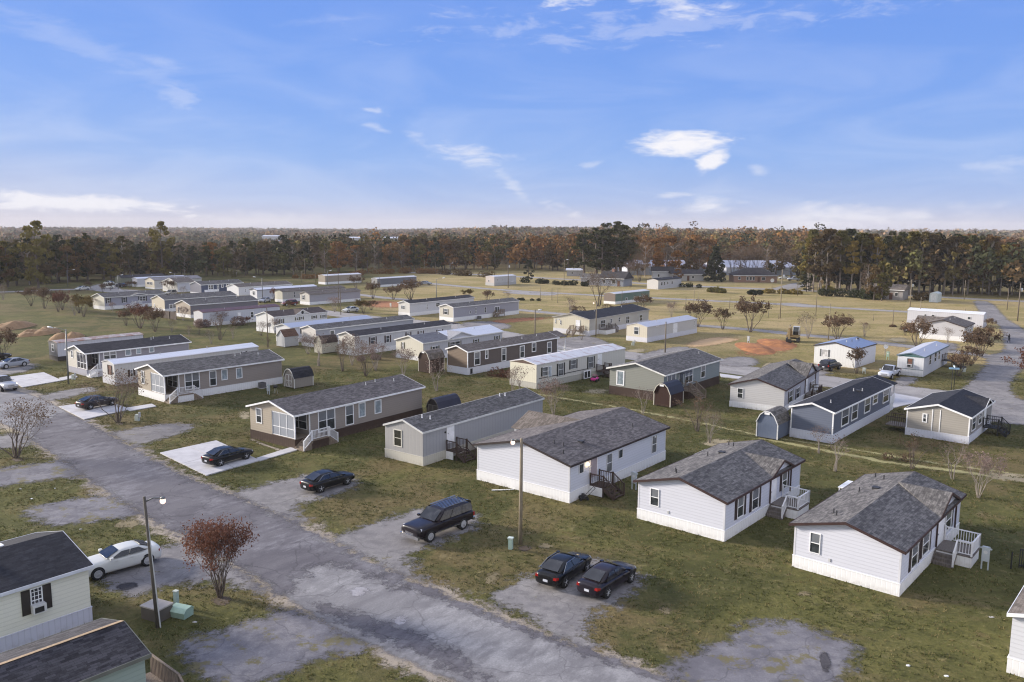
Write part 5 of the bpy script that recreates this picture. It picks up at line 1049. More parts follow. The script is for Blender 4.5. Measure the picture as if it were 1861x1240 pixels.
c = gp(1046, 503); hiphouse((c.x, c.y + 5, 0), 10, 4, 7, 2.8, .8, siding((.42, .42, .46), 'lap'), mg, 'small white shack left of the pine grove', hip=False, wins=((-1, .8, 1, 2),))
# long white warehouses
def warehouse(u0, u1, v, ht, dep, label, rise=4):
    a, b_ = gp(u0, v), gp(u1, v); c = (a + b_) / 2; L = (b_ - a).length; hh = 90 - math.degrees(math.atan2((b_ - a).y, (b_ - a).x)) - 90
    o = thing('warehouse', label, 'warehouse', (c.x, c.y, 0), hh); n = 24
    wm = siding((.46, .48, .55), 'wide', .1); MB().box(-L / 2, L / 2, 0, dep, 0, ht).build('wall', wm, o)
    MB().ext([(-L / 2 - .3, -.3, ht - .1), (-L / 2 - .3, dep + .3, ht - .1), (-L / 2 - .3, dep / 2, ht + rise)], (L + .6, 0, 0)).build('roof', metalroof((.40, .40, .45), rust=.1, seam=6.), o)
    for k in range(5):
        x = -L / 2 + L * (k + .5) / 5; MB().box(x - 1.6, x + 1.6, -.06, -.002, .1, 3.0).build('roller_door', paint((.38, .44, .56)), o)
warehouse(1140, 1290, 500, 3.8, 38, 'long white warehouse with pale roof left of the big evergreen', 2.6)
warehouse(1322, 1452, 500.5, 3.8, 38, 'long white warehouse with pale roof behind the brick ranch house', 2.6)
for (u, v, L_, lab) in ((645, 452, 16, 'white building peeking out of the far wood, left one of three'), (712, 453, 12, 'white building peeking out of the far wood, between two others'), (495, 441, 14, 'pale flat building among the far autumn trees, left of the others')):
    c = gp(u, 452 if v > 445 else 446); c.z = hz(c.x, c.y)
    d = c.length
    hiphouse((c.x, c.y, c.z + 3), 10, 12, L_ * 1.4, 7.5, 1.2, siding((.52, .52, .55), 'wide'), mg, lab, hip=False, wins=((-3, 2, 2, 4), (3, 2, 2, 4)), name='far_building')
# ------------------------------------------------------------------ vehicles
M_tyre = paint((.018, .018, .019), .8); M_rim = paint((.62, .62, .64), .3, .6, .3); M_chrome = paint((.55, .55, .57), .2, .6, .9); M_carglass = glass((.012, .013, .016), .06)
M_arch = paint((.008, .008, .008), .9); M_tail = paint((.28, .012, .01), .2); M_head = paint((.62, .63, .66), .12, .8); M_plate = paint((.6, .62, .68), .5); M_plast = paint((.03, .03, .032), .6)
def interp(tab, x):
    for i in range(len(tab) - 1):
        if tab[i][0] <= x <= tab[i + 1][0]:
            t = (x - tab[i][0]) / (tab[i + 1][0] - tab[i][0] + 1e-9); return [a + (b - a) * t for a, b in zip(tab[i], tab[i + 1])]
    return list(tab[0] if x < tab[0][0] else tab[-1])
def loft(rings, name, m, parent, sub=1, smooth=True, cap=True):
    n = len(rings[0]); vs = [p for r in rings for p in r]; fs = []
    for i in range(len(rings) - 1):
        for j in range(n): fs.append((i * n + j, i * n + (j + 1) % n, (i + 1) * n + (j + 1) % n, (i + 1) * n + j))
    if cap: fs.append(tuple(range(n))[::-1]); fs.append(tuple((len(rings) - 1) * n + j for j in range(n)))
    mb = MB(); mb.v = vs; mb.f = fs; o = mb.build(name, m, parent, smooth)
    if sub: md = o.modifiers.new('sub', 'SUBSURF'); md.levels = sub; md.render_levels = sub
    return o
SPEC = { # L, W, H, wheelbase, tyre r, body stations (x, halfw, ztop, zbelt, zbot), cabin: base x rear, roof rear, roof front, base front, z belt
 'sedan': dict(L=4.85, W=1.84, H=1.47, wb=2.80, r=.355, body=[(-2.42, .66, .84, .74, .36), (-2.36, .80, .99, .82, .26), (-2.1, .87, 1.06, .88, .20), (-1.4, .91, 1.04, .90, .19), (-.4, .915, 1.0, .90, .19), (.6, .915, .98, .88, .19), (1.05, .91, .99, .87, .19), (1.6, .89, .90, .80, .20), (2.1, .83, .80, .70, .22), (2.34, .74, .70, .60, .26), (2.42, .58, .60, .50, .34)],
               cab=(-2.08, -1.0, .10, 1.12), zb=.97, zbr=1.02, wr=.58, wbse=.84),
 'limo': dict(L=5.0, W=1.90, H=1.50, wb=3.05, r=.38, body=[(-2.5, .80, .94, .80, .34), (-2.45, .88, 1.10, .90, .24), (-2.1, .93, 1.15, .98, .20), (-1.4, .95, 1.13, 1.0, .19), (-.4, .95, 1.10, 1.0, .19), (.6, .95, 1.08, .98, .19), (1.0, .95, 1.08, .97, .19), (1.6, .94, 1.05, .95, .20), (2.2, .92, 1.01, .91, .22), (2.45, .88, .97, .84, .25), (2.5, .82, .86, .74, .32)],
              cab=(-1.95, -1.12, .05, .95), zb=1.07, zbr=1.10, wr=.66, wbse=.88),
 'suv': dict(L=5.6, W=2.02, H=1.93, wb=3.3, r=.41, body=[(-2.8, .92, 1.16, 1.06, .46), (-2.76, .99, 1.24, 1.15, .40), (-2.2, 1.0, 1.25, 1.17, .38), (-.6, 1.01, 1.25, 1.17, .36), (.8, 1.01, 1.25, 1.17, .36), (1.2, 1.01, 1.26, 1.15, .36), (1.9, 1.0, 1.24, 1.12, .38), (2.5, .98, 1.20, 1.08, .40), (2.74, .95, 1.16, 1.02, .42), (2.8, .90, 1.04, .92, .46)],
             cab=(-2.74, -2.55, .25, 1.15), zb=1.22, zbr=1.22, wr=.82, wbse=.97),
 'midsuv': dict(L=4.6, W=1.85, H=1.72, wb=2.68, r=.36, body=[(-2.3, .80, 1.0, .88, .46), (-2.24, .88, 1.06, .96, .36), (-1.8, .92, 1.08, .98, .32), (-.6, .925, 1.08, .98, .30), (.6, .925, 1.08, .98, .30), (1.0, .92, 1.09, .97, .30), (1.6, .90, 1.02, .92, .32), (2.1, .85, .94, .82, .36), (2.26, .78, .86, .72, .40), (2.3, .68, .76, .66, .46)],
                cab=(-2.22, -1.75, .2, 1.0), zb=1.05, zbr=1.05, wr=.68, wbse=.88),
 'pickup': dict(L=5.5, W=1.95, H=1.85, wb=3.5, r=.39, body=[(-2.75, .92, 1.08, 1.0, .48), (-2.7, .95, 1.10, 1.02, .44), (-.9, .96, 1.10, 1.02, .40), (-.5, .97, 1.12, 1.05, .40), (.8, .97, 1.14, 1.06, .40), (1.25, .96, 1.16, 1.05, .40), (1.9, .95, 1.12, 1.0, .42), (2.5, .93, 1.06, .92, .44), (2.72, .88, 1.0, .84, .48), (2.75, .82, .88, .76, .52)],
                cab=(-.75, -.55, .45, 1.2), zb=1.10, zbr=1.10, wr=.74, wbse=.92)}
def car_proto(kind, paint_, rim='spoke', chrome=False, roofm=None, taillit=True):
    s = SPEC[kind]; root = thing('parked_car', '', 'car'); L2 = s['L'] / 2; r = s['r']; wb = s['wb']
    def ring(x, w_, zt, zbelt, zb):
        h = [(0, zb), (w_ * .78, zb), (w_ * .95, zb + .10), (w_, zb + .30), (w_ * .985, zbelt - .08), (w_ * .93, zbelt), (w_ * .80, zt - .015), (w_ * .4, zt + .012), (0, zt + .02)]
        return [(x, a, z) for a, z in h] + [(x, -a, z) for a, z in h[-2:0:-1]]
    body = loft([ring(*b) for b in s['body']], 'body', paint_, root)
    x0, x1, x2, x3 = s['cab']; zb, zr, H = s['zb'], s['zbr'], s['H']; wr, wbs = s['wr'], s['wbse']
    def cring(x, zbase, w_, ztop, wt):
        h = [(w_, zbase), (w_ + (wt - w_) * .5, zbase + (ztop - zbase) * .5 + .012), (wt + .02, ztop - .07), (wt * .86, ztop - .012), (wt * .5, ztop + .004), (0, ztop + .008)]
        return [(x, a, z) for a, z in h] + [(x, -a, z) for a, z in h[-2::-1]]
    rings = [cring(x0, zr - .03, wbs * .95, zr, wbs * .86), cring(x0 + (x1 - x0) * .5, zr - .03, wbs * .98, zr + (H - zr) * .56, (wbs * .86 + wr) / 2 + .03), cring(x1, zb - .03, wbs, H - .025, wr), cring((x1 + x2) / 2, zb - .03, wbs, H, wr + .01), cring(x2, zb - .03, wbs, H - .02, wr), cring(x2 + (x3 - x2) * .5, zb - .03, wbs, zb + (H - zb) * .56, (wbs * .9 + wr) / 2 + .02), cring(x3, zb - .03, wbs * .95, zb, wbs * .88)]
    loft(rings, 'cabin', roofm or paint_, root)
    e = .02
    def quad(name, pts, m, th=.012, nrm=(0, 0, 1)):
        nrm = Vector(nrm).normalized(); ee = .05 if 'screen' in name else e; P = [Vector(p) + nrm * ee for p in pts]; return MB().ext(P, nrm * th).build(name, m, root)
    # screens
    a = Vector((x3 - .05, 0, zb + .045)); b = Vector((x2 + .06, 0, H - .075)); d = (b - a); nrm = Vector((-d.z, 0, d.x)); nrm = nrm if nrm.z > 0 else -nrm
    quad('windscreen', [(a.x, -wbs * .80, a.z), (a.x, wbs * .80, a.z), (b.x, wr * .88, b.z), (b.x, -wr * .88, b.z)], M_carglass, nrm=nrm)
    a = Vector((x0 + (.10 if x1 - x0 > .4 else -.0), 0, zr + .06)); b = Vector((x1 - .07, 0, H - .085)); d = (b - a); nrm = Vector((-d.z, 0, d.x)); nrm = nrm if nrm.x < 0 else -nrm
    quad('rear_screen', [(a.x, -wbs * .74, a.z), (a.x, wbs * .74, a.z), (b.x, wr * .86, b.z), (b.x, -wr * .86, b.z)], M_carglass, nrm=nrm)
    splits = {'sedan': 2, 'limo': 2, 'suv': 3, 'midsuv': 3, 'pickup': 1}[kind]
    for sg in (-1, 1):
        z0, z1 = zb + .035, H - .105
        def wy(z): t = (z - zb) / (H - zb); return wbs + (wr - wbs) * t + .022
        bx0, bx1 = (x0 + (.42 if kind in ('sedan', 'limo') else .14)), x3 - .22; tx0, tx1 = x1 + (.02 if kind in ('sedan', 'limo') else .08), x2 - .02
        n_ = Vector((0, sg * (z1 - z0), (wy(z0) - wy(z1))))
        for k in range(splits):
            f0, f1 = k / splits, (k + 1) / splits; g = .03
            pts = [(bx0 + (bx1 - bx0) * f0 + g, sg * wy(z0), z0), (bx0 + (bx1 - bx0) * f1 - g, sg * wy(z0), z0), (tx0 + (tx1 - tx0) * f1 - g, sg * wy(z1), z1), (tx0 + (tx1 - tx0) * f0 + g, sg * wy(z1), z1)]
            quad('side_window', pts, M_carglass, nrm=n_, th=.008)
        if chrome:
            cb = MB(); pp = [Vector((bx0 - .02, sg * (wy(z0) + .03), z0 - .02)), Vector((tx0 - .03, sg * (wy(z1) + .035), z1 + .02)), Vector((tx1 + .0, sg * (wy(z1) + .035), z1 + .02)), Vector((bx1 + .02, sg * (wy(z0) + .03), z0 - .02))]
            for i in range(4): cb.bar(pp[i], pp[(i + 1) % 4], .022)
            cb.build('window_trim', M_chrome, root)
        W2 = s['W'] / 2
        for wx in (-wb / 2, wb / 2):
            wx += {'sedan': -.05, 'limo': .0, 'suv': .05, 'midsuv': 0, 'pickup': .1}[kind]
            MB().lathe([(r + .045, -.30), (r + .045, .012)] if sg > 0 else [(r + .045, -.012), (r + .045, .30)], (wx, sg * (W2 - .025), r + .02), 'y', 24).build('wheel_arch', M_arch, root)
            tw = .21; c = Vector((wx, sg * (W2 - .09), r))
            w_ = MB().lathe([(r * .66, -tw / 2), (r * .95, -tw / 2), (r, -tw / 2 + .03), (r, tw / 2 - .03), (r * .95, tw / 2), (r * .66, tw / 2), (r * .62, tw / 2 - .05), (r * .62, -tw / 2 + .05)], c, 'y', 24).build('wheel', M_tyre, root, True)
            rm = MB(); yo = c.y + sg * (tw / 2 - .015)
            rm.lathe([(r * .66, -.012), (r * .66, .012), (r * .57, .014), (r * .57, -.012)] if sg > 0 else [(r * .66, -.012), (r * .66, .012), (r * .57, .012), (r * .57, -.012)], (c.x, yo, r), 'y', 20)
            rm.lathe([(r * .18, -.02), (r * .16, .02)], (c.x, yo, r), 'y', 10)
            for k in range(5 if rim == 'spoke' else 7):
                t = 2 * math.pi * k / (5 if rim == 'spoke' else 7) + .3; rm.bar((c.x + math.cos(t) * r * .1, yo, r + math.sin(t) * r * .1), (c.x + math.cos(t) * r * .62, yo, r + math.sin(t) * r * .62), .028, r * .17, up=(-math.sin(t), 0, math.cos(t)) if False else (0, 1, 0))
            rm.build('rim', M_rim, w_)
        MB().box(x3 - .35, x3 - .15, sg * (W2 - .02), sg * (W2 + .17), zb + .02, zb + .15).build('mirror', paint_, root)
        for hx in (-.55, .35): MB().box(hx - .09, hx + .09, sg * (W2 - .012), sg * (W2 + .018), zb - .16, zb - .12).build('handle', M_chrome if chrome else paint_, root)
        b_ = s['body']; xr, xf = b_[0][0], b_[-1][0]; w_r = b_[1][1]; w_f = b_[-3][1]
        zt = .72 if kind in ('sedan',) else .78 if kind == 'limo' else .80
        if kind in ('suv', 'midsuv', 'pickup'): MB().box(xr - .01, xr + .14, sg * (w_r - .17), sg * (w_r + .006), .78, 1.04).build('tail_light', M_tail, root)
        else: MB().add([(xr + .02, sg * .42, zt), (xr + .0, sg * .74, zt), (xr + .20, sg * (w_r + .035), zt + .02), (xr + .22, sg * (w_r + .03), zt + .14), (xr - .01 + .04, sg * .72, zt + .17), (xr + .04, sg * .42, zt + .15), (xr + .3, sg * .42, zt), (xr + .3, sg * .42, zt + .15)], [(0, 1, 4, 5), (1, 2, 3, 4), (0, 5, 7, 6), (5, 4, 3, 7), (0, 6, 2, 1), (6, 7, 3, 2)]).build('tail_light', M_tail, root)
        zf = s['body'][-1][3] + .04
        MB().add([(xf - .02, sg * .40, zf), (xf - .04, sg * .60, zf), (xf - .28, sg * (w_f - .01), zf + .04), (xf - .34, sg * (w_f - .03), zf + .16), (xf - .14, sg * .62, zf + .16), (xf - .06, sg * .40, zf + .12), (xf - .4, sg * .40, zf), (xf - .4, sg * .40, zf + .12)], [(0, 1, 4, 5), (1, 2, 3, 4), (0, 5, 7, 6), (5, 4, 3, 7), (0, 6, 2, 1), (6, 7, 3, 2)]).build('headlight', M_head, root)
    b_ = s['body']; xr, xf = b_[0][0], b_[-1][0]
    MB().box(xr - .025, xr + .05, -.16, .16, .52 if kind in ('sedan', 'limo') else .62, .66 if kind in ('sedan', 'limo') else .76).build('licence_plate', M_plate, root)
    g = MB(); zg = b_[-1][4] + .12
    for k in range(4): g.box(xf - .04, xf + .015, -.42, .42, zg + k * .06, zg + .03 + k * .06)
    g.build('grille', M_chrome if kind in ('suv', 'limo', 'pickup') else M_plast, root)
    if kind in ('suv', 'pickup', 'midsuv'):
        MB().box(xf - .10, xf + .07, -s['W'] / 2 + .08, s['W'] / 2 - .08, .40, .62).build('bumper', M_chrome if kind != 'midsuv' else M_plast, root); MB().box(xr - .09, xr + .10, -s['W'] / 2 + .06, s['W'] / 2 - .06, .40, .60).build('bumper', M_chrome if kind != 'midsuv' else M_plast, root)
    if kind == 'suv':
        rb = MB()
        for k in range(7): rb.box(x1 + .15, x2 - .2, -.6 + k * .2 - .02, -.6 + k * .2 + .02, H + .0, H + .035)
        for sg in (-1, 1): rb.bar((x1 + .1, sg * .68, H + .06), (x2 - .1, sg * .68, H + .06), .04)
        rb.build('roof_rack', M_chrome, root)
        for sg in (-1, 1): MB().box(-1.25, 1.2, sg * .99, sg * 1.03, .50, .56).build('side_trim', M_chrome, root)
    if kind == 'pickup':
        MB().box(-2.65, -.85, -.82, .82, 1.02, 1.135).build('bed', M_arch, root)
    return root
def bbox_heading(rear, front): d = gp(*front) - gp(*rear); return math.degrees(math.atan2(d.x, d.y))
def place_car(root, kind, rear, front, side, label, name='parked_car', cat='car', z=0.03, heading=None, group='parked cars'):
    s = SPEC[kind]; a, b = gp(*rear), gp(*front); hh = heading if heading is not None else bbox_heading(rear, front); f = hd(hh); rgt = hd(hh + 90)
    mid = (a + b) / 2 - rgt * side * (s['W'] / 2 - .02)       # side=+1: its right flank is the one seen
    root.name = name; root['label'] = label; root['category'] = cat; root['group'] = group
    root.location = (mid.x, mid.y, z); root.rotation_euler = (0, 0, -rad(hh) + math.pi / 2); return root
BLK = carpaint((.005, .005, .006)); WHT = carpaint((.66, .66, .62), .25); SILV = carpaint((.36, .38, .42)); DKBR = carpaint((.030, .022, .020))
c1_ = car_proto('sedan', BLK, chrome=True)
def cp(proto, *a, **k): r = copy_tree(proto); return place_car(r, *a, **k)
cars = [cp(c1_, 'sedan', (402.5, 849.5), (449.7, 836.6), 1, 'black sedan on the concrete pad of the brown-skirted tan home', z=.10),
 cp(c1_, 'sedan', (585.8, 896), (632, 882), 1, 'black sedan alone on the gravel drive, left of the big black passenger wagon'),
 cp(c1_, 'sedan', (1024.6, 1071.5), (1071.8, 1036.8), 1, 'glossy black sedan with silver window trim, left of the pair of sedans')]
c2_ = car_proto('sedan', carpaint((.012, .009, .016), .24), rim='disc', roofm=carpaint((.020, .012, .014)))
place_car(c2_, 'sedan', (1105.1, 1088), (1148.8, 1058.8), 1, 'black sedan with reddish-brown roof, right of the pair of sedans')
place_car(c1_, 'sedan', (164, 746.5), (207.5, 738), 1, 'dark bronze sedan on the concrete pad behind the multi-stemmed tree', z=.10)
for ch in c1_.children:
    if ch.name.startswith(('body', 'cabin')):
        ch.data = ch.data.copy(); ch.data.materials[0] = DKBR
c3_ = car_proto('suv', carpaint((.012, .008, .012)), rim='disc'); place_car(c3_, 'suv', (845.1, 961.5), (781.5, 986.5), -1, 'long black passenger wagon with roof bars and chrome bumpers on the gravel drive')
c4_ = car_proto('limo', WHT, rim='disc'); place_car(c4_, 'limo', (264.2, 1031), (184.7, 1053.5), -1, 'large white sedan behind the light pole, nosing up to the yellow home')
c5_ = car_proto('sedan', SILV, rim='disc'); place_car(c5_, 'sedan', (43.2, 666.5), (12.2, 671), -1, 'silver sedan parked at the left edge beside the derelict trailer')
cp(c1_, 'sedan', (-21, 657), (9.8, 653.5), 1, 'dark car with pale bonnet cut off by the left edge')
c6_ = car_proto('pickup', carpaint((.60, .60, .62), .25)); place_car(c6_, 'pickup', (-22, 702), (3, 717), 1, 'white pickup truck driving toward us with its headlights on at the left edge', name='pickup_truck', cat='pickup truck', heading=126, group='pickup trucks')
for ch in list(c6_.children):
    if ch.name.startswith('headlight'): ch.data = ch.data.copy(); ch.data.materials[0] = emis((1, .80, .45), 6)
c7_ = car_proto('midsuv', carpaint((.014, .014, .022))); place_car(c7_, 'midsuv', (1510.3, 675.5), (1526.5, 671.5), 1, 'dark sport utility car in front of the blue-roofed white home', group='parked cars')
c8_ = car_proto('pickup', carpaint((.55, .58, .66), .25)); place_car(c8_, 'pickup', (1632, 684), (1624, 690), -1, 'white pickup truck half hidden behind the slate blue home', name='pickup_truck', cat='pickup truck', heading=-140, group='pickup trucks')
place_car(copy_tree(c5_), 'sedan', (493.5, 548.5), (479, 551), -1, 'silver hatchback in front of the white-roofed single-wide')
cw = car_proto('sedan', WHT, rim='disc'); place_car(cw, 'sedan', (650, 567), (632, 568.8), -1, 'white sedan beside the bushy shrub behind the white gabled home')
cr = car_proto('midsuv', carpaint((.16, .022, .016)), roofm=None); place_car(cr, 'midsuv', (539.2, 555.5), (518.5, 557), -1, 'red car with a red-leaved tree before it, between the rows of single-wides')
place_car(copy_tree(c7_), 'midsuv', (323, 536), (306, 538), -1, 'tan sport utility car in front of the navy blue home'); t_ = bpy.context.scene.objects
for ch in COL.objects[-1].children: pass
ct = car_proto('midsuv', carpaint((.36, .33, .27))); 
for o_ in [o for o in COL.objects if o.parent is None and o.get('label') == 'tan sport utility car in front of the navy blue home']:
    for ch in list(o_.children):
        for g_ in list(ch.children): bpy.data.objects.remove(g_)
        bpy.data.objects.remove(ch)
    bpy.data.objects.remove(o_)
place_car(ct, 'midsuv', (323, 536), (306, 538), -1, 'tan sport utility car in front of the navy blue home')
place_car(copy_tree(cw), 'sedan', (160, 527.5), (145, 528.5), -1, 'white car standing alone on the far left lane')
place_car(copy_tree(cw), 'sedan', (201, 517), (187, 519), -1, 'white car at the back of the far left parking area', heading=-65)
place_car(copy_tree(cw), 'sedan', (199, 524.5), (191, 526), -1, 'white car seen end-on in the far left parking area', heading=-110)
place_car(copy_tree(c2_), 'sedan', (221, 521.5), (211, 523), -1, 'dark car before the olive green home', heading=-70)
place_car(copy_tree(c5_), 'sedan', (766, 517.5), (779, 518.5), 1, 'grey car beside the blue-grey trailer with white roof', heading=100)
place_car(copy_tree(cw), 'sedan', (1430, 507.5), (1421, 508.5), -1, 'white car beside the brick ranch house', heading=-85)
place_car(copy_tree(c8_), 'pickup', (1450, 510.5), (1438, 511), -1, 'white pickup truck at the right of the brick ranch house', name='pickup_truck', cat='pickup truck', heading=-88, group='pickup trucks')
place_car(copy_tree(c7_), 'midsuv', (1765, 612), (1757, 616), -1, 'dark car tucked beside the pale grey double home', heading=-140)
place_car(copy_tree(c2_), 'sedan', (1660, 604), (1672, 605), 1, 'dark car behind the brown-leaved tree at the double home', heading=60)
# pink ride-on toy car
t = thing('toy_car', 'bright pink ride-on toy car on the grass by the rust-stained trailer', 'toy car', gp(1081, 693), -60)
pk = paint((.62, .05, .28), .35)
loft([[(x, a, z) for a, z in ((0, .18), (w_, .18), (w_, zt - .08), (w_ * .8, zt), (0, zt))] + [(x, -a, z) for a, z in ((w_ * .8, zt), (w_, zt - .08), (w_, .18))] for x, w_, zt in ((-.75, .36, .55), (-.7, .42, .62), (-.1, .42, .50), (.2, .42, .60), (.65, .38, .52), (.75, .3, .4))], 'body', pk, t)
mb = MB(); [mb.bar((.2, s_ * .34, .58), (-.02, s_ * .30, .92), .05) for s_ in (-1, 1)]; mb.bar((-.02, -.3, .92), (-.02, .3, .92), .05); mb.build('windscreen_frame', pk, t)
for x in (-.45, .45):
    for s_ in (-1, 1): MB().lathe([(.2, -.07), (.2, .07)], (x, s_ * .42, .2), 'y', 14).build('wheel', M_tyre, t)
MB().box(-.4, -.15, -.25, .25, .5, .75).build('seat', M_plast, t)
# excavator ------------------------------------------------------------------
t = thing('excavator', 'tan tracked excavator with dark cab digging at the orange soil heap', 'excavator', gp(1441, 621), 115)
YL = paint((.34, .25, .12), .5); DK = paint((.03, .03, .03), .6)
for s_ in (-1, 1):
    p = [(-1.75, .35), (-1.5, .08), (1.5, .08), (1.75, .35), (1.6, .75), (-1.6, .75)]; MB().ext([(x, s_ * .75, z) for x, z in p], (0, s_ * .45, 0)).build('track', DK, t)
MB().lathe([(.7, .6), (.7, .95)], (0, 0, 0), 'z', 14).build('turntable', DK, t)
MB().ext([(x, -1.15, z) for x, z in ((-1.9, 1.), (1.3, 1.), (1.3, 1.5), (-.2, 1.65), (-.4, 2.1), (-1.8, 2.1), (-2.0, 1.6))], (0, 2.3, 0)).build('engine_housing', YL, t)
cbm = MB(); cbm.ext([(x, .05, z) for x, z in ((-.35, 1.5), (1.25, 1.5), (1.35, 2.2), (.95, 3.0), (-.35, 3.0))], (0, 1.1, 0)); cb_ = cbm.build('cab', glass((.02, .025, .025), .15), t)
fb = MB()
for y in (.05, 1.15):
    q = [(-.35, 1.5), (1.25, 1.5), (1.35, 2.2), (.95, 3.0), (-.35, 3.0)]
    for i in range(5): fb.bar((q[i][0], y, q[i][1]), (q[(i + 1) % 5][0], y, q[(i + 1) % 5][1]), .09)
fb.box(-.4, 1., .0, 1.2, 3.0, 3.1); fb.build('cab_frame', M_vent, cb_)
bm = MB(); bm.ext([(x, -.5, z) for x, z in ((.9, 1.4), (1.3, 1.7), (2.6, 3.4), (4.3, 3.1), (4.2, 2.8), (2.8, 2.95), (1.5, 1.3))], (0, .4, 0)); bm.build('boom', YL, t)
bm = MB(); bm.ext([(x, -.45, z) for x, z in ((3.8, 3.3), (4.5, 3.2), (4.75, .9), (4.45, .9))], (0, .3, 0)); bm.build('stick', YL, t)
bm = MB(); bm.ext([(x, -.75, z) for x, z in ((4.3, 1.0), (4.9, 1.05), (4.9, .5), (4.5, .1), (3.9, .25), (4.0, .4), (4.4, .5))], (0, .9, 0)); bm.build('bucket', DK, t)
MB().tube([(1.2, -.3, 1.6), (2.5, -.3, 2.7)], .08).tube([(2.7, -.3, 3.5), (4.0, -.3, 3.5)], .07).build('hydraulic_ram', M_chrome, t)
# walking person --------------------------------------------------------------
def person(loc, heading, label):
    J = {'pel': (0, 0, .95), 'wa': (0, 0, 1.12), 'ch': (0, .01, 1.35), 'nk': (0, .01, 1.5), 'hb': (0, .02, 1.58), 'hd': (0, .03, 1.68), 'ht': (0, .02, 1.77),
         'shl': (-.19, 0, 1.43), 'ell': (-.25, -.10, 1.14), 'wrl': (-.24, .02, .90), 'hal': (-.24, .05, .82), 'shr': (.19, 0, 1.43), 'elr': (.25, .06, 1.15), 'wrr': (.24, .20, .95), 'har': (.24, .24, .88),
         'hil': (-.10, 0, .90), 'knl': (-.11, .12, .50), 'anl': (-.11, .20, .09), 'tol': (-.11, .36, .04), 'hir': (.10, 0, .90), 'knr': (.11, -.02, .50), 'anr': (.11, -.24, .14), 'tor': (.11, -.14, .03)}
    R_ = dict(pel=.15, wa=.135, ch=.155, nk=.06, hb=.075, hd=.10, ht=.07, shl=.075, ell=.05, wrl=.035, hal=.04, shr=.075, elr=.05, wrr=.035, har=.04, hil=.10, knl=.065, anl=.045, tol=.04, hir=.10, knr=.065, anr=.045, tor=.04)
    E_ = [('pel', 'wa'), ('wa', 'ch'), ('ch', 'nk'), ('nk', 'hb'), ('hb', 'hd'), ('hd', 'ht'), ('ch', 'shl'), ('shl', 'ell'), ('ell', 'wrl'), ('wrl', 'hal'), ('ch', 'shr'), ('shr', 'elr'), ('elr', 'wrr'), ('wrr', 'har'), ('pel', 'hil'), ('hil', 'knl'), ('knl', 'anl'), ('anl', 'tol'), ('pel', 'hir'), ('hir', 'knr'), ('knr', 'anr'), ('anr', 'tor')]
    ks = list(J); vs = [J[k] for k in ks]; es = [(ks.index(a), ks.index(b)) for a, b in E_]; rr = [R_[k] for k in ks]
    for sd, hnd, dx in (('l', 'hal', -.24), ('r', 'har', .24)):   # fingers and thumb
        hx, hy, hz_ = J[hnd]
        for k in range(5):
            i = len(vs); off = (k - 1.5) * .022; th = k == 4
            vs.append((hx + (.0 if th else .0), hy + (.05 if th else off), hz_ - (.01 if th else .05))); rr.append(.011); es.append((ks.index(hnd), i))
            vs.append((hx, hy + (.07 if th else off + .01), hz_ - (.05 if th else .09 - abs(off) * .4))); rr.append(.009); es.append((i, i + 1))
    me = bpy.data.meshes.new('body'); me.from_pydata(vs, es, [])
    o = bpy.data.objects.new('person', me); COL.objects.link(o); md = o.modifiers.new('skin', 'SKIN'); md.use_smooth_shade = True
    for i, sv in enumerate(me.skin_vertices[0].data): sv.radius = (rr[i], rr[i] * (.75 if i in (0, 1, 2) else 1)); sv.use_root = (i == 0)
    sb = o.modifiers.new('sub', 'SUBSURF'); sb.levels = 1; sb.render_levels = 2
    me.materials.append(paint((.022, .024, .034), .85)); o.location = loc; o.rotation_euler = (0, 0, -rad(heading)); tagt(o, label, 'person')
    MB().lathe([(.03, 1.63), (.085, 1.65), (.108, 1.70), (.098, 1.77), (.05, 1.81), (.01, 1.82)], (0, .015, 0), 'z', 14).build('hair', paint((.02, .014, .012), .9), o, True)
    f = MB(); [f.lathe([(.012, -.004), (.012, .006)], (x, .125, 1.70), 'y', 8) for x in (-.035, .035)]; f.box(-.012, .012, .12, .15, 1.655, 1.69); f.box(-.025, .025, .118, .128, 1.63, 1.638); f.build('face', paint((.20, .11, .08), .7), o)
    return o
person(gp(1833, 623.5, .02), 172, 'person in dark clothes walking along the gravel road')
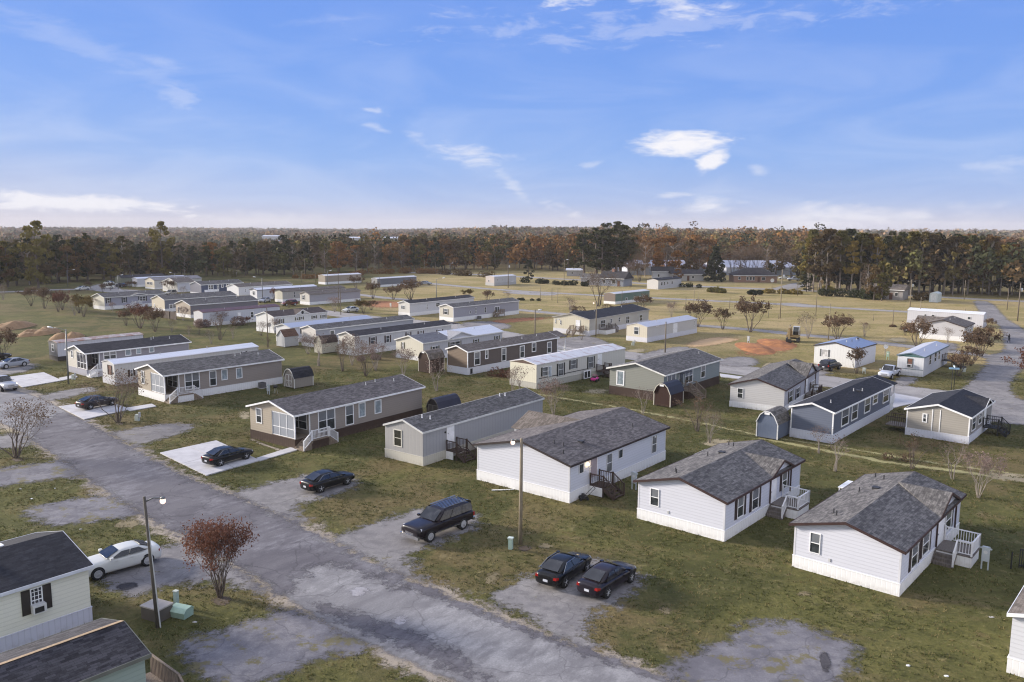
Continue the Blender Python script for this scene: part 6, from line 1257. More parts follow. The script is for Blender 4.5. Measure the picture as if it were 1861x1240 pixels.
# ------------------------------------------------------------------ poles, lights, boxes
M_pole = wood((.20, .165, .125), (.11, .09, .07)); M_pole2 = wood((.30, .25, .18), (.17, .14, .10)); M_steel = paint((.17, .175, .175), .5, .5, .3); M_ins = paint((.55, .56, .55), .3)
M_lampon = emis((1, .70, .55), .9); M_lampw = paint((.66, .66, .66), .4)
def pole(base, top, label, r=.13, m=None, arm=None, lamp=None, transformer=0, cross=False, name='utility_pole', cat='utility pole', conduit=False, z0=0.0, group=None, H=None):
    b = gp(*base); H = H or zat(base, top[1]); bt = gp(top[0], top[1], H); tp = Vector((bt.x, bt.y, H)) if abs(top[0] - base[0]) > 1.5 else Vector((b.x, b.y, H))
    dl = tp - b; dl.z = 0
    if dl.length > H * .08: dl *= H * .08 / dl.length
    t = thing(name, label, cat, b, 0, group)
    MB().tube([(0, 0, -.3), (dl.x * .5, dl.y * .5, H * .5), (dl.x, dl.y, H)], [r, r * .9, r * .72], 8).build('post', m or M_pole, t, True)
    if conduit: MB().tube([(r + .04, 0, 0), (dl.x + r * .8, dl.y, H * .86)], .04, 6).build('conduit', M_ins, t)
    if arm:     # arm: (dx, dy, dz) reach in metres
        A = Vector((dl.x, dl.y, H - arm[3])); E_ = A + Vector(arm[:3]); mid = A.lerp(E_, .5) + Vector((0, 0, .14))
        a_ = MB().tube([A, mid, E_], [.045, .04, .035], 6).build('arm', M_steel, t, True)
        if lamp == 'globe':
            MB().lathe([(.05, .10), (.12, .05), (.13, -.02)], E_, 'z', 12).build('lamp_hood', M_steel, a_, True); MB().lathe([(.12, -.03), (.15, -.12), (.14, -.23), (.07, -.30)], E_, 'z', 12).build('lamp_globe', M_lampon, a_, True)
        elif lamp: 
            d = Vector(arm[:3]).normalized(); MB().tube([E_ - d * .1, E_ + d * .35, E_ + d * .7], [.07, .15, .10], 8).build('lamp_head', M_lampw, a_, True)
    for k in range(transformer): MB().lathe([(.10, 0), (.24, .06), (.24, .82), (.12, .92)], (dl.x + .40, dl.y, H - 2.2), 'z', 12).build('transformer', M_ins, t, True)
    if cross:
        MB().box(dl.x - 1.1, dl.x + 1.1, dl.y - .06, dl.y + .06, H - .7, H - .58).build('crossarm', m or M_pole, t)
        for x in (-.95, 0, .95): MB().lathe([(.04, 0), (.06, .08), (.03, .16)], (dl.x + x, dl.y, H - .58), 'z', 6).build('insulator', M_ins, t)
    t['top'] = [b.x + dl.x, b.y + dl.y, H]; return t
GS = 'street lights'; GU = 'utility poles of the park'
p_a = pole((287, 1141), (262, 903), 'wooden light pole with glowing globe lamp and pale conduit, beside the white sedan', r=.105, m=wood((.12, .105, .085), (.065, .058, .048)), arm=(.95, .1, .18, .3), lamp='globe', conduit=True, name='street_light', cat='street light', group=GS)
p_b = pole((945.5, 990), (948, 797), 'tall wooden pole with small lamp in front of the broad white double home', r=.135, m=M_pole2, arm=(-.6, .2, .05, .25), lamp='globe', name='street_light', cat='street light', group=GS)
p_c = pole((124.5, 698.5), (119.4, 598.5), 'grey metal street light with long curved arm reaching left, beside the grey porch home', r=.12, m=M_steel, arm=(-2.0, .3, .35, .2), lamp='cobra', name='street_light', cat='street light', group=GS)
p_d = pole((1083, 611), (1083, 549), 'wooden light pole in front of the wide cream home', r=.12, m=M_pole2, arm=(-.6, 0, .1, .2), lamp='globe', name='street_light', cat='street light', group=GS)
for (b, t_, lab, kw) in [((1208.7, 641), (1208.7, 585), 'bare wooden pole beside the gravel pad behind the sage green home', dict()), ((972, 622), (972, 563), 'pole with white lamp behind the taupe brown home', dict(arm=(.6, 0, .1, .2), lamp='cobra')),
    ((793, 552), (793, 508), 'street light with arm reaching right behind the lilac grey home', dict(m=M_steel, arm=(1.9, 0, .5, .1), lamp='cobra')), ((616, 561), (616, 497), 'dark thin pole in front of the lilac single-wide, left of two', dict(r=.1)), ((619.5, 573), (619.5, 524), 'dark thin pole in front of the lilac single-wide, right of two', dict(r=.1)),
    ((487.3, 630), (487, 560), 'dark pole at the corner of the bright white gabled home', dict(r=.11)), ((477.5, 548), (476, 505), 'street light with arm reaching left among the white single-wides', dict(m=M_steel, arm=(-1.9, 0, .3, .1), lamp='cobra')),
    ((123.5, 521), (123, 492), 'street light with arm reaching right at the edge of the left wood', dict(m=M_steel, arm=(2.2, 0, .4, .1), lamp='cobra')), ((215, 526), (214.5, 501), 'street light before the olive green home', dict(m=M_steel, arm=(1.3, 0, .3, .1), lamp='cobra')),
    ((319, 525), (318.5, 497), 'street light rising above the far left row of roofs', dict(m=M_steel, arm=(-1.2, 0, .3, .1), lamp='cobra')), ((595.5, 519), (595.4, 493), 'street light in front of the tan bowed-roof trailer', dict(m=M_steel, arm=(1., 0, .3, .1), lamp='cobra')),
    ((923.5, 524), (923.5, 476), 'utility pole with transformer beside the raised white trailer', dict(transformer=1, r=.15)), ((1025, 521), (1025, 473), 'street light left of the pine grove', dict(r=.12, m=M_pole2, arm=(.8, 0, .2, .1), lamp='cobra')), ((818, 499), (818, 479), 'street light before the far wood, left of the raised white trailer', dict(m=M_steel, arm=(.8, 0, .2, .1), lamp='cobra')),
    ((1417.5, 579), (1417.5, 490), 'tall grey pole with transformer before the brick ranch house', dict(transformer=1, r=.14, m=M_pole2)), ((1653.5, 560), (1653.5, 508), 'pale utility pole with transformer beside the small grey cottage', dict(transformer=1, cross=True, r=.15, m=M_pole2)),
    ((1849, 584), (1849, 514), 'utility pole with transformer and lamp right of the gravel road', dict(transformer=1, r=.16)), ((1830, 564), (1831, 523), 'slim leaning pole with climbing vine right of the gravel road', dict(r=.11)), ((1804, 537), (1804, 480), 'tall pale pole at the edge of the right wood', dict(r=.16, m=M_pole2, transformer=1))]:
    isl = 'lamp' in kw; pole(b, t_, lab, name='street_light' if isl else 'utility_pole', cat='street light' if isl else 'utility pole', group=GS if isl else GU, **kw)
for i, (bu, bv, tv, lab) in enumerate([(982, 548, 521, 'short bare pole left of three in the dry field'), (1003, 546, 523, 'short bare pole in the middle of three in the dry field'), (1013.6, 551, 524, 'short bare pole right of three in the dry field'), (1130, 559, 527, 'dark pole in front of the green-grey trailer'),
    (1260.5, 560, 517, 'tall dark pole behind the wide crape myrtle'), (1246, 566, 540, 'short dark pole left of the tall one behind the wide crape myrtle'), (1269.5, 550, 532, 'short thin pole right of the tall one behind the wide crape myrtle'), (1326, 561, 541, 'lone short pole in the dry field below the brick ranch house'),
    (1179, 524, 495, 'dark pole at the corner of the white trailer with black roof'), (1145, 524, 509, 'short white post beside the slate blue cottage'), (771.6, 497, 473, 'far pole before the wood, leftmost of those left of the raised trailer'), (791.5, 498, 476, 'far pole before the wood, second of those left of the raised trailer'),
    (554, 506, 469, 'tall pale pole at the edge of the left wood'), (574, 515, 496, 'short pole right of the tall pale one by the left wood'), (548.5, 514, 493, 'short pole left of the tall pale one by the left wood'), (689.6, 523, 501, 'pole before the blue-grey trailer'), (835, 499, 484, 'short pole at the highway, centre'),
    (1482.6, 574, 517, 'dark pole left of the tall dark one near the excavator'), (1505.4, 618.5, 552, 'tall dark pole near the excavator'), (1622.5, 591, 558, 'leaning dark pole left of the long crosswise trailer'), (1671, 587, 540, 'pale pole before the long crosswise trailer'), (1753.6, 580, 561, 'short dark pole behind the double home roof'),
    (1752, 546, 509, 'thin dark pole before the right wood'), (1449, 538, 513, 'short pale post by the hedge below the brick ranch house'), (1490.6, 537, 517, 'second pale post by the hedge'), (1695, 528, 497, 'thin pole among the trunks of the right wood'), (1402.5, 531, 512, 'thin pale post in front of the brick ranch house')]):
    pole((bu, bv), (bu, tv), lab, r=.09, m=M_pole if i % 2 else M_pole2, name='utility_pole', group=GU)
for i, (bu, bv, tv) in enumerate([(1587.5, 583, 571), (1744, 581, 569), (1396, 578, 566), (1415, 580, 571)]): pole((bu, bv), (bu, tv), ['short wooden post left of the leaning pole', 'short post behind the crosswise trailer', 'low stake in the field beyond the excavator, left one', 'low stake in the field beyond the excavator, right one'][i], r=.07, name='post', cat='post')
# overhead wires along the highway
def wire(a, b, label, sag=1.):
    a, b = Vector(a), Vector(b); pts = [a.lerp(b, i / 10) - Vector((0, 0, sag * 4 * (i / 10) * (1 - i / 10))) for i in range(11)]
    o = MB().tube(pts, .03, 4, False).build('overhead_wire', paint((.02, .02, .02)), None); tagt(o, label, 'wire')
P_ = {o['label']: o['top'] for o in COL.objects if o.get('top') is not None}
def T(s_): return [v for k, v in P_.items() if s_ in k][0]
wire(T('right of the gravel road'), T('beside the small grey cottage'), 'thin wire from the right-hand transformer pole to the pole at the grey cottage', 1.5); wire(T('beside the small grey cottage'), T('before the brick ranch'), 'thin wire between the cottage pole and the pole before the brick ranch house', 1.8)
for o in COL.objects:
    if o.get('top') is not None: del o['top']
# street name sign
t = thing('street_sign', 'street sign with two crossed blue blades near the junction', 'street sign', gp(1731, 709), 20)
MB().tube([(-.16, 0, 0), (-.16, 0, 2.9)], .04, 6).build('post', M_blk, t); MB().tube([(.16, 0, 0), (.16, 0, 2.9)], .04, 6).build('post', M_blk, t); MB().box(-.65, .65, -.02, .02, 2.9, 3.15).build('sign_blade', paint((.35, .55, .72), .4), t); MB().box(-.02, .02, -.6, .6, 3.2, 3.42).build('sign_blade', paint((.55, .66, .76), .4), t)
def meter(base, label, heading=39.5, tall=1.5, m=None, w=.42):
    m = m or M_meter; t = thing('electric_meter', label, 'electric meter', gp(*base), heading, 'electric meter pedestals')
    for s_ in (-1, 1): MB().box(s_ * w * .45 - .04, s_ * w * .45 + .04, -.04, .04, 0, tall).build('leg', m, t)
    MB().box(-w / 2, w / 2, -.12, .12, tall * .38, tall).build('cabinet', m, t); MB().lathe([(.12, 0), (.12, .06), (.09, .1)], (0, -.13, tall * .78), 'y', 12).build('dial', M_ins, t); MB().box(-w * .8, w * .8, -.05, .05, tall * .9, tall * .95).build('bracket', m, t)
    return t
M_gbox = paint((.30, .42, .34), .5); M_pale = paint((.50, .54, .50))
meter((1789, 1035), 'pale electric meter pedestal right of the white corner deck', tall=1.55); meter((1152, 890), 'pale electric meter pedestal between the two nearest homes and the big white one', tall=1.55); meter((488, 717), 'grey electric meter pedestal by the brown shed side of the tan home', tall=1.3); meter((864, 606), 'electric meter pedestal by the red clay strip', tall=1.3)
meter((1435, 751 - 30), 'small electric meter pedestal', tall=1.2) if False else None
meter((1613, 654), 'pale green electric meter box beside the blue-roofed home', m=M_gbox, tall=1.4); meter((1360, 625), 'pale electric cabinet beside the straw strip', tall=1.5); meter((1570, 679), 'white pipe stub before the slate blue home', tall=.9, m=M_pale); meter((710, 559), 'white meter stub in the bare ground near the lilac single-wide', tall=1.2, m=M_pale)
t = thing('utility_pedestal', 'small pale green utility pedestal at the foot of the tall wooden pole', 'utility box', gp(928, 998), 20); MB().box(-.14, .14, -.12, .12, 0, .75).build('cabinet', paint((.42, .55, .47)), t); MB().box(-.19, .19, -.16, .16, .75, .84).build('lid', paint((.55, .62, .58)), t)
t = thing('transformer_box', 'mint green pad transformer beside the wooden light pole', 'utility box', gp(330, 1119), 20)
MB().ext([(-.62, -.42, 0), (-.62, .42, 0), (-.62, .46, .5), (-.62, .25, .68), (-.62, -.25, .62), (-.62, -.46, .42)], (1.24, 0, 0)).build('cabinet', M_gbox, t); MB().ext([(-.66, -.50, .42), (-.66, -.26, .64), (-.66, .26, .70), (-.66, .50, .50), (-.66, .46, .47), (-.66, .25, .655), (-.66, -.25, .59), (-.66, -.47, .385)], (1.32, 0, 0)).build('lid', paint((.36, .50, .41)), t)
for o_ in COL.objects:
    if o_.name.startswith('transformer_box'): o_.scale = (.85, .85, .85)
t = thing('equipment_box', 'dark brown utility vault with pale concrete top at the foot of the wooden light pole', 'utility box', gp(286, 1122), 25)
MB().box(-.68, .68, -.5, .5, 0, .72).build('cabinet', paint((.11, .095, .08)), t); MB().box(-.72, .72, -.54, .54, .72, .80).build('lid', paint((.42, .38, .34)), t)
t = thing('utility_pedestal', 'slim grey-green pedestal behind the mint green transformer', 'utility box', gp(321, 1103), 20); MB().box(-.12, .12, -.1, .1, 0, .95).build('cabinet', paint((.38, .48, .45)), t); MB().box(-.14, .14, -.12, .12, .95, 1.0).build('lid', M_pale, t)
for (u, v, lab) in ((250, 765, 'white water hydrant post on the lawn by the multi-stemmed tree'), (134, 690, 'pale bin-like box at the foot of the metal street light'), (1151, 628, 'white utility stub in front of the white single-wide')):
    t = thing('utility_pedestal', lab, 'utility box', gp(u, v), 10); MB().box(-.2, .2, -.16, .16, 0, .75).build('cabinet', M_pale, t); MB().box(.2, .36, -.12, .12, .45, 1.0).build('meter_head', M_vent, t); MB().tube([(-.3, 0, 0), (-.3, 0, .5)], .05).build('pipe', M_pale, t)
# lawn mower
t = thing('lawn_mower', 'push lawn mower standing against the corner of the broad white home', 'lawn mower', gp(1060, 908), 75)
MB().box(-.28, .28, -.35, .3, .12, .3).build('deck', M_blk, t); MB().lathe([(.14, .3), (.14, .5)], (0, -.02, 0), 'z', 10).build('engine', M_dkvent, t)
for x in (-.3, .3):
    for y in (-.3, .28): MB().lathe([(.11, -.03), (.11, .03)], (x, y, .11), 'x', 10).build('wheel', M_tyre, t)
mb = MB(); [mb.bar((x, .25, .3), (x, .95, .95), .03) for x in (-.22, .22)]; mb.bar((-.22, .95, .95), (.22, .95, .95), .03); mb.build('handle', M_blk, t)
# barbecue, leaning window, mailbox cans, small litter
t = thing('barbecue', 'round black kettle barbecue behind the tan home', 'barbecue', gp(501, 716), 0); MB().lathe([(.05, .75), (.26, .85), (.3, .98), (.26, 1.1), (.04, 1.18)], (0, 0, 0), 'z', 14).build('kettle', M_blk, t, True)
for k in range(3): MB().tube([(.12 * math.cos(k * 2.1), .12 * math.sin(k * 2.1), .8), (.3 * math.cos(k * 2.1), .3 * math.sin(k * 2.1), 0)], .015, 5).build('leg', M_vent, t)
t = thing('spare_window', 'spare white window leaning on the skirting of the rust-stained trailer', 'window', gp(1067, 689), 41); f = MB(); f.box(-.02, .05, -.85, .85, .1, .2); f.box(-.02, .05, -.85, .85, 1.15, 1.3); f.box(-.02, .05, -.85, -.72, .2, 1.15); f.box(-.02, .05, .72, .85, .2, 1.15); f.box(-.02, .05, -.05, .05, .2, 1.15); f.build('frame', M_trim, t); MB().box(0, .02, -.72, .72, .2, 1.15).build('pane', M_glass, t)
t = thing('bin', 'black bin with white bag under the young trees by the junction', 'bin', gp(1751.5, 676), 0); MB().lathe([(.25, .0), (.32, .7)], (0, 0, 0), 'z', 12).build('container', M_pale, t); MB().lathe([(.34, .7), (.30, .85), (.1, .92)], (0, 0, 0), 'z', 12).build('lid', M_blk, t)
t = thing('satellite_dish', 'small pale satellite dish on a post beside the green meter box', 'satellite dish', gp(1608, 648), 0); MB().tube([(0, 0, 0), (0, 0, 1.6)], .05).build('post', M_steel, t); MB().lathe([(.05, 0), (.3, -.06), (.42, -.18), (.40, -.17), (.28, -.04)], (0, 0, 1.8), 'y', 14).build('dish', M_trim, t)
t = thing('satellite_dish', 'small grey satellite dish at the front of the bright white gabled home', 'satellite dish', gp(490.5, 606), 0); MB().tube([(0, 0, 0), (0, 0, 1.6)], .05).build('post', M_steel, t); MB().lathe([(.05, 0), (.3, -.06), (.42, -.18), (.40, -.17), (.28, -.04)], (0, 0, 1.8), 'y', 14).build('dish', M_vent, t)
t = thing('satellite_dish', 'white satellite dish on the lawn of the brick ranch house', 'satellite dish', gp(1403, 517), 0); MB().tube([(0, 0, 0), (0, 0, 1.2)], .06).build('post', M_steel, t); MB().lathe([(.05, 0), (.5, -.06), (.8, -.2), (.78, -.2), (.4, -.04)], (0, 0, 1.6), 'y', 14).build('dish', M_trim, t)
# picket fence panel
t = thing('fence', 'weathered dark board fence in front of the cream gabled home at the left', 'fence', gp(308, 580), 129.5)
mb = MB()
for i in range(34): mb.box(-.02, .02, -3.4 + i * .2, -3.4 + i * .2 + .17, .05, 1.8 + .06 * ((i * 7) % 3)); 
mb.build('board_panel', M_deckb, t)
for y in (-3.3, 0, 3.3): MB().box(.02, .14, y - .06, y + .06, 0, 1.9).build('post', M_deckl, t)
# black fence end at the right edge
t = thing('fence', 'black railing panel cut off by the right edge', 'fence', gp(1851, 1032), 100); mb = MB(); [mb.box(-.02, .02, i * .14, i * .14 + .04, 0, 1.3) for i in range(18)]; mb.box(-.03, .03, 0, 2.5, 1.2, 1.28); mb.box(-.03, .03, 0, 2.5, .12, .2); mb.build('railing', M_blk, t)
t = thing('post', 'short black post near the meter pedestal at the right', 'post', gp(1837, 1034), 0); MB().tube([(0, 0, 0), (0, 0, 1.15)], .045).build('shaft', M_blk, t)
# soil heaps
def heap(pxs, hgt, label, m, seed, name='soil_heap'):
    L_, R_, Fv, Bv = pxs; a, b = gp(L_, Fv), gp(R_, Fv); c = (a + b) / 2; d = gp((L_ + R_) / 2, Bv) - c; w_ = (b - a).length / 2; dp = max(1.5, d.length / 2); c = c + d * .5; n = 36; rr = random.Random(seed)
    from mathutils import noise as mn
    vs, fs = [], []
    for i in range(n + 1):
        for j in range(n + 1):
            x = (i / n * 2 - 1); y = (j / n * 2 - 1); q = max(0, 1 - (x * x + y * y)) ** 1.0
            nz = mn.noise(Vector((x * 1.6 + seed, y * 1.6, seed))) * .35 + mn.noise(Vector((x * 5 + seed, y * 5, 0))) * .12 + mn.noise(Vector((x * 15, y * 15, seed))) * .05
            vs.append((x * w_, y * dp, max(-.1, q * hgt * (1 + nz) - .08)))
    fs = [(i * (n + 1) + j, (i + 1) * (n + 1) + j, (i + 1) * (n + 1) + j + 1, i * (n + 1) + j + 1) for i in range(n) for j in range(n)]
    mb = MB(); mb.v = vs; mb.f = fs; o = mb.build(name, m, None, True); o.location = (c.x, c.y, 0); return tagt(o, label, 'soil heap', 'heaps of soil')
M_heap = dirtmat((.40, .25, .13), (.30, .18, .09), rag=False); M_heapr = dirtmat((.42, .175, .06), (.24, .095, .04), rag=False)
heap((-2, 52, 602, 589), 1.43, 'tan soil heap at the left edge, farthest left', M_heap, 3); heap((38, 76, 613, 604), 1.05, 'low tan soil heap, second from the left', M_heap, 5); heap((64, 102, 611, 601), 1.24, 'pointed tan soil heap, third from the left', M_heap, 8)
heap((94, 126, 618, 611), 1.05, 'tan soil heap behind the derelict trailer roof, left of two', M_heap, 13); heap((120, 150, 617, 610), 1.12, 'tan soil heap behind the derelict trailer roof, right of two', M_heap, 17)
heap((1338, 1404, 645, 622), 0.62, 'orange clay heap at the excavation, front one', M_heapr, 21); heap((1376, 1446, 633, 616), 0.62, 'dark orange clay heap at the excavator bucket', M_heapr, 27)
# scattered bits on the grass
bits = [(1802, 1122, .38, 'pale round lid in the grass at the right'), (1651, 1210, .30, 'white scrap in the grass near the bottom right, left one'), (1720, 1229, .30, 'white scrap in the grass near the bottom right, right one'), (354, 1131, .33, 'small pale lid beside the mint green transformer'), (1526, 886, .9, None), (147, 962, .28, 'grey stone on the left lawn'), (37, 889, .3, 'pale stone at the left edge lawn'), (57, 907, .35, 'white scrap on the left lawn'), (100, 888, .25, 'small white scrap beside the cracked pad')]
for (u, v, r_, lab) in bits:
    if not lab: continue
    t = MB().lathe([(.02, .05), (r_ * .7, .07), (r_, .03), (r_ * 1.02, .0)], (0, 0, 0), 'z', 9).build('debris', M_trim if 'white' in lab else paint((.42, .40, .38)), None); t.location = gp(u, v); t.scale = (.42, .28, .5); tagt(t, lab, 'debris', 'small litter on the grass')
t = MB().box(-.95, .95, -.06, .06, 0, .06).build('plank', M_trim, None); t.location = gp(914, 891); t.rotation_euler = (0, 0, .12); tagt(t, 'white plank lying in the grass before the broad white home', 'plank')
# ------------------------------------------------------------------ vegetation
def qmesh(name, V, Fq, m, col=None, smooth=False):
    V = np.asarray(V, dtype=np.float32); Fq = np.asarray(Fq, dtype=np.int32); k = Fq.shape[1]; me = bpy.data.meshes.new(name)
    me.vertices.add(len(V)); me.vertices.foreach_set('co', V.ravel()); me.loops.add(Fq.size); me.loops.foreach_set('vertex_index', Fq.ravel())
    me.polygons.add(len(Fq)); me.polygons.foreach_set('loop_start', np.arange(0, Fq.size, k, dtype=np.int32)); me.polygons.foreach_set('loop_total', np.full(len(Fq), k, dtype=np.int32))
    if col is not None:
        at = me.attributes.new('hue', 'FLOAT_COLOR', 'POINT'); at.data.foreach_set('color', np.concatenate([col, np.ones((len(col), 1), np.float32)], 1).astype(np.float32).ravel())
    me.update(); me.validate(); me.materials.append(m); return me
def leaves(C, size, rs, flat=.0, tri=False):
    """one small randomly turned quad per centre"""
    n = len(C); a = rs.normal(size=(n, 3)); a /= np.linalg.norm(a, axis=1)[:, None]; b = rs.normal(size=(n, 3)); b -= a * (a * b).sum(1)[:, None]; b /= np.linalg.norm(b, axis=1)[:, None]
    s = (size * rs.uniform(.6, 1.4, n))[:, None]; k = rs.uniform(.45, 1., n)[:, None]
    V = np.stack([C - a * s - b * s * k * .3, C - b * s * k + a * s * .1, C + a * s, C + b * s * k], 1).reshape(-1, 3); F_ = np.arange(4 * n).reshape(-1, 4); return V, F_
M_bark = wood((.17, .13, .105), (.08, .062, .05), .3); M_barkp = wood((.36, .31, .27), (.20, .17, .15), .3); M_barkd = wood((.085, .06, .048), (.05, .038, .032), .3)
LF = {'red': leafmat('leaves_red', (.20, .090, .058), (.125, .060, .042), None, .2), 'pink': leafmat('seed_heads_pink', (.27, .195, .165), (.185, .135, .118), None, .2), 'brown': leafmat('leaves_brown', (.185, .120, .075), (.115, .080, .052), None, .25),
      'grey': leafmat('twigs_grey', (0.2013, 0.1408, 0.1013), (0.14, 0.0992, 0.0702), None, .2), 'olive': leafmat('leaves_olive', (0.175, 0.1248, 0.0378), (0.105, 0.08, 0.0297), None, .25)}
def myrtle(name, H, spread, stems, nleaf, lsize, leaf, seed, bark, levels=3, droop=0., inner=.5):
    rs = random.Random(seed); tb = MB(); tips = []
    def grow(p, d, L, r, lev):
        k = 3; pts = [p]; rr = [r]
        for i in range(k):
            d = (d + Vector((rs.gauss(0, .10), rs.gauss(0, .10), rs.gauss(.03, .05)))).normalized(); p = p + d * L / k; pts.append(p); rr.append(r * (1 - .45 * (i + 1) / k))
        tb.tube(pts, rr, 5 if lev == 0 else 4 if lev == 1 else 3, False)
        if lev >= levels - 1: tips.append((p, lev)); tips.append((pts[-2], lev)); return
        if lev >= 1: tips.append((p, lev))
        for _ in range(rs.choice((2, 3, 3)) if lev == 0 else rs.choice((2, 3, 4))):
            a = rs.uniform(0, 2 * math.pi); sp_ = rs.uniform(.28, .62); x = d.orthogonal().normalized(); y = d.cross(x); nd = (d + (x * math.cos(a) + y * math.sin(a)) * sp_).normalized(); nd.z = max(nd.z, .1)
            grow(pts[-1].lerp(pts[-2], rs.uniform(0, .5)), nd, L * rs.uniform(.62, .85), rr[-1] * .8, lev + 1)
    for i in range(stems):
        a = 2 * math.pi * (i + rs.uniform(-.3, .3)) / stems; o = rs.uniform(.25, 1) * spread / H * .62
        grow(Vector((math.cos(a) * .10, math.sin(a) * .10, -.05)), Vector((math.cos(a) * o, math.sin(a) * o, 1)).normalized(), H * rs.uniform(.36, .46), max(.022, H * .011), 0)
    zs = max(t[0].z for t in tips); sc = H / zs * .97
    root = thing(name, '', 'tree'); wm = tb; wm.v = [(x * sc, y * sc, z * sc) for x, y, z in wm.v]; wm.build('trunk', bark, root, True, fix=False)
    if nleaf:
        r2 = np.random.RandomState(seed); T_ = np.array([tuple(t[0] * sc) for t in tips]); T_ = T_[T_[:, 2] > H * inner]
        if len(T_) < 3: T_ = np.array([tuple(t[0] * sc) for t in tips])
        C = T_[r2.randint(0, len(T_), nleaf)] + r2.normal(size=(nleaf, 3)) * H * .035; V, F_ = leaves(C, lsize, r2); link('crown', qmesh('crown', V, F_, leaf), None, root)
    root['H'] = H; return root
PR = {'dense': myrtle('crape_myrtle', 4., 2.5, 18, 7500, .048, LF['red'], 3, M_bark, 4, inner=.50), 'dense2': myrtle('crape_myrtle', 4., 3.0, 9, 2600, .075, LF['red'], 5, M_bark, 3, inner=.35),
      'tips': myrtle('crape_myrtle', 4., 3.2, 10, 1300, .045, LF['grey'], 8, M_bark, 4, inner=.5), 'tips2': myrtle('crape_myrtle', 4., 2.8, 8, 1300, .06, LF['pink'], 12, M_barkp, 4, inner=.4), 'bare': myrtle('bare_tree', 4., 2.4, 8, 500, .05, LF['grey'], 15, M_barkp, 4, inner=.5),
      'sap': myrtle('young_tree', 4., 1.2, 4, 260, .06, LF['pink'], 19, M_barkp, 3, inner=.4), 'sap2': myrtle('young_tree', 4., 1.5, 5, 420, .06, LF['brown'], 23, M_bark, 3, inner=.35), 'brown': myrtle('crape_myrtle', 4., 3.6, 8, 1900, .085, LF['brown'], 27, M_bark, 3, inner=.55),
      'brown2': myrtle('crape_myrtle', 4., 3.2, 7, 1700, .09, LF['brown'], 31, M_barkd, 3, inner=.5), 'olive': myrtle('crape_myrtle', 4., 3.0, 8, 2300, .09, LF['olive'], 35, M_bark, 3, inner=.35), 'pecan': myrtle('pecan_tree', 4., 3.4, 5, 1500, .035, LF['brown'], 41, M_barkd, 4, inner=.55)}
used_ = set(); tr = random.Random(99)
def tree(kind, base, topv, label, wide=1.0, group='ornamental trees of the park', H=None, name=None, rot=None):
    p = PR[kind]; H = H or zat(base, topv)
    if kind in used_: r = copy_tree(p)
    else: r = p; used_.add(kind)
    s = H / 4.; r.location = gp(*base); r.scale = (s * wide, s * wide, s); r.rotation_euler = (0, 0, rot if rot is not None else tr.uniform(0, 6.28)); r['label'] = label; r['category'] = 'tree'; r['group'] = group
    return r
tree('dense', (400, 1086), 936, 'rounded crape myrtle full of dark red leaves beside the white sedan drive', wide=.80)
tree('tips', (30, 832), 722, 'large leafless multi-stemmed tree with pinkish tips at the left edge', wide=1.12)
tree('tips', (215, 768), 668, 'multi-stemmed bare tree standing before the dark bronze sedan', wide=.95)
tree('brown', (4, 652), 596, 'bushy brown tree at the left edge near the soil heaps', wide=1.1)
BK = [(579, 665, 605, 'sap', 'before the cream shed'), (622.6, 675, 622, 'sap2', 'left of the thin trees behind the long white home'), (640, 664, 604, 'tips2', 'at the near corner of the long white home'), (664.4, 684, 618, 'tips', 'below the shuttered window of the long white home'), (683, 674, 618, 'tips2', 'right of the shuttered window of the long white home'),
      (732.7, 685, 628, 'tips2', 'with red berries before the olive-shuttered home'), (793.3, 711, 650, 'sap', 'before the dark brown barn shed'), (1005.7, 755, 684, 'tips2', 'behind the plain grey single-wide'), (931, 719, 662, 'bare', 'at the open end of the rust-stained trailer, left one'), (945, 722, 664, 'sap', 'at the open end of the rust-stained trailer, right one'),
      (1168, 752, 702, 'sap', 'before the brown skirting of the sage green home'), (1267.5, 784, 716, 'sap2', 'right of the dark red-brown shed'), (1289.4, 805, 740, 'bare', 'on the back lawn above the pale lavender home'), (1268, 784, 757, 'bare', 'low in the grass right of the dark red-brown shed'), (1488, 824, 772, 'sap', 'before the gable of the slate blue home, left one'), (1518, 857, 790, 'sap', 'before the gable of the slate blue home, right one'),
      (1657, 852, 786, 'sap2', 'with rusty leaves before the sand-coloured double home'), (1731, 871, 800, 'sap', 'below the sand-coloured double home'), (1778, 905, 815, 'tips2', 'with open pale crown at the right'), (1660, 830, 800, 'sap2', 'low and rusty near the seam of the double home')]
for (u, v, tv, k, lab) in BK: tree(k, (u, v), tv, ('slender young tree ' if k.startswith('sap') else 'bare pinkish crape myrtle ' if k != 'bare' else 'leafless tree ') + lab, wide={'sap': 1.1, 'sap2': 1.15}.get(k, .85))
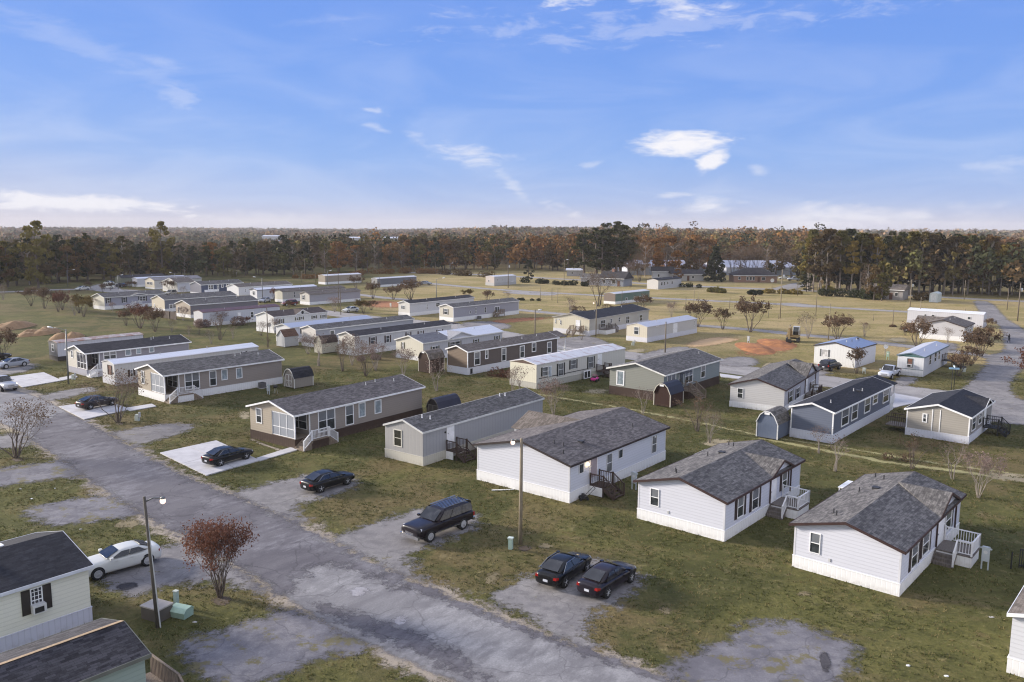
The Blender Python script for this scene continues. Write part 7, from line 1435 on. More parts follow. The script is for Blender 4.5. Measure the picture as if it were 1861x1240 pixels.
LFT = [(56.7, 556, 521, 'brown2', 1.0, 'brown bushy tree in the left field, first from the left edge'), (81, 561, 522, 'brown2', .9, 'red-brown tree in the left field, second from the left edge'), (106, 567, 534, 'dense2', .9, 'reddish tree in the left field, left half of a close pair'), (113.5, 564, 527, 'dense2', .8, 'reddish tree in the left field, right half of a close pair'),
       (135.4, 573, 541, 'bare', .9, 'thin pale tree left of the round green-brown one'), (144, 569, 536, 'olive', 1.1, 'round green-brown tree in the left field'), (152, 576, 540, 'olive', .9, 'yellowish tree at the near end of the lavender grey home'), (170, 562, 540, 'tips2', .8, 'pinkish small tree at the gable of the lavender grey home'), (205, 566, 548, 'tips2', .8, 'low pinkish shrub-like tree before the lavender grey home'),
       (229.5, 592, 560, 'brown', .9, 'thin brown tree before the wooden steps of the lavender grey home'), (255, 597, 552, 'dense2', 1.15, 'dark red tree, the fullest before the lavender grey home'), (282, 603, 558, 'brown', .95, 'brown tree right of the fullest dark red one'), (312, 603.5, 578, 'bare', 1., 'small bare tree before the board fence'), (344, 613, 588, 'bare', .8, 'small bare tree on the lawn left of the pinkish shrubs'),
       (333, 583, 555, 'tips2', 1.0, 'pinkish tree before the tan gable behind the board fence'), (358.5, 588, 562, 'tips', 1.1, 'pink-headed crape myrtle at the white end of the red-roofed trailer'), (401, 591, 563, 'tips2', 1.3, 'broad pink crape myrtle before the middle of the red-roofed trailer'), (362, 609, 590, 'sap2', 1., 'tiny tree on the lawn below the red-roofed trailer, leftmost'), (384, 625, 596, 'bare', 1., 'bare young tree on the lawn below the red-roofed trailer'),
       (400, 618, 572, 'sap2', 1.3, 'brown young tree on the lawn below the red-roofed trailer'), (423, 616, 592, 'bare', 1., 'thin bare tree on the lawn right of the red-roofed trailer shrubs'), (451, 590, 575, 'dense2', 1.0, 'clipped red shrub-tree pair at the end of the pink row, left'), (440, 590, 576, 'dense2', .9, 'clipped red shrub-tree pair at the end of the pink row, right'), (498, 546, 523, 'dense2', .7, 'red-leaved tree by the silver hatchback'), (525, 560, 545, 'brown', 1.1, 'rusty tree hiding the middle of the red car'),
       (6, 545, 515, 'bare', 1., 'pale bare tree at the edge of the left wood'), (187, 533, 515, 'brown2', .8, 'small tree between the far white cars'), (201, 528, 512, 'brown', .8, 'small brown tree by the far left parking area'), (161, 527, 511, 'brown2', 1., 'small tree right of the lone white car'), (236, 524, 510, 'brown', 1.3, 'broad brown tree before the olive green home'), (310, 531, 509, 'brown2', 1.4, 'broad brown tree hiding the brown-roofed white home'), (332, 540, 518, 'bare', .9, 'bare grey tree by the tan sport utility car'), (246, 522, 512, 'olive', 1.2, 'yellow-green tree before the shining white-roofed trailer'),
       (500, 606, 576, 'tips2', .8, 'pink tree before the lavender-roofed home, behind the grey shed'), (536, 606, 588, 'tips2', .9, 'reddish shrub-tree right behind the grey shed'), (560, 644, 608, 'tips2', 1.2, 'wide pink crape myrtle before the long grey home'), (475, 610, 583, 'tips', 1.1, 'pink crape myrtle before the bright white gabled home'), (487, 632, 612, 'sap2', 1.2, 'small tree growing round the dark pole'),
       (608, 567, 537, 'tips2', 1., 'pinkish tree before the lilac single-wide'), (661, 570, 545, 'olive', 1.3, 'dark bushy tree beside the white sedan'), (675, 564, 546, 'brown2', 1.4, 'brown scrub behind the white sedan'), (678, 543, 510, 'brown', 1.0, 'crape myrtle before the blue-grey trailer, leftmost of three'), (715, 545, 518, 'brown', 1.3, 'crape myrtle before the blue-grey trailer, middle of three'), (746, 546.5, 507, 'brown2', 1.25, 'full dark crape myrtle before the blue-grey trailer, rightmost of three'), (647, 525, 500, 'brown', 1.2, 'brown tree before the tan bowed-roof trailer'),
       (733, 572, 553, 'bare', 1., 'small bare tree at the cream end of the black-roofed single-wide'), (852, 544, 525, 'olive', 1.2, 'round dark shrub-tree behind the lilac grey home, left one'), (885.5, 550, 527, 'brown2', 1.2, 'round dark shrub-tree behind the lilac grey home, middle one'), (923, 547, 528, 'bare', 1.3, 'bare shrub-tree behind the lilac grey home, right one'), (1037, 572, 536, 'bare', 1.0, 'bare grey tree behind the wide cream home'), (1167, 565, 534, 'brown', 1.35, 'wide brown-headed tree left of the white single-wide'),
       (1220, 576, 547, 'tips2', .9, 'pinkish bare tree behind the white single-wide'), (1268, 594, 544, 'brown', 1.15, 'broad vase-shaped crape myrtle at the end of the white single-wide'), (1313, 599, 559, 'brown2', .85, 'small crape myrtle left of the tall pointed one'), (1363.6, 604, 537, 'brown', .95, 'tall crape myrtle with pointed brown crown'), (1056.7, 618, 590, 'sap2', 1.2, 'small tree with dark mulch before the wide cream home'), (1468, 615, 564, 'bare', 1., 'bare vase-shaped tree left of the tall dark pole'),
       (1522, 618, 568, 'brown', 1.25, 'brown-leaved tree right of the tall dark pole'), (1571, 612, 583, 'bare', 1.1, 'low bare tree behind the blue-roofed home'), (1556.8, 679, 632, 'brown2', .85, 'dark-stemmed tree in front of the blue-roofed home'), (1665.6, 633, 578, 'brown', 1.2, 'spreading brown-leaved tree before the pale grey double home'), (1722.5, 623, 592, 'bare', 1., 'leafless tree before the wall of the pale grey double home'), (1772, 655, 600, 'brown', 1.1, 'rusty bushy tree by the gravel road, upper one'),
       (1783, 648, 592, 'brown2', 1.0, 'rusty bushy tree by the gravel road, behind the upper one'), (1764, 665, 628, 'brown2', 1.0, 'small tree by the gravel road, lower one'), (1741.5, 684, 638, 'brown', 1.1, 'rusty-headed tree above the street sign'), (1880, 712, 634, 'dense2', 1.1, 'reddish tree cut off by the right edge'), (1645, 610, 590, 'brown', 1.2, 'brown scrub left of the pale grey double home'), (1797, 600, 578, 'brown2', 1.1, 'brown shrub-tree at the end of the long crosswise trailer')]
for (u, v, tv, k, w_, lab) in LFT: tree(k, (u, v), tv, lab, wide=w_)
# crowns of full-grown trees: leaf clumps through an uneven volume
def crown_pts(rs, n, H, W, base, shape, clumps):
    cs = []
    for i in range(clumps):
        t = rs.uniform(0, 1); z = base + (H - base) * t
        if shape == 'round': r = W * math.sqrt(max(.03, 1 - (2 * t - .85) ** 2 / 1.25))
        elif shape == 'pine': r = W * (1 - t ** 2.2 * .75) * (.55 + .45 * rs.uniform())
        elif shape == 'cone': r = W * (1.02 - t) ** .75
        else: r = W * (.35 + .65 * t)
        a = rs.uniform(0, 2 * math.pi); q = r * rs.uniform(.25, 1.) ** .6; cs.append((math.cos(a) * q, math.sin(a) * q, z, rs.uniform(.5, 1.1) * (W * .36 if shape != 'cone' else W * .22)))
    cs = np.array(cs); k = rs.randint(0, clumps, n); d = rs.normal(size=(n, 3)); d /= np.linalg.norm(d, axis=1)[:, None]; d *= rs.uniform(.35, 1., n)[:, None] ** .5; d[:, 2] *= .62
    P = cs[k, :3] + d * cs[k, 3:4]; P[:, 2] = np.minimum(P[:, 2], H); return P, cs
def bigtree(name, H, W, base, shape, n, size, leaf, bark, seed, clumps=26, trunk=.02, limbs=8):
    rs = np.random.RandomState(seed); rr = random.Random(seed); P, cs = crown_pts(rs, n, H, W, base, shape, clumps)
    root = thing(name, '', 'tree'); tb = MB(); bend = rr.uniform(-.03, .03) * H
    tb.tube([(0, 0, -.4), (bend * .4, 0, H * .35), (bend, bend * .5, H * .7), (bend, 0, H * .93)], [H * trunk, H * trunk * .8, H * trunk * .5, H * trunk * .15], 6, False)
    for i in np.argsort(rs.rand(len(cs)))[:limbs]:
        c = cs[i]; z0 = max(base * .75, c[2] - H * .16); z0 = min(z0, H * .8); tb.tube([(bend * z0 / H, 0, z0), (c[0] * .5, c[1] * .5, (z0 + c[2]) / 2 + .2), (c[0], c[1], c[2])], [H * trunk * .38, H * trunk * .25, H * trunk * .1], 4, False)
    tb.build('trunk', bark, root, True, fix=False); V, F_ = leaves(P, size, rs); link('crown', qmesh('crown', V, F_, leaf), None, root); return root
L_pine = leafmat('needles', (0.07, 0.072, 0.0216), (0.042, 0.048, 0.01755), (0.1313, 0.096, 0.0324), .3, trans=.1); L_oak = leafmat('oak_leaves', (0.1488, 0.096, 0.0378), (0.09625, 0.072, 0.0297), (0.2275, 0.104, 0.0297), .35, trans=.15)
L_gold = leafmat('autumn_leaves', (0.3325, 0.152, 0.0378), (0.2275, 0.12, 0.0405), (0.35, 0.112, 0.03375), .3, trans=.2); L_gy = leafmat('yellow_green_leaves', (0.175, 0.152, 0.0351), (0.105, 0.0992, 0.027), (0.2625, 0.176, 0.0405), .3, trans=.15); L_bare = leafmat('fine_twigs', (0.2013, 0.1408, 0.0945), (0.1313, 0.0928, 0.0621), None, .25, trans=0); L_dk = leafmat('dark_leaves', (0.0385, 0.048, 0.0162), (0.0245, 0.032, 0.01215), None, .2, trans=.05)
FT = {'pine1': bigtree('pine_tree', 20, 3.9, 4.5, 'pine', 2100, .42, L_pine, M_bark, 1), 'pine2': bigtree('pine_tree', 20, 4.2, 5, 'pine', 1700, .42, L_pine, M_bark, 2, 30), 'pine3': bigtree('pine_tree', 20, 3.8, 5.5, 'round', 2000, .42, L_pine, M_barkp, 4, 20),
      'oak1': bigtree('oak_tree', 17, 5.2, 3, 'round', 2000, .42, L_oak, M_bark, 6, 34), 'oak2': bigtree('oak_tree', 17, 4.8, 2.5, 'round', 2200, .42, L_oak, M_barkd, 7, 30), 'gold1': bigtree('autumn_tree', 16, 5., 3, 'round', 1900, .40, L_gold, M_bark, 9, 30), 'gy1': bigtree('broadleaf_tree', 18, 5., 2, 'round', 2000, .42, L_gy, M_bark, 10, 32),
      'bare1': bigtree('bare_tree', 15, 4.4, 4, 'vase', 1100, .20, L_bare, M_barkp, 11, 40, .016, 26), 'tall1': bigtree('tall_forest_tree', 21, 4.4, 8, 'round', 2100, .40, L_oak, M_barkp, 13, 26, .014, 16), 'tall2': bigtree('tall_forest_tree', 21, 4.2, 6.5, 'pine', 2100, .42, L_gy, M_barkp, 14, 24, .014, 12), 'dk1': bigtree('pine_tree', 20, 4.6, 2, 'round', 2100, .45, L_dk, M_barkd, 16, 34)}
usedf = set(); fr_ = random.Random(5)
from mathutils import noise as _mn0
_mnn = _mn0.noise
def ftree(kind, x, y, H, label, group, wide=1., cat='tree'):
    p = FT[kind]; base = {'oak': 17, 'gol': 16, 'gy1': 18, 'bar': 15, 'tal': 21}.get(kind[:3], 20)
    if kind in usedf: r = copy_tree(p)
    else: r = p; usedf.add(kind)
    s = H / base; r.location = (x, y, hz(x, y)); r.scale = (s * wide, s * wide, s); r.rotation_euler = (0, 0, fr_.uniform(0, 6.28)); r['label'] = label; r['category'] = cat; r['group'] = group; return r
def along(pts, n, jit):
    P = [gp(*p) for p in pts]; L = [0]
    for a, b in zip(P, P[1:]): L.append(L[-1] + (b - a).length)
    for i in range(n):
        t = (i + fr_.uniform(-.3, .3) + .5) / n * L[-1]; t = min(max(t, 0), L[-1] - 1e-3); k = max(j for j in range(len(L) - 1) if L[j] <= t); q = P[k].lerp(P[k + 1], (t - L[k]) / (L[k + 1] - L[k])); yield q
NM = {'pine1': 'dark pine', 'pine2': 'dense dark pine', 'pine3': 'round-headed pine', 'oak1': 'brown oak', 'oak2': 'dull brown oak', 'gold1': 'orange autumn tree', 'gy1': 'yellow-green tree', 'bare1': 'leafless grey tree', 'tall1': 'bare-trunked brownish tree', 'tall2': 'pale-trunked green tree', 'dk1': 'blackish bushy tree'}
LM = [(-200, 'off the left edge'), (0, 'at the left edge'), (45, 'above the first field trees'), (110, 'near the first far street light'), (160, 'above the lone white car'), (210, 'above the far parking area'), (255, 'above the olive green home'), (300, 'above the shining metal roof'), (345, 'above the pale grey roof'), (395, 'above the navy blue home'), (440, 'above the plain white home'), (490, 'above the white single-wides'), (540, 'by the tall pale pole'), (590, 'left of the tan bowed-roof trailer'), (650, 'above the tan bowed-roof trailer'), (700, 'above the blue-grey trailer, left end'), (760, 'above the blue-grey trailer, right end'), (820, 'above the twin far poles'), (880, 'left of the raised white trailer'), (940, 'above the raised white trailer'), (1000, 'over the dark round tree'), (1060, 'beside the pine grove'), (1150, 'right of the pine grove'), (1240, 'above the steep-roofed house'), (1300, 'behind the big evergreen'), (1380, 'above the brick ranch roof'), (1460, 'above the white pickup'), (1500, 'at the left end'), (1545, 'above the green hedge'), (1590, 'above the tan leafless tree'), (1640, 'above the grey cottage'), (1690, 'above the cottage pole'), (1735, 'above the arched shed'), (1775, 'above the gravel road mouth'), (1815, 'by the tall pale pole'), (1861, 'at the right edge'), (4000, 'off the right edge')]
def lmk(x, y):
    q = Vector((x, y, -HC)); u = IW / 2 + F * q.dot(CR) / q.dot(_fw); return [n_ for lim, n_ in LM if u < lim][0] if u < 4000 else LM[-1][1]
SZ = ['shorter ', '', 'taller ']; ROWS = ['front of ', 'mid ', 'rear of ']
def wood_(pts, rows, n, kinds, hts, where, group, dy=9.):
    for rw in range(rows):
        for q in along(pts, n, 0):
            d = q.normalized() * (rw * dy + fr_.uniform(-2.5, 2.5)); k = fr_.choice(kinds[min(rw, len(kinds) - 1)]); H = fr_.triangular(*hts) * (1 + .30 * _mnn(Vector((q.x / 45, q.y / 45, 3.3)))); H *= {'bare1': .8, 'gold1': .85}.get(k, 1.)
            sz = SZ[min(2, max(0, int(3 * (H / {'bare1': .8, 'gold1': .85}.get(k, 1.) - hts[0]) / (hts[1] - hts[0] + 1e-6))))]; wv = fr_.uniform(.85, 1.2); sz += 'narrow ' if wv < .95 else 'broad ' if wv > 1.1 else ''; ftree(k, q.x + d.x, q.y + d.y, H, sz + NM[k] + ', ' + ROWS[rw] + where + ', ' + lmk(q.x + d.x, q.y + d.y), group, wv)
def GW(s_): return 'trees of ' + s_
wood_([(-260, 528), (-20, 524), (110, 514), (215, 508), (330, 503), (450, 501), (560, 498)], 2, 40, [['oak1', 'oak2', 'pine2', 'pine1', 'bare1', 'dk1', 'gy1', 'pine3'], ['pine1', 'pine2', 'gy1', 'dk1', 'pine1', 'oak2']], (12, 18), 'left wood', GW('the wood behind the far left homes'), 10)
wood_([(560, 497), (700, 495), (820, 491), (960, 489), (1040, 494)], 2, 25, [['oak1', 'pine1', 'bare1', 'gy1', 'dk1', 'bare1', 'dk1'], ['gold1', 'oak1', 'pine2', 'gy1', 'gold1', 'oak2']], (11, 18), 'middle wood', GW('the middle wood'), 11)
wood_([(1462, 528), (1500, 532), (1590, 533), (1700, 536), (1800, 536), (1900, 540), (2050, 546)], 3, 31, [['tall1', 'tall2', 'pine3', 'tall2', 'tall1'], ['dk1', 'pine2', 'gy1', 'tall2', 'dk1'], ['dk1', 'pine2', 'oak1', 'gold1', 'dk1']], (15, 21), 'right wood', GW('the tall right wood'), 8)
wood_([(1140, 497), (1200, 495), (1300, 494), (1380, 494), (1470, 496)], 1, 13, [['gold1', 'oak1', 'oak2', 'gold1', 'gold1', 'oak1']], (15, 18), 'warehouse trees', GW('the warehouse row'), 9)
for o in [o for o in COL.objects if o.get('group') == GW('the warehouse row')]: o.location = Vector(o.location) * 1.16
# single trees one can point to
def st(kind, u, v, tv, lab, wide=1., g=None): q = gp(u, v); return ftree(kind, q.x, q.y, zat((u, v), tv), lab, g or 'big single trees', wide)
for i, (u, v, tv, w_) in enumerate([(1062, 507, 418, 1.05), (1084, 506, 415, 1.1), (1105, 505, 406, 1.15), (1127, 505, 404, 1.1), (1143, 506, 420, 1.1), (1095, 508, 425, 1.2), (1120, 508, 422, 1.2)]): st('pine1' if i % 2 else 'pine2', u, v, tv, ['leftmost and lowest-crowned', 'second from the left', 'tall middle-left', 'tallest', 'rightmost', 'front left', 'front right'][i] + ' pine of the grove left of the warehouses', w_ * 1.45, 'pine grove left of the warehouses')
for (u, v, tv, k, w_, lab) in [(1240, 496, 428, 'pecan', .9, 'pecan tree with dark forked limbs before the warehouse, tallest'), (1195, 500, 436, 'pecan', .85, 'pecan tree with dark forked limbs above the white steep-roofed house'), (1330, 503, 445, 'pecan', .8, 'bare pecan tree just right of the big evergreen'), (1357, 505, 442, 'pecan', .8, 'bare pecan tree over the brick ranch roof, left one'), (1372, 504, 440, 'pecan', .8, 'bare pecan tree over the brick ranch roof, right one'), (1438, 505, 446, 'pecan', .85, 'bare pecan tree beside the white pickup'), (1150, 510, 470, 'tips2', .9, 'bare tan tree between the cottage and the white steep-roofed house'), (1162, 512, 452, 'pecan', .8, 'rusty-topped tree right of the pine grove'),
                           (1088, 557, 486, 'pecan', 1.25, 'big forked tree with orange top before the slate blue cottage')]: tree(k, (u, v), tv, lab, wide=w_, group='large bare trees')
st('gold1', 1211, 506, 430, 'orange autumn tree over the white steep-roofed house', 1.1); st('gold1', 1232, 512, 489, 'small orange tree at the corner of the white trailer with black roof', 1.2); st('gold1', 1260, 500, 428, 'brown-orange tree above the warehouse left of the evergreen', 1.)
st('dk1', 960, 512, 473, 'round very dark tree right of the raised white trailer', 1.); st('dk1', 1400, 503, 478, 'dark green tree at the corner of the brick ranch house', .9); st('gy1', 1602, 547, 476, 'bright yellow-green tree beside the small grey cottage', .95); st('bare1', 1575, 543, 480, 'pale tan leafless tree left of the yellow-green one', 1.); st('oak1', 1588, 546, 482, 'russet tree between the tan and the yellow-green ones', .8)
st('gy1', 70, 524, 403, 'tallest rounded oak standing above the left wood', .85); st('gy1', 296, 506, 404, 'tall tree with open crown above the middle of the left wood', .8); st('gy1', 425, 506, 487, 'low bright green shrub-like tree by the left wood', 1.2); st('gy1', 1462, 522, 478, 'drooping green tree at the left end of the tall right wood', 1.4); st('dk1', 1465, 531, 505, 'low dark tree at the left end of the tall right wood', 1.6)
for i, (u, v, tv, k) in enumerate([(1158, 501, 447, 'oak1'), (1172, 503, 440, 'bare1'), (1186, 500, 436, 'gold1'), (1222, 503, 440, 'bare1'), (1252, 502, 436, 'oak2'), (1270, 501, 442, 'bare1'), (1285, 500, 436, 'gold1'), (1345, 503, 448, 'bare1'), (1392, 502, 446, 'bare1'), (1410, 501, 440, 'oak1'), (1452, 503, 440, 'gy1')]):
    st(k, u, v, tv, NM[k] + ' screening the white warehouses, ' + ['beside the pine grove', 'next from the pine grove', 'left of the steep-roofed house', 'above the steep-roofed house', 'left of the small orange tree', 'just left of the big evergreen', 'touching the big evergreen', 'right of the big evergreen', 'above the brick ranch roof', 'at the right end of the brick roof', 'behind the white pickup'][i], 1., 'trees screening the warehouses')
# the big evergreen
cv = bigtree('evergreen_tree', 14.5, 6.0, .8, 'cone', 9000, .33, L_dk, M_barkd, 77, 150, .022, 10); q = gp(1299, 512); cv.location = q; s_ = zat((1299, 512), 449) / 14.5; cv.scale = (s_ * .86, s_ * .86, s_); tagt(cv, 'big dark conical evergreen before the white warehouses', 'tree', 'big single trees')
# hedge and scrub along the highway
def scrub(pxs, w_, hh_, n, m, label, seed, size=.22):
    rs = np.random.RandomState(seed); P = [gp(*p) for p in pxs]; L = [0]
    for a, b in zip(P, P[1:]): L.append(L[-1] + (b - a).length)
    N_ = max(3, int(L[-1] / 2.2)); cs = []
    for i in range(N_):
        t = rs.uniform(0, L[-1] - .01); k = max(j for j in range(len(L) - 1) if L[j] <= t); q = P[k].lerp(P[k + 1], (t - L[k]) / (L[k + 1] - L[k])); cs.append((q.x + rs.normal() * w_ * .4, q.y + rs.normal() * w_ * .4, hh_ * rs.uniform(.25, .6), hh_ * rs.uniform(.5, 1.)))
    cs = np.array(cs); k = rs.randint(0, N_, n); d = rs.normal(size=(n, 3)); d /= np.linalg.norm(d, axis=1)[:, None]; d *= rs.uniform(.3, 1, n)[:, None] ** .5; C = cs[k, :3] + d * cs[k, 3:4] * np.array([1.2, 1.2, .8]); C[:, 2] = np.maximum(C[:, 2], .03); V, F_ = leaves(C, size, rs)
    o = link('hedge', qmesh('hedge', V, F_, m), None, None); tagt(o, label, 'hedge'); return o
scrub([(1285, 531), (1330, 533), (1345, 534)], 2, 1.6, 2600, L_gy, 'green scrub along the ditch left of the small dark spire shrub', 1); scrub([(1345, 534), (1372, 536), (1392, 538)], 2, 1.8, 2600, L_dk, 'dark scrub with the spire shrub below the brick ranch house', 2)
scrub([(1385, 533), (1420, 534), (1460, 535)], 1.5, 1.6, 3000, L_gy, 'clipped green hedge by the highway, right part', 3); scrub([(1465, 536), (1500, 538), (1560, 541), (1590, 545)], 3, 2.6, 5200, L_dk, 'dense dark green scrub left of the small grey cottage', 4); scrub([(1500, 531), (1525, 534)], 2, 2.2, 1300, leafmat('yellow_bush', (.22, .17, .03), (.13, .12, .03)), 'yellow bush by the highway hedge', 5)
scrub([(800, 499), (860, 502), (895, 505)], 3, 2.4, 4200, L_oak, 'brown and green scrub behind the field, left of the raised trailer', 6); scrub([(945, 513), (1000, 516), (1050, 520), (1075, 521)], 2.5, 1.8, 4200, L_dk, 'dark hedge along the highway left of the cottage', 7); scrub([(640, 498), (760, 497), (800, 497)], 3, 2.6, 5200, L_oak, 'scrub at the foot of the middle wood', 8)
scrub([(560, 507), (620, 504), (660, 502)], 4, 2.2, 3000, L_oak, 'brown scrub at the corner of the left wood', 9); scrub([(1655, 547), (1685, 545), (1712, 548)], 1.5, 2.2, 2000, L_oak, 'brown scrub round the white arched shed', 10); scrub([(1180, 519), (1240, 522), (1280, 524)], 1.6, 1.4, 2200, L_dk, 'dark low scrub around the white trailer with black roof', 11)
scrub([(352, 594), (380, 594), (420, 592), (438, 590)], 1.3, 1.6, 3600, LF['pink'], 'low pinkish scrub along the foot of the red-roofed trailer', 12, .12); scrub([(1040, 566), (1120, 563), (1160, 563)], 3, 1.5, 2200, LF['brown'], 'brown weeds before the green-grey trailer', 13, .14); scrub([(1505, 585), (1640, 595)], 1.5, .5, 1400, LF['brown'], 'low weeds in the field left of the crosswise trailer', 14, .1)
scrub([(640, 660), (700, 652)], 1.5, 1.0, 1500, LF['pink'], 'low pink shrubs at the foot of the long white home', 15, .1); scrub([(905, 683), (925, 686)], 1.5, 1.3, 1100, LF['red'], 'red weeds by the rear skirting of the taupe brown home', 16, .1); scrub([(935, 545), (980, 548)], 1.2, .8, 900, L_dk, 'low brush pile in the dry field', 17, .14); scrub([(1600, 835), (1660, 838)], .6, .8, 350, LF['brown'], 'rusty weeds under the sand-coloured double home', 18, .08)
# grass tufts and fallen leaves on the near lawns
def scatter(n, rs, r1=125.):
    u = rs.uniform(-60, 1920, n * 3); d = rs.uniform(0, 1, n * 3) ** .62 * (r1 - 30) + 30; a = np.array([math.atan2(gp(k, 900).x, gp(k, 900).y) for k in np.linspace(-60, 1920, 60)]); az_ = np.interp(u, np.linspace(-60, 1920, 60), a); X = d * np.tan(az_); Q = np.stack([X, d], 1)
    ok = np.ones(len(Q), bool)
    for A, mg in POLY:
        lo, hi = A.min(0) - .1, A.max(0) + .1; c = np.nonzero(ok & (Q[:, 0] > lo[0]) & (Q[:, 0] < hi[0]) & (Q[:, 1] > lo[1]) & (Q[:, 1] < hi[1]))[0]
        if not len(c): continue
        q = Q[c]; ins = np.zeros(len(c), bool)
        for p0, p1 in zip(A, np.roll(A, -1, 0)):
            cr = (p0[1] > q[:, 1]) != (p1[1] > q[:, 1]); xi = (p1[0] - p0[0]) * (q[:, 1] - p0[1]) / (p1[1] - p0[1] + 1e-12) + p0[0]; ins ^= cr & (q[:, 0] < xi)
        ok[c[ins]] = False
    return Q[ok][:n]
def tufts(name, label, n, hgt, m, seed, k=4, wd=.035, spread=.09, r1=125.):
    rs = np.random.RandomState(seed); Q = scatter(n, rs, r1); n = len(Q); cl = np.array([nz_(Vector((q[0] * .35, q[1] * .35, seed))) for q in Q]); Q = Q[cl > rs.uniform(-.35, .15, n)]; n = len(Q)
    C = np.repeat(Q, k, 0) + rs.normal(size=(n * k, 2)) * spread; h = hgt * rs.uniform(.5, 1.5, n * k); a = rs.uniform(0, 6.28, n * k); dx = np.stack([np.cos(a), np.sin(a)], 1) * wd; ln = rs.normal(size=(n * k, 2)) * h[:, None] * .5; z = np.zeros(n * k)
    V = np.stack([np.c_[C - dx, z], np.c_[C + dx, z], np.c_[C + ln, h]], 1).reshape(-1, 3); o = link(name, qmesh(name, V, np.arange(3 * n * k).reshape(-1, 3), m), None, None, kind='stuff'); o['label'] = label; o['category'] = 'grass'; return o
from mathutils import noise as _mn
nz_ = _mn.noise
tufts('grass', 'short green tufts of grass across the near lawns', 60000, .075, leafmat('green_blades', (.115, .122, .038), (.08, .088, .03), None, 0, .8, .2), 3)
tufts('dry_grass', 'straw-coloured tufts of dry grass across the near lawns', 20000, .09, leafmat('dry_blades', (.26, .215, .10), (.19, .155, .07), None, 0, .8, .2), 8)
tufts('fallen_leaves', 'small brown fallen leaves and debris on the near lawns', 12000, .03, leafmat('leaf_litter', (.20, .115, .06), (.12, .075, .045), None, 0, .8, 0), 14, 2, .035, .3)
# woodland beyond: too many to count
from mathutils import noise as _mn
nz_ = _mn.noise
def forestmat():
    m, t, b, o = mat('far_forest'); at = N(t, 'ShaderNodeAttribute'); at.attribute_name = 'hue'; n = noise(t, gpos(t), .5, 3, .6)
    col = mixc(t, mapr(t, n, .35, .7, 0, .5), at.outputs['Color'], (.02, .018, .01)); lk(t, col, b.inputs['Base Color']); b.inputs['Roughness'].default_value = .9; b.inputs['Specular IOR Level'].default_value = .1; return m
M_ff = forestmat()
def forest(name, label, n, sampler, nl, size, Hs, Ws, pal, seed):
    rs = np.random.RandomState(seed); Vs, Fs, Cs = [], [], []; o_ = 0; pal = np.array(pal)
    for i in range(n):
        x, y = sampler(rs); f1 = nz_(Vector((x / 70 + seed, y / 70, seed))); f2 = nz_(Vector((x / 110, y / 110 + seed, 9.5 + seed))); H = rs.uniform(*Hs) * (1 + .45 * f1 + (.35 if rs.rand() < .07 else 0)); W = rs.uniform(*Ws); H *= (.66 + .34 * sst(-.18, -.02, math.atan2(x, y))) if Ws[1] > 6 or seed == 1 else 1; z0 = hz(x, y); c = pal[int(min(len(pal) - 1, max(0, (f2 + .5 + rs.uniform(-.35, .35)) * len(pal))))] * rs.uniform(.75, 1.45)
        nc = 7; a = rs.uniform(0, 6.28, nc); q = W * rs.uniform(.1, .75, nc); cz = H * rs.uniform(.35, .88, nc); k = rs.randint(0, nc, nl); d = rs.normal(size=(nl, 3)); d /= np.linalg.norm(d, axis=1)[:, None]; d[:, 2] *= .7
        P = np.stack([x + (np.cos(a) * q)[k], y + (np.sin(a) * q)[k], z0 + cz[k]], 1) + d * W * .52; V, F_ = leaves(P, size * (1 + rs.uniform(-.2, .2)), rs)
        Vs.append(V); Fs.append(F_ + o_); o_ += len(V); Cs.append(np.repeat(c[None, :] * 1., len(V), 0) * rs.uniform(.75, 1.2, (len(P), 1)).repeat(4, 0))
    ob = link(name, qmesh(name, np.concatenate(Vs), np.concatenate(Fs), M_ff, np.concatenate(Cs).astype(np.float32)), None, None, kind='stuff'); ob['label'] = label; ob['category'] = 'forest'; return ob
PAL_L = [(.115, .080, .040), (.085, .070, .034), (.055, .062, .026), (.13, .085, .040), (.045, .052, .022), (.09, .085, .03)]; PAL_M = [(.24, .125, .048), (.15, .095, .045), (.062, .065, .027), (.30, .15, .045), (.12, .085, .048), (.16, .13, .045), (.05, .056, .026), (.085, .085, .033), (.20, .155, .07)]; PAL_F = [(.24, .155, .095), (.17, .125, .08), (.10, .10, .055), (.28, .175, .09), (.085, .088, .05), (.20, .17, .085)]  # PAL_F is lightened in colour so the far forest looks hazier
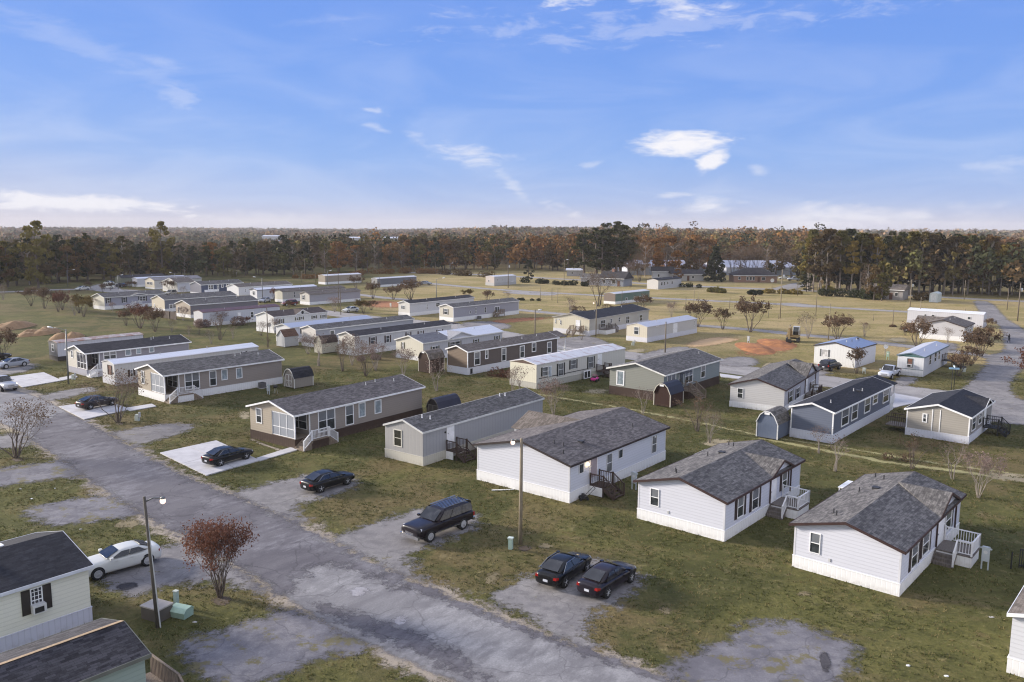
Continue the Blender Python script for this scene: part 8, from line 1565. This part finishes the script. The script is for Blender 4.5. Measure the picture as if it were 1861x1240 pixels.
def pol(h0, h1, r0, r1):
    def f(rs):
        a = rad(rs.uniform(h0, h1)); r = math.sqrt(rs.uniform(r0 * r0, r1 * r1)); return r * math.sin(a), r * math.cos(a)
    return f
def uh(u): d = gp(u, 560); return math.degrees(math.atan2(d.x, d.y))
forest('forest', 'dense brown-green wood stretching away behind the far left homes', 620, pol(uh(-300), uh(560), 372, 560), 85, .8, (12, 17), (4, 5.5), PAL_L, 1)
forest('forest', 'mixed autumn wood behind the middle of the park', 620, pol(uh(540), uh(1075), 415, 620), 85, .8, (11, 16), (4, 5.5), PAL_M, 2)
forest('forest', 'orange-tinted wood rising behind the white warehouses', 800, pol(uh(1060), uh(1500), 480, 860), 80, .85, (14, 20), (4, 5.8), PAL_M + PAL_M[:2], 3)
forest('forest', 'dark wood filling the right side behind the tall trees', 620, pol(uh(1450), uh(2150), 300, 620), 85, .8, (13, 18), (4, 5.5), PAL_L[1:] + PAL_M[4:] + [(.16, .075, .028)], 4)
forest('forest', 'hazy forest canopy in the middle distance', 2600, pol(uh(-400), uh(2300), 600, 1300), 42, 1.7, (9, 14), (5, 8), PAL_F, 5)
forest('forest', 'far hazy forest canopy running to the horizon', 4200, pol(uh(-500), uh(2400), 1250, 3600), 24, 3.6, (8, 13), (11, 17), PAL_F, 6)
# ------------------------------------------------------------------ haze
def haze(density=.00012):
    m = bpy.data.materials.new('haze'); m.use_nodes = True; t = m.node_tree; t.nodes.clear(); o = N(t, 'ShaderNodeOutputMaterial'); v = N(t, 'ShaderNodeVolumePrincipled'); v.inputs['Color'].default_value = (.90, .87, .89, 1); v.inputs['Density'].default_value = density; v.inputs['Anisotropy'].default_value = 0; lk(t, v.outputs[0], o.inputs['Volume'])
    MB().box(-4600, 4600, -140, 4700, -2, 62).build('haze', m, None, kind='stuff')
haze()
for d_ in (list(PR.items()) + list(FT.items())):
    k, r = d_
    if k not in used_ and k not in usedf:
        for ch in list(r.children): bpy.data.objects.remove(ch)
        bpy.data.objects.remove(r)
for o in COL.objects:
    if o.get('H') is not None: del o['H']
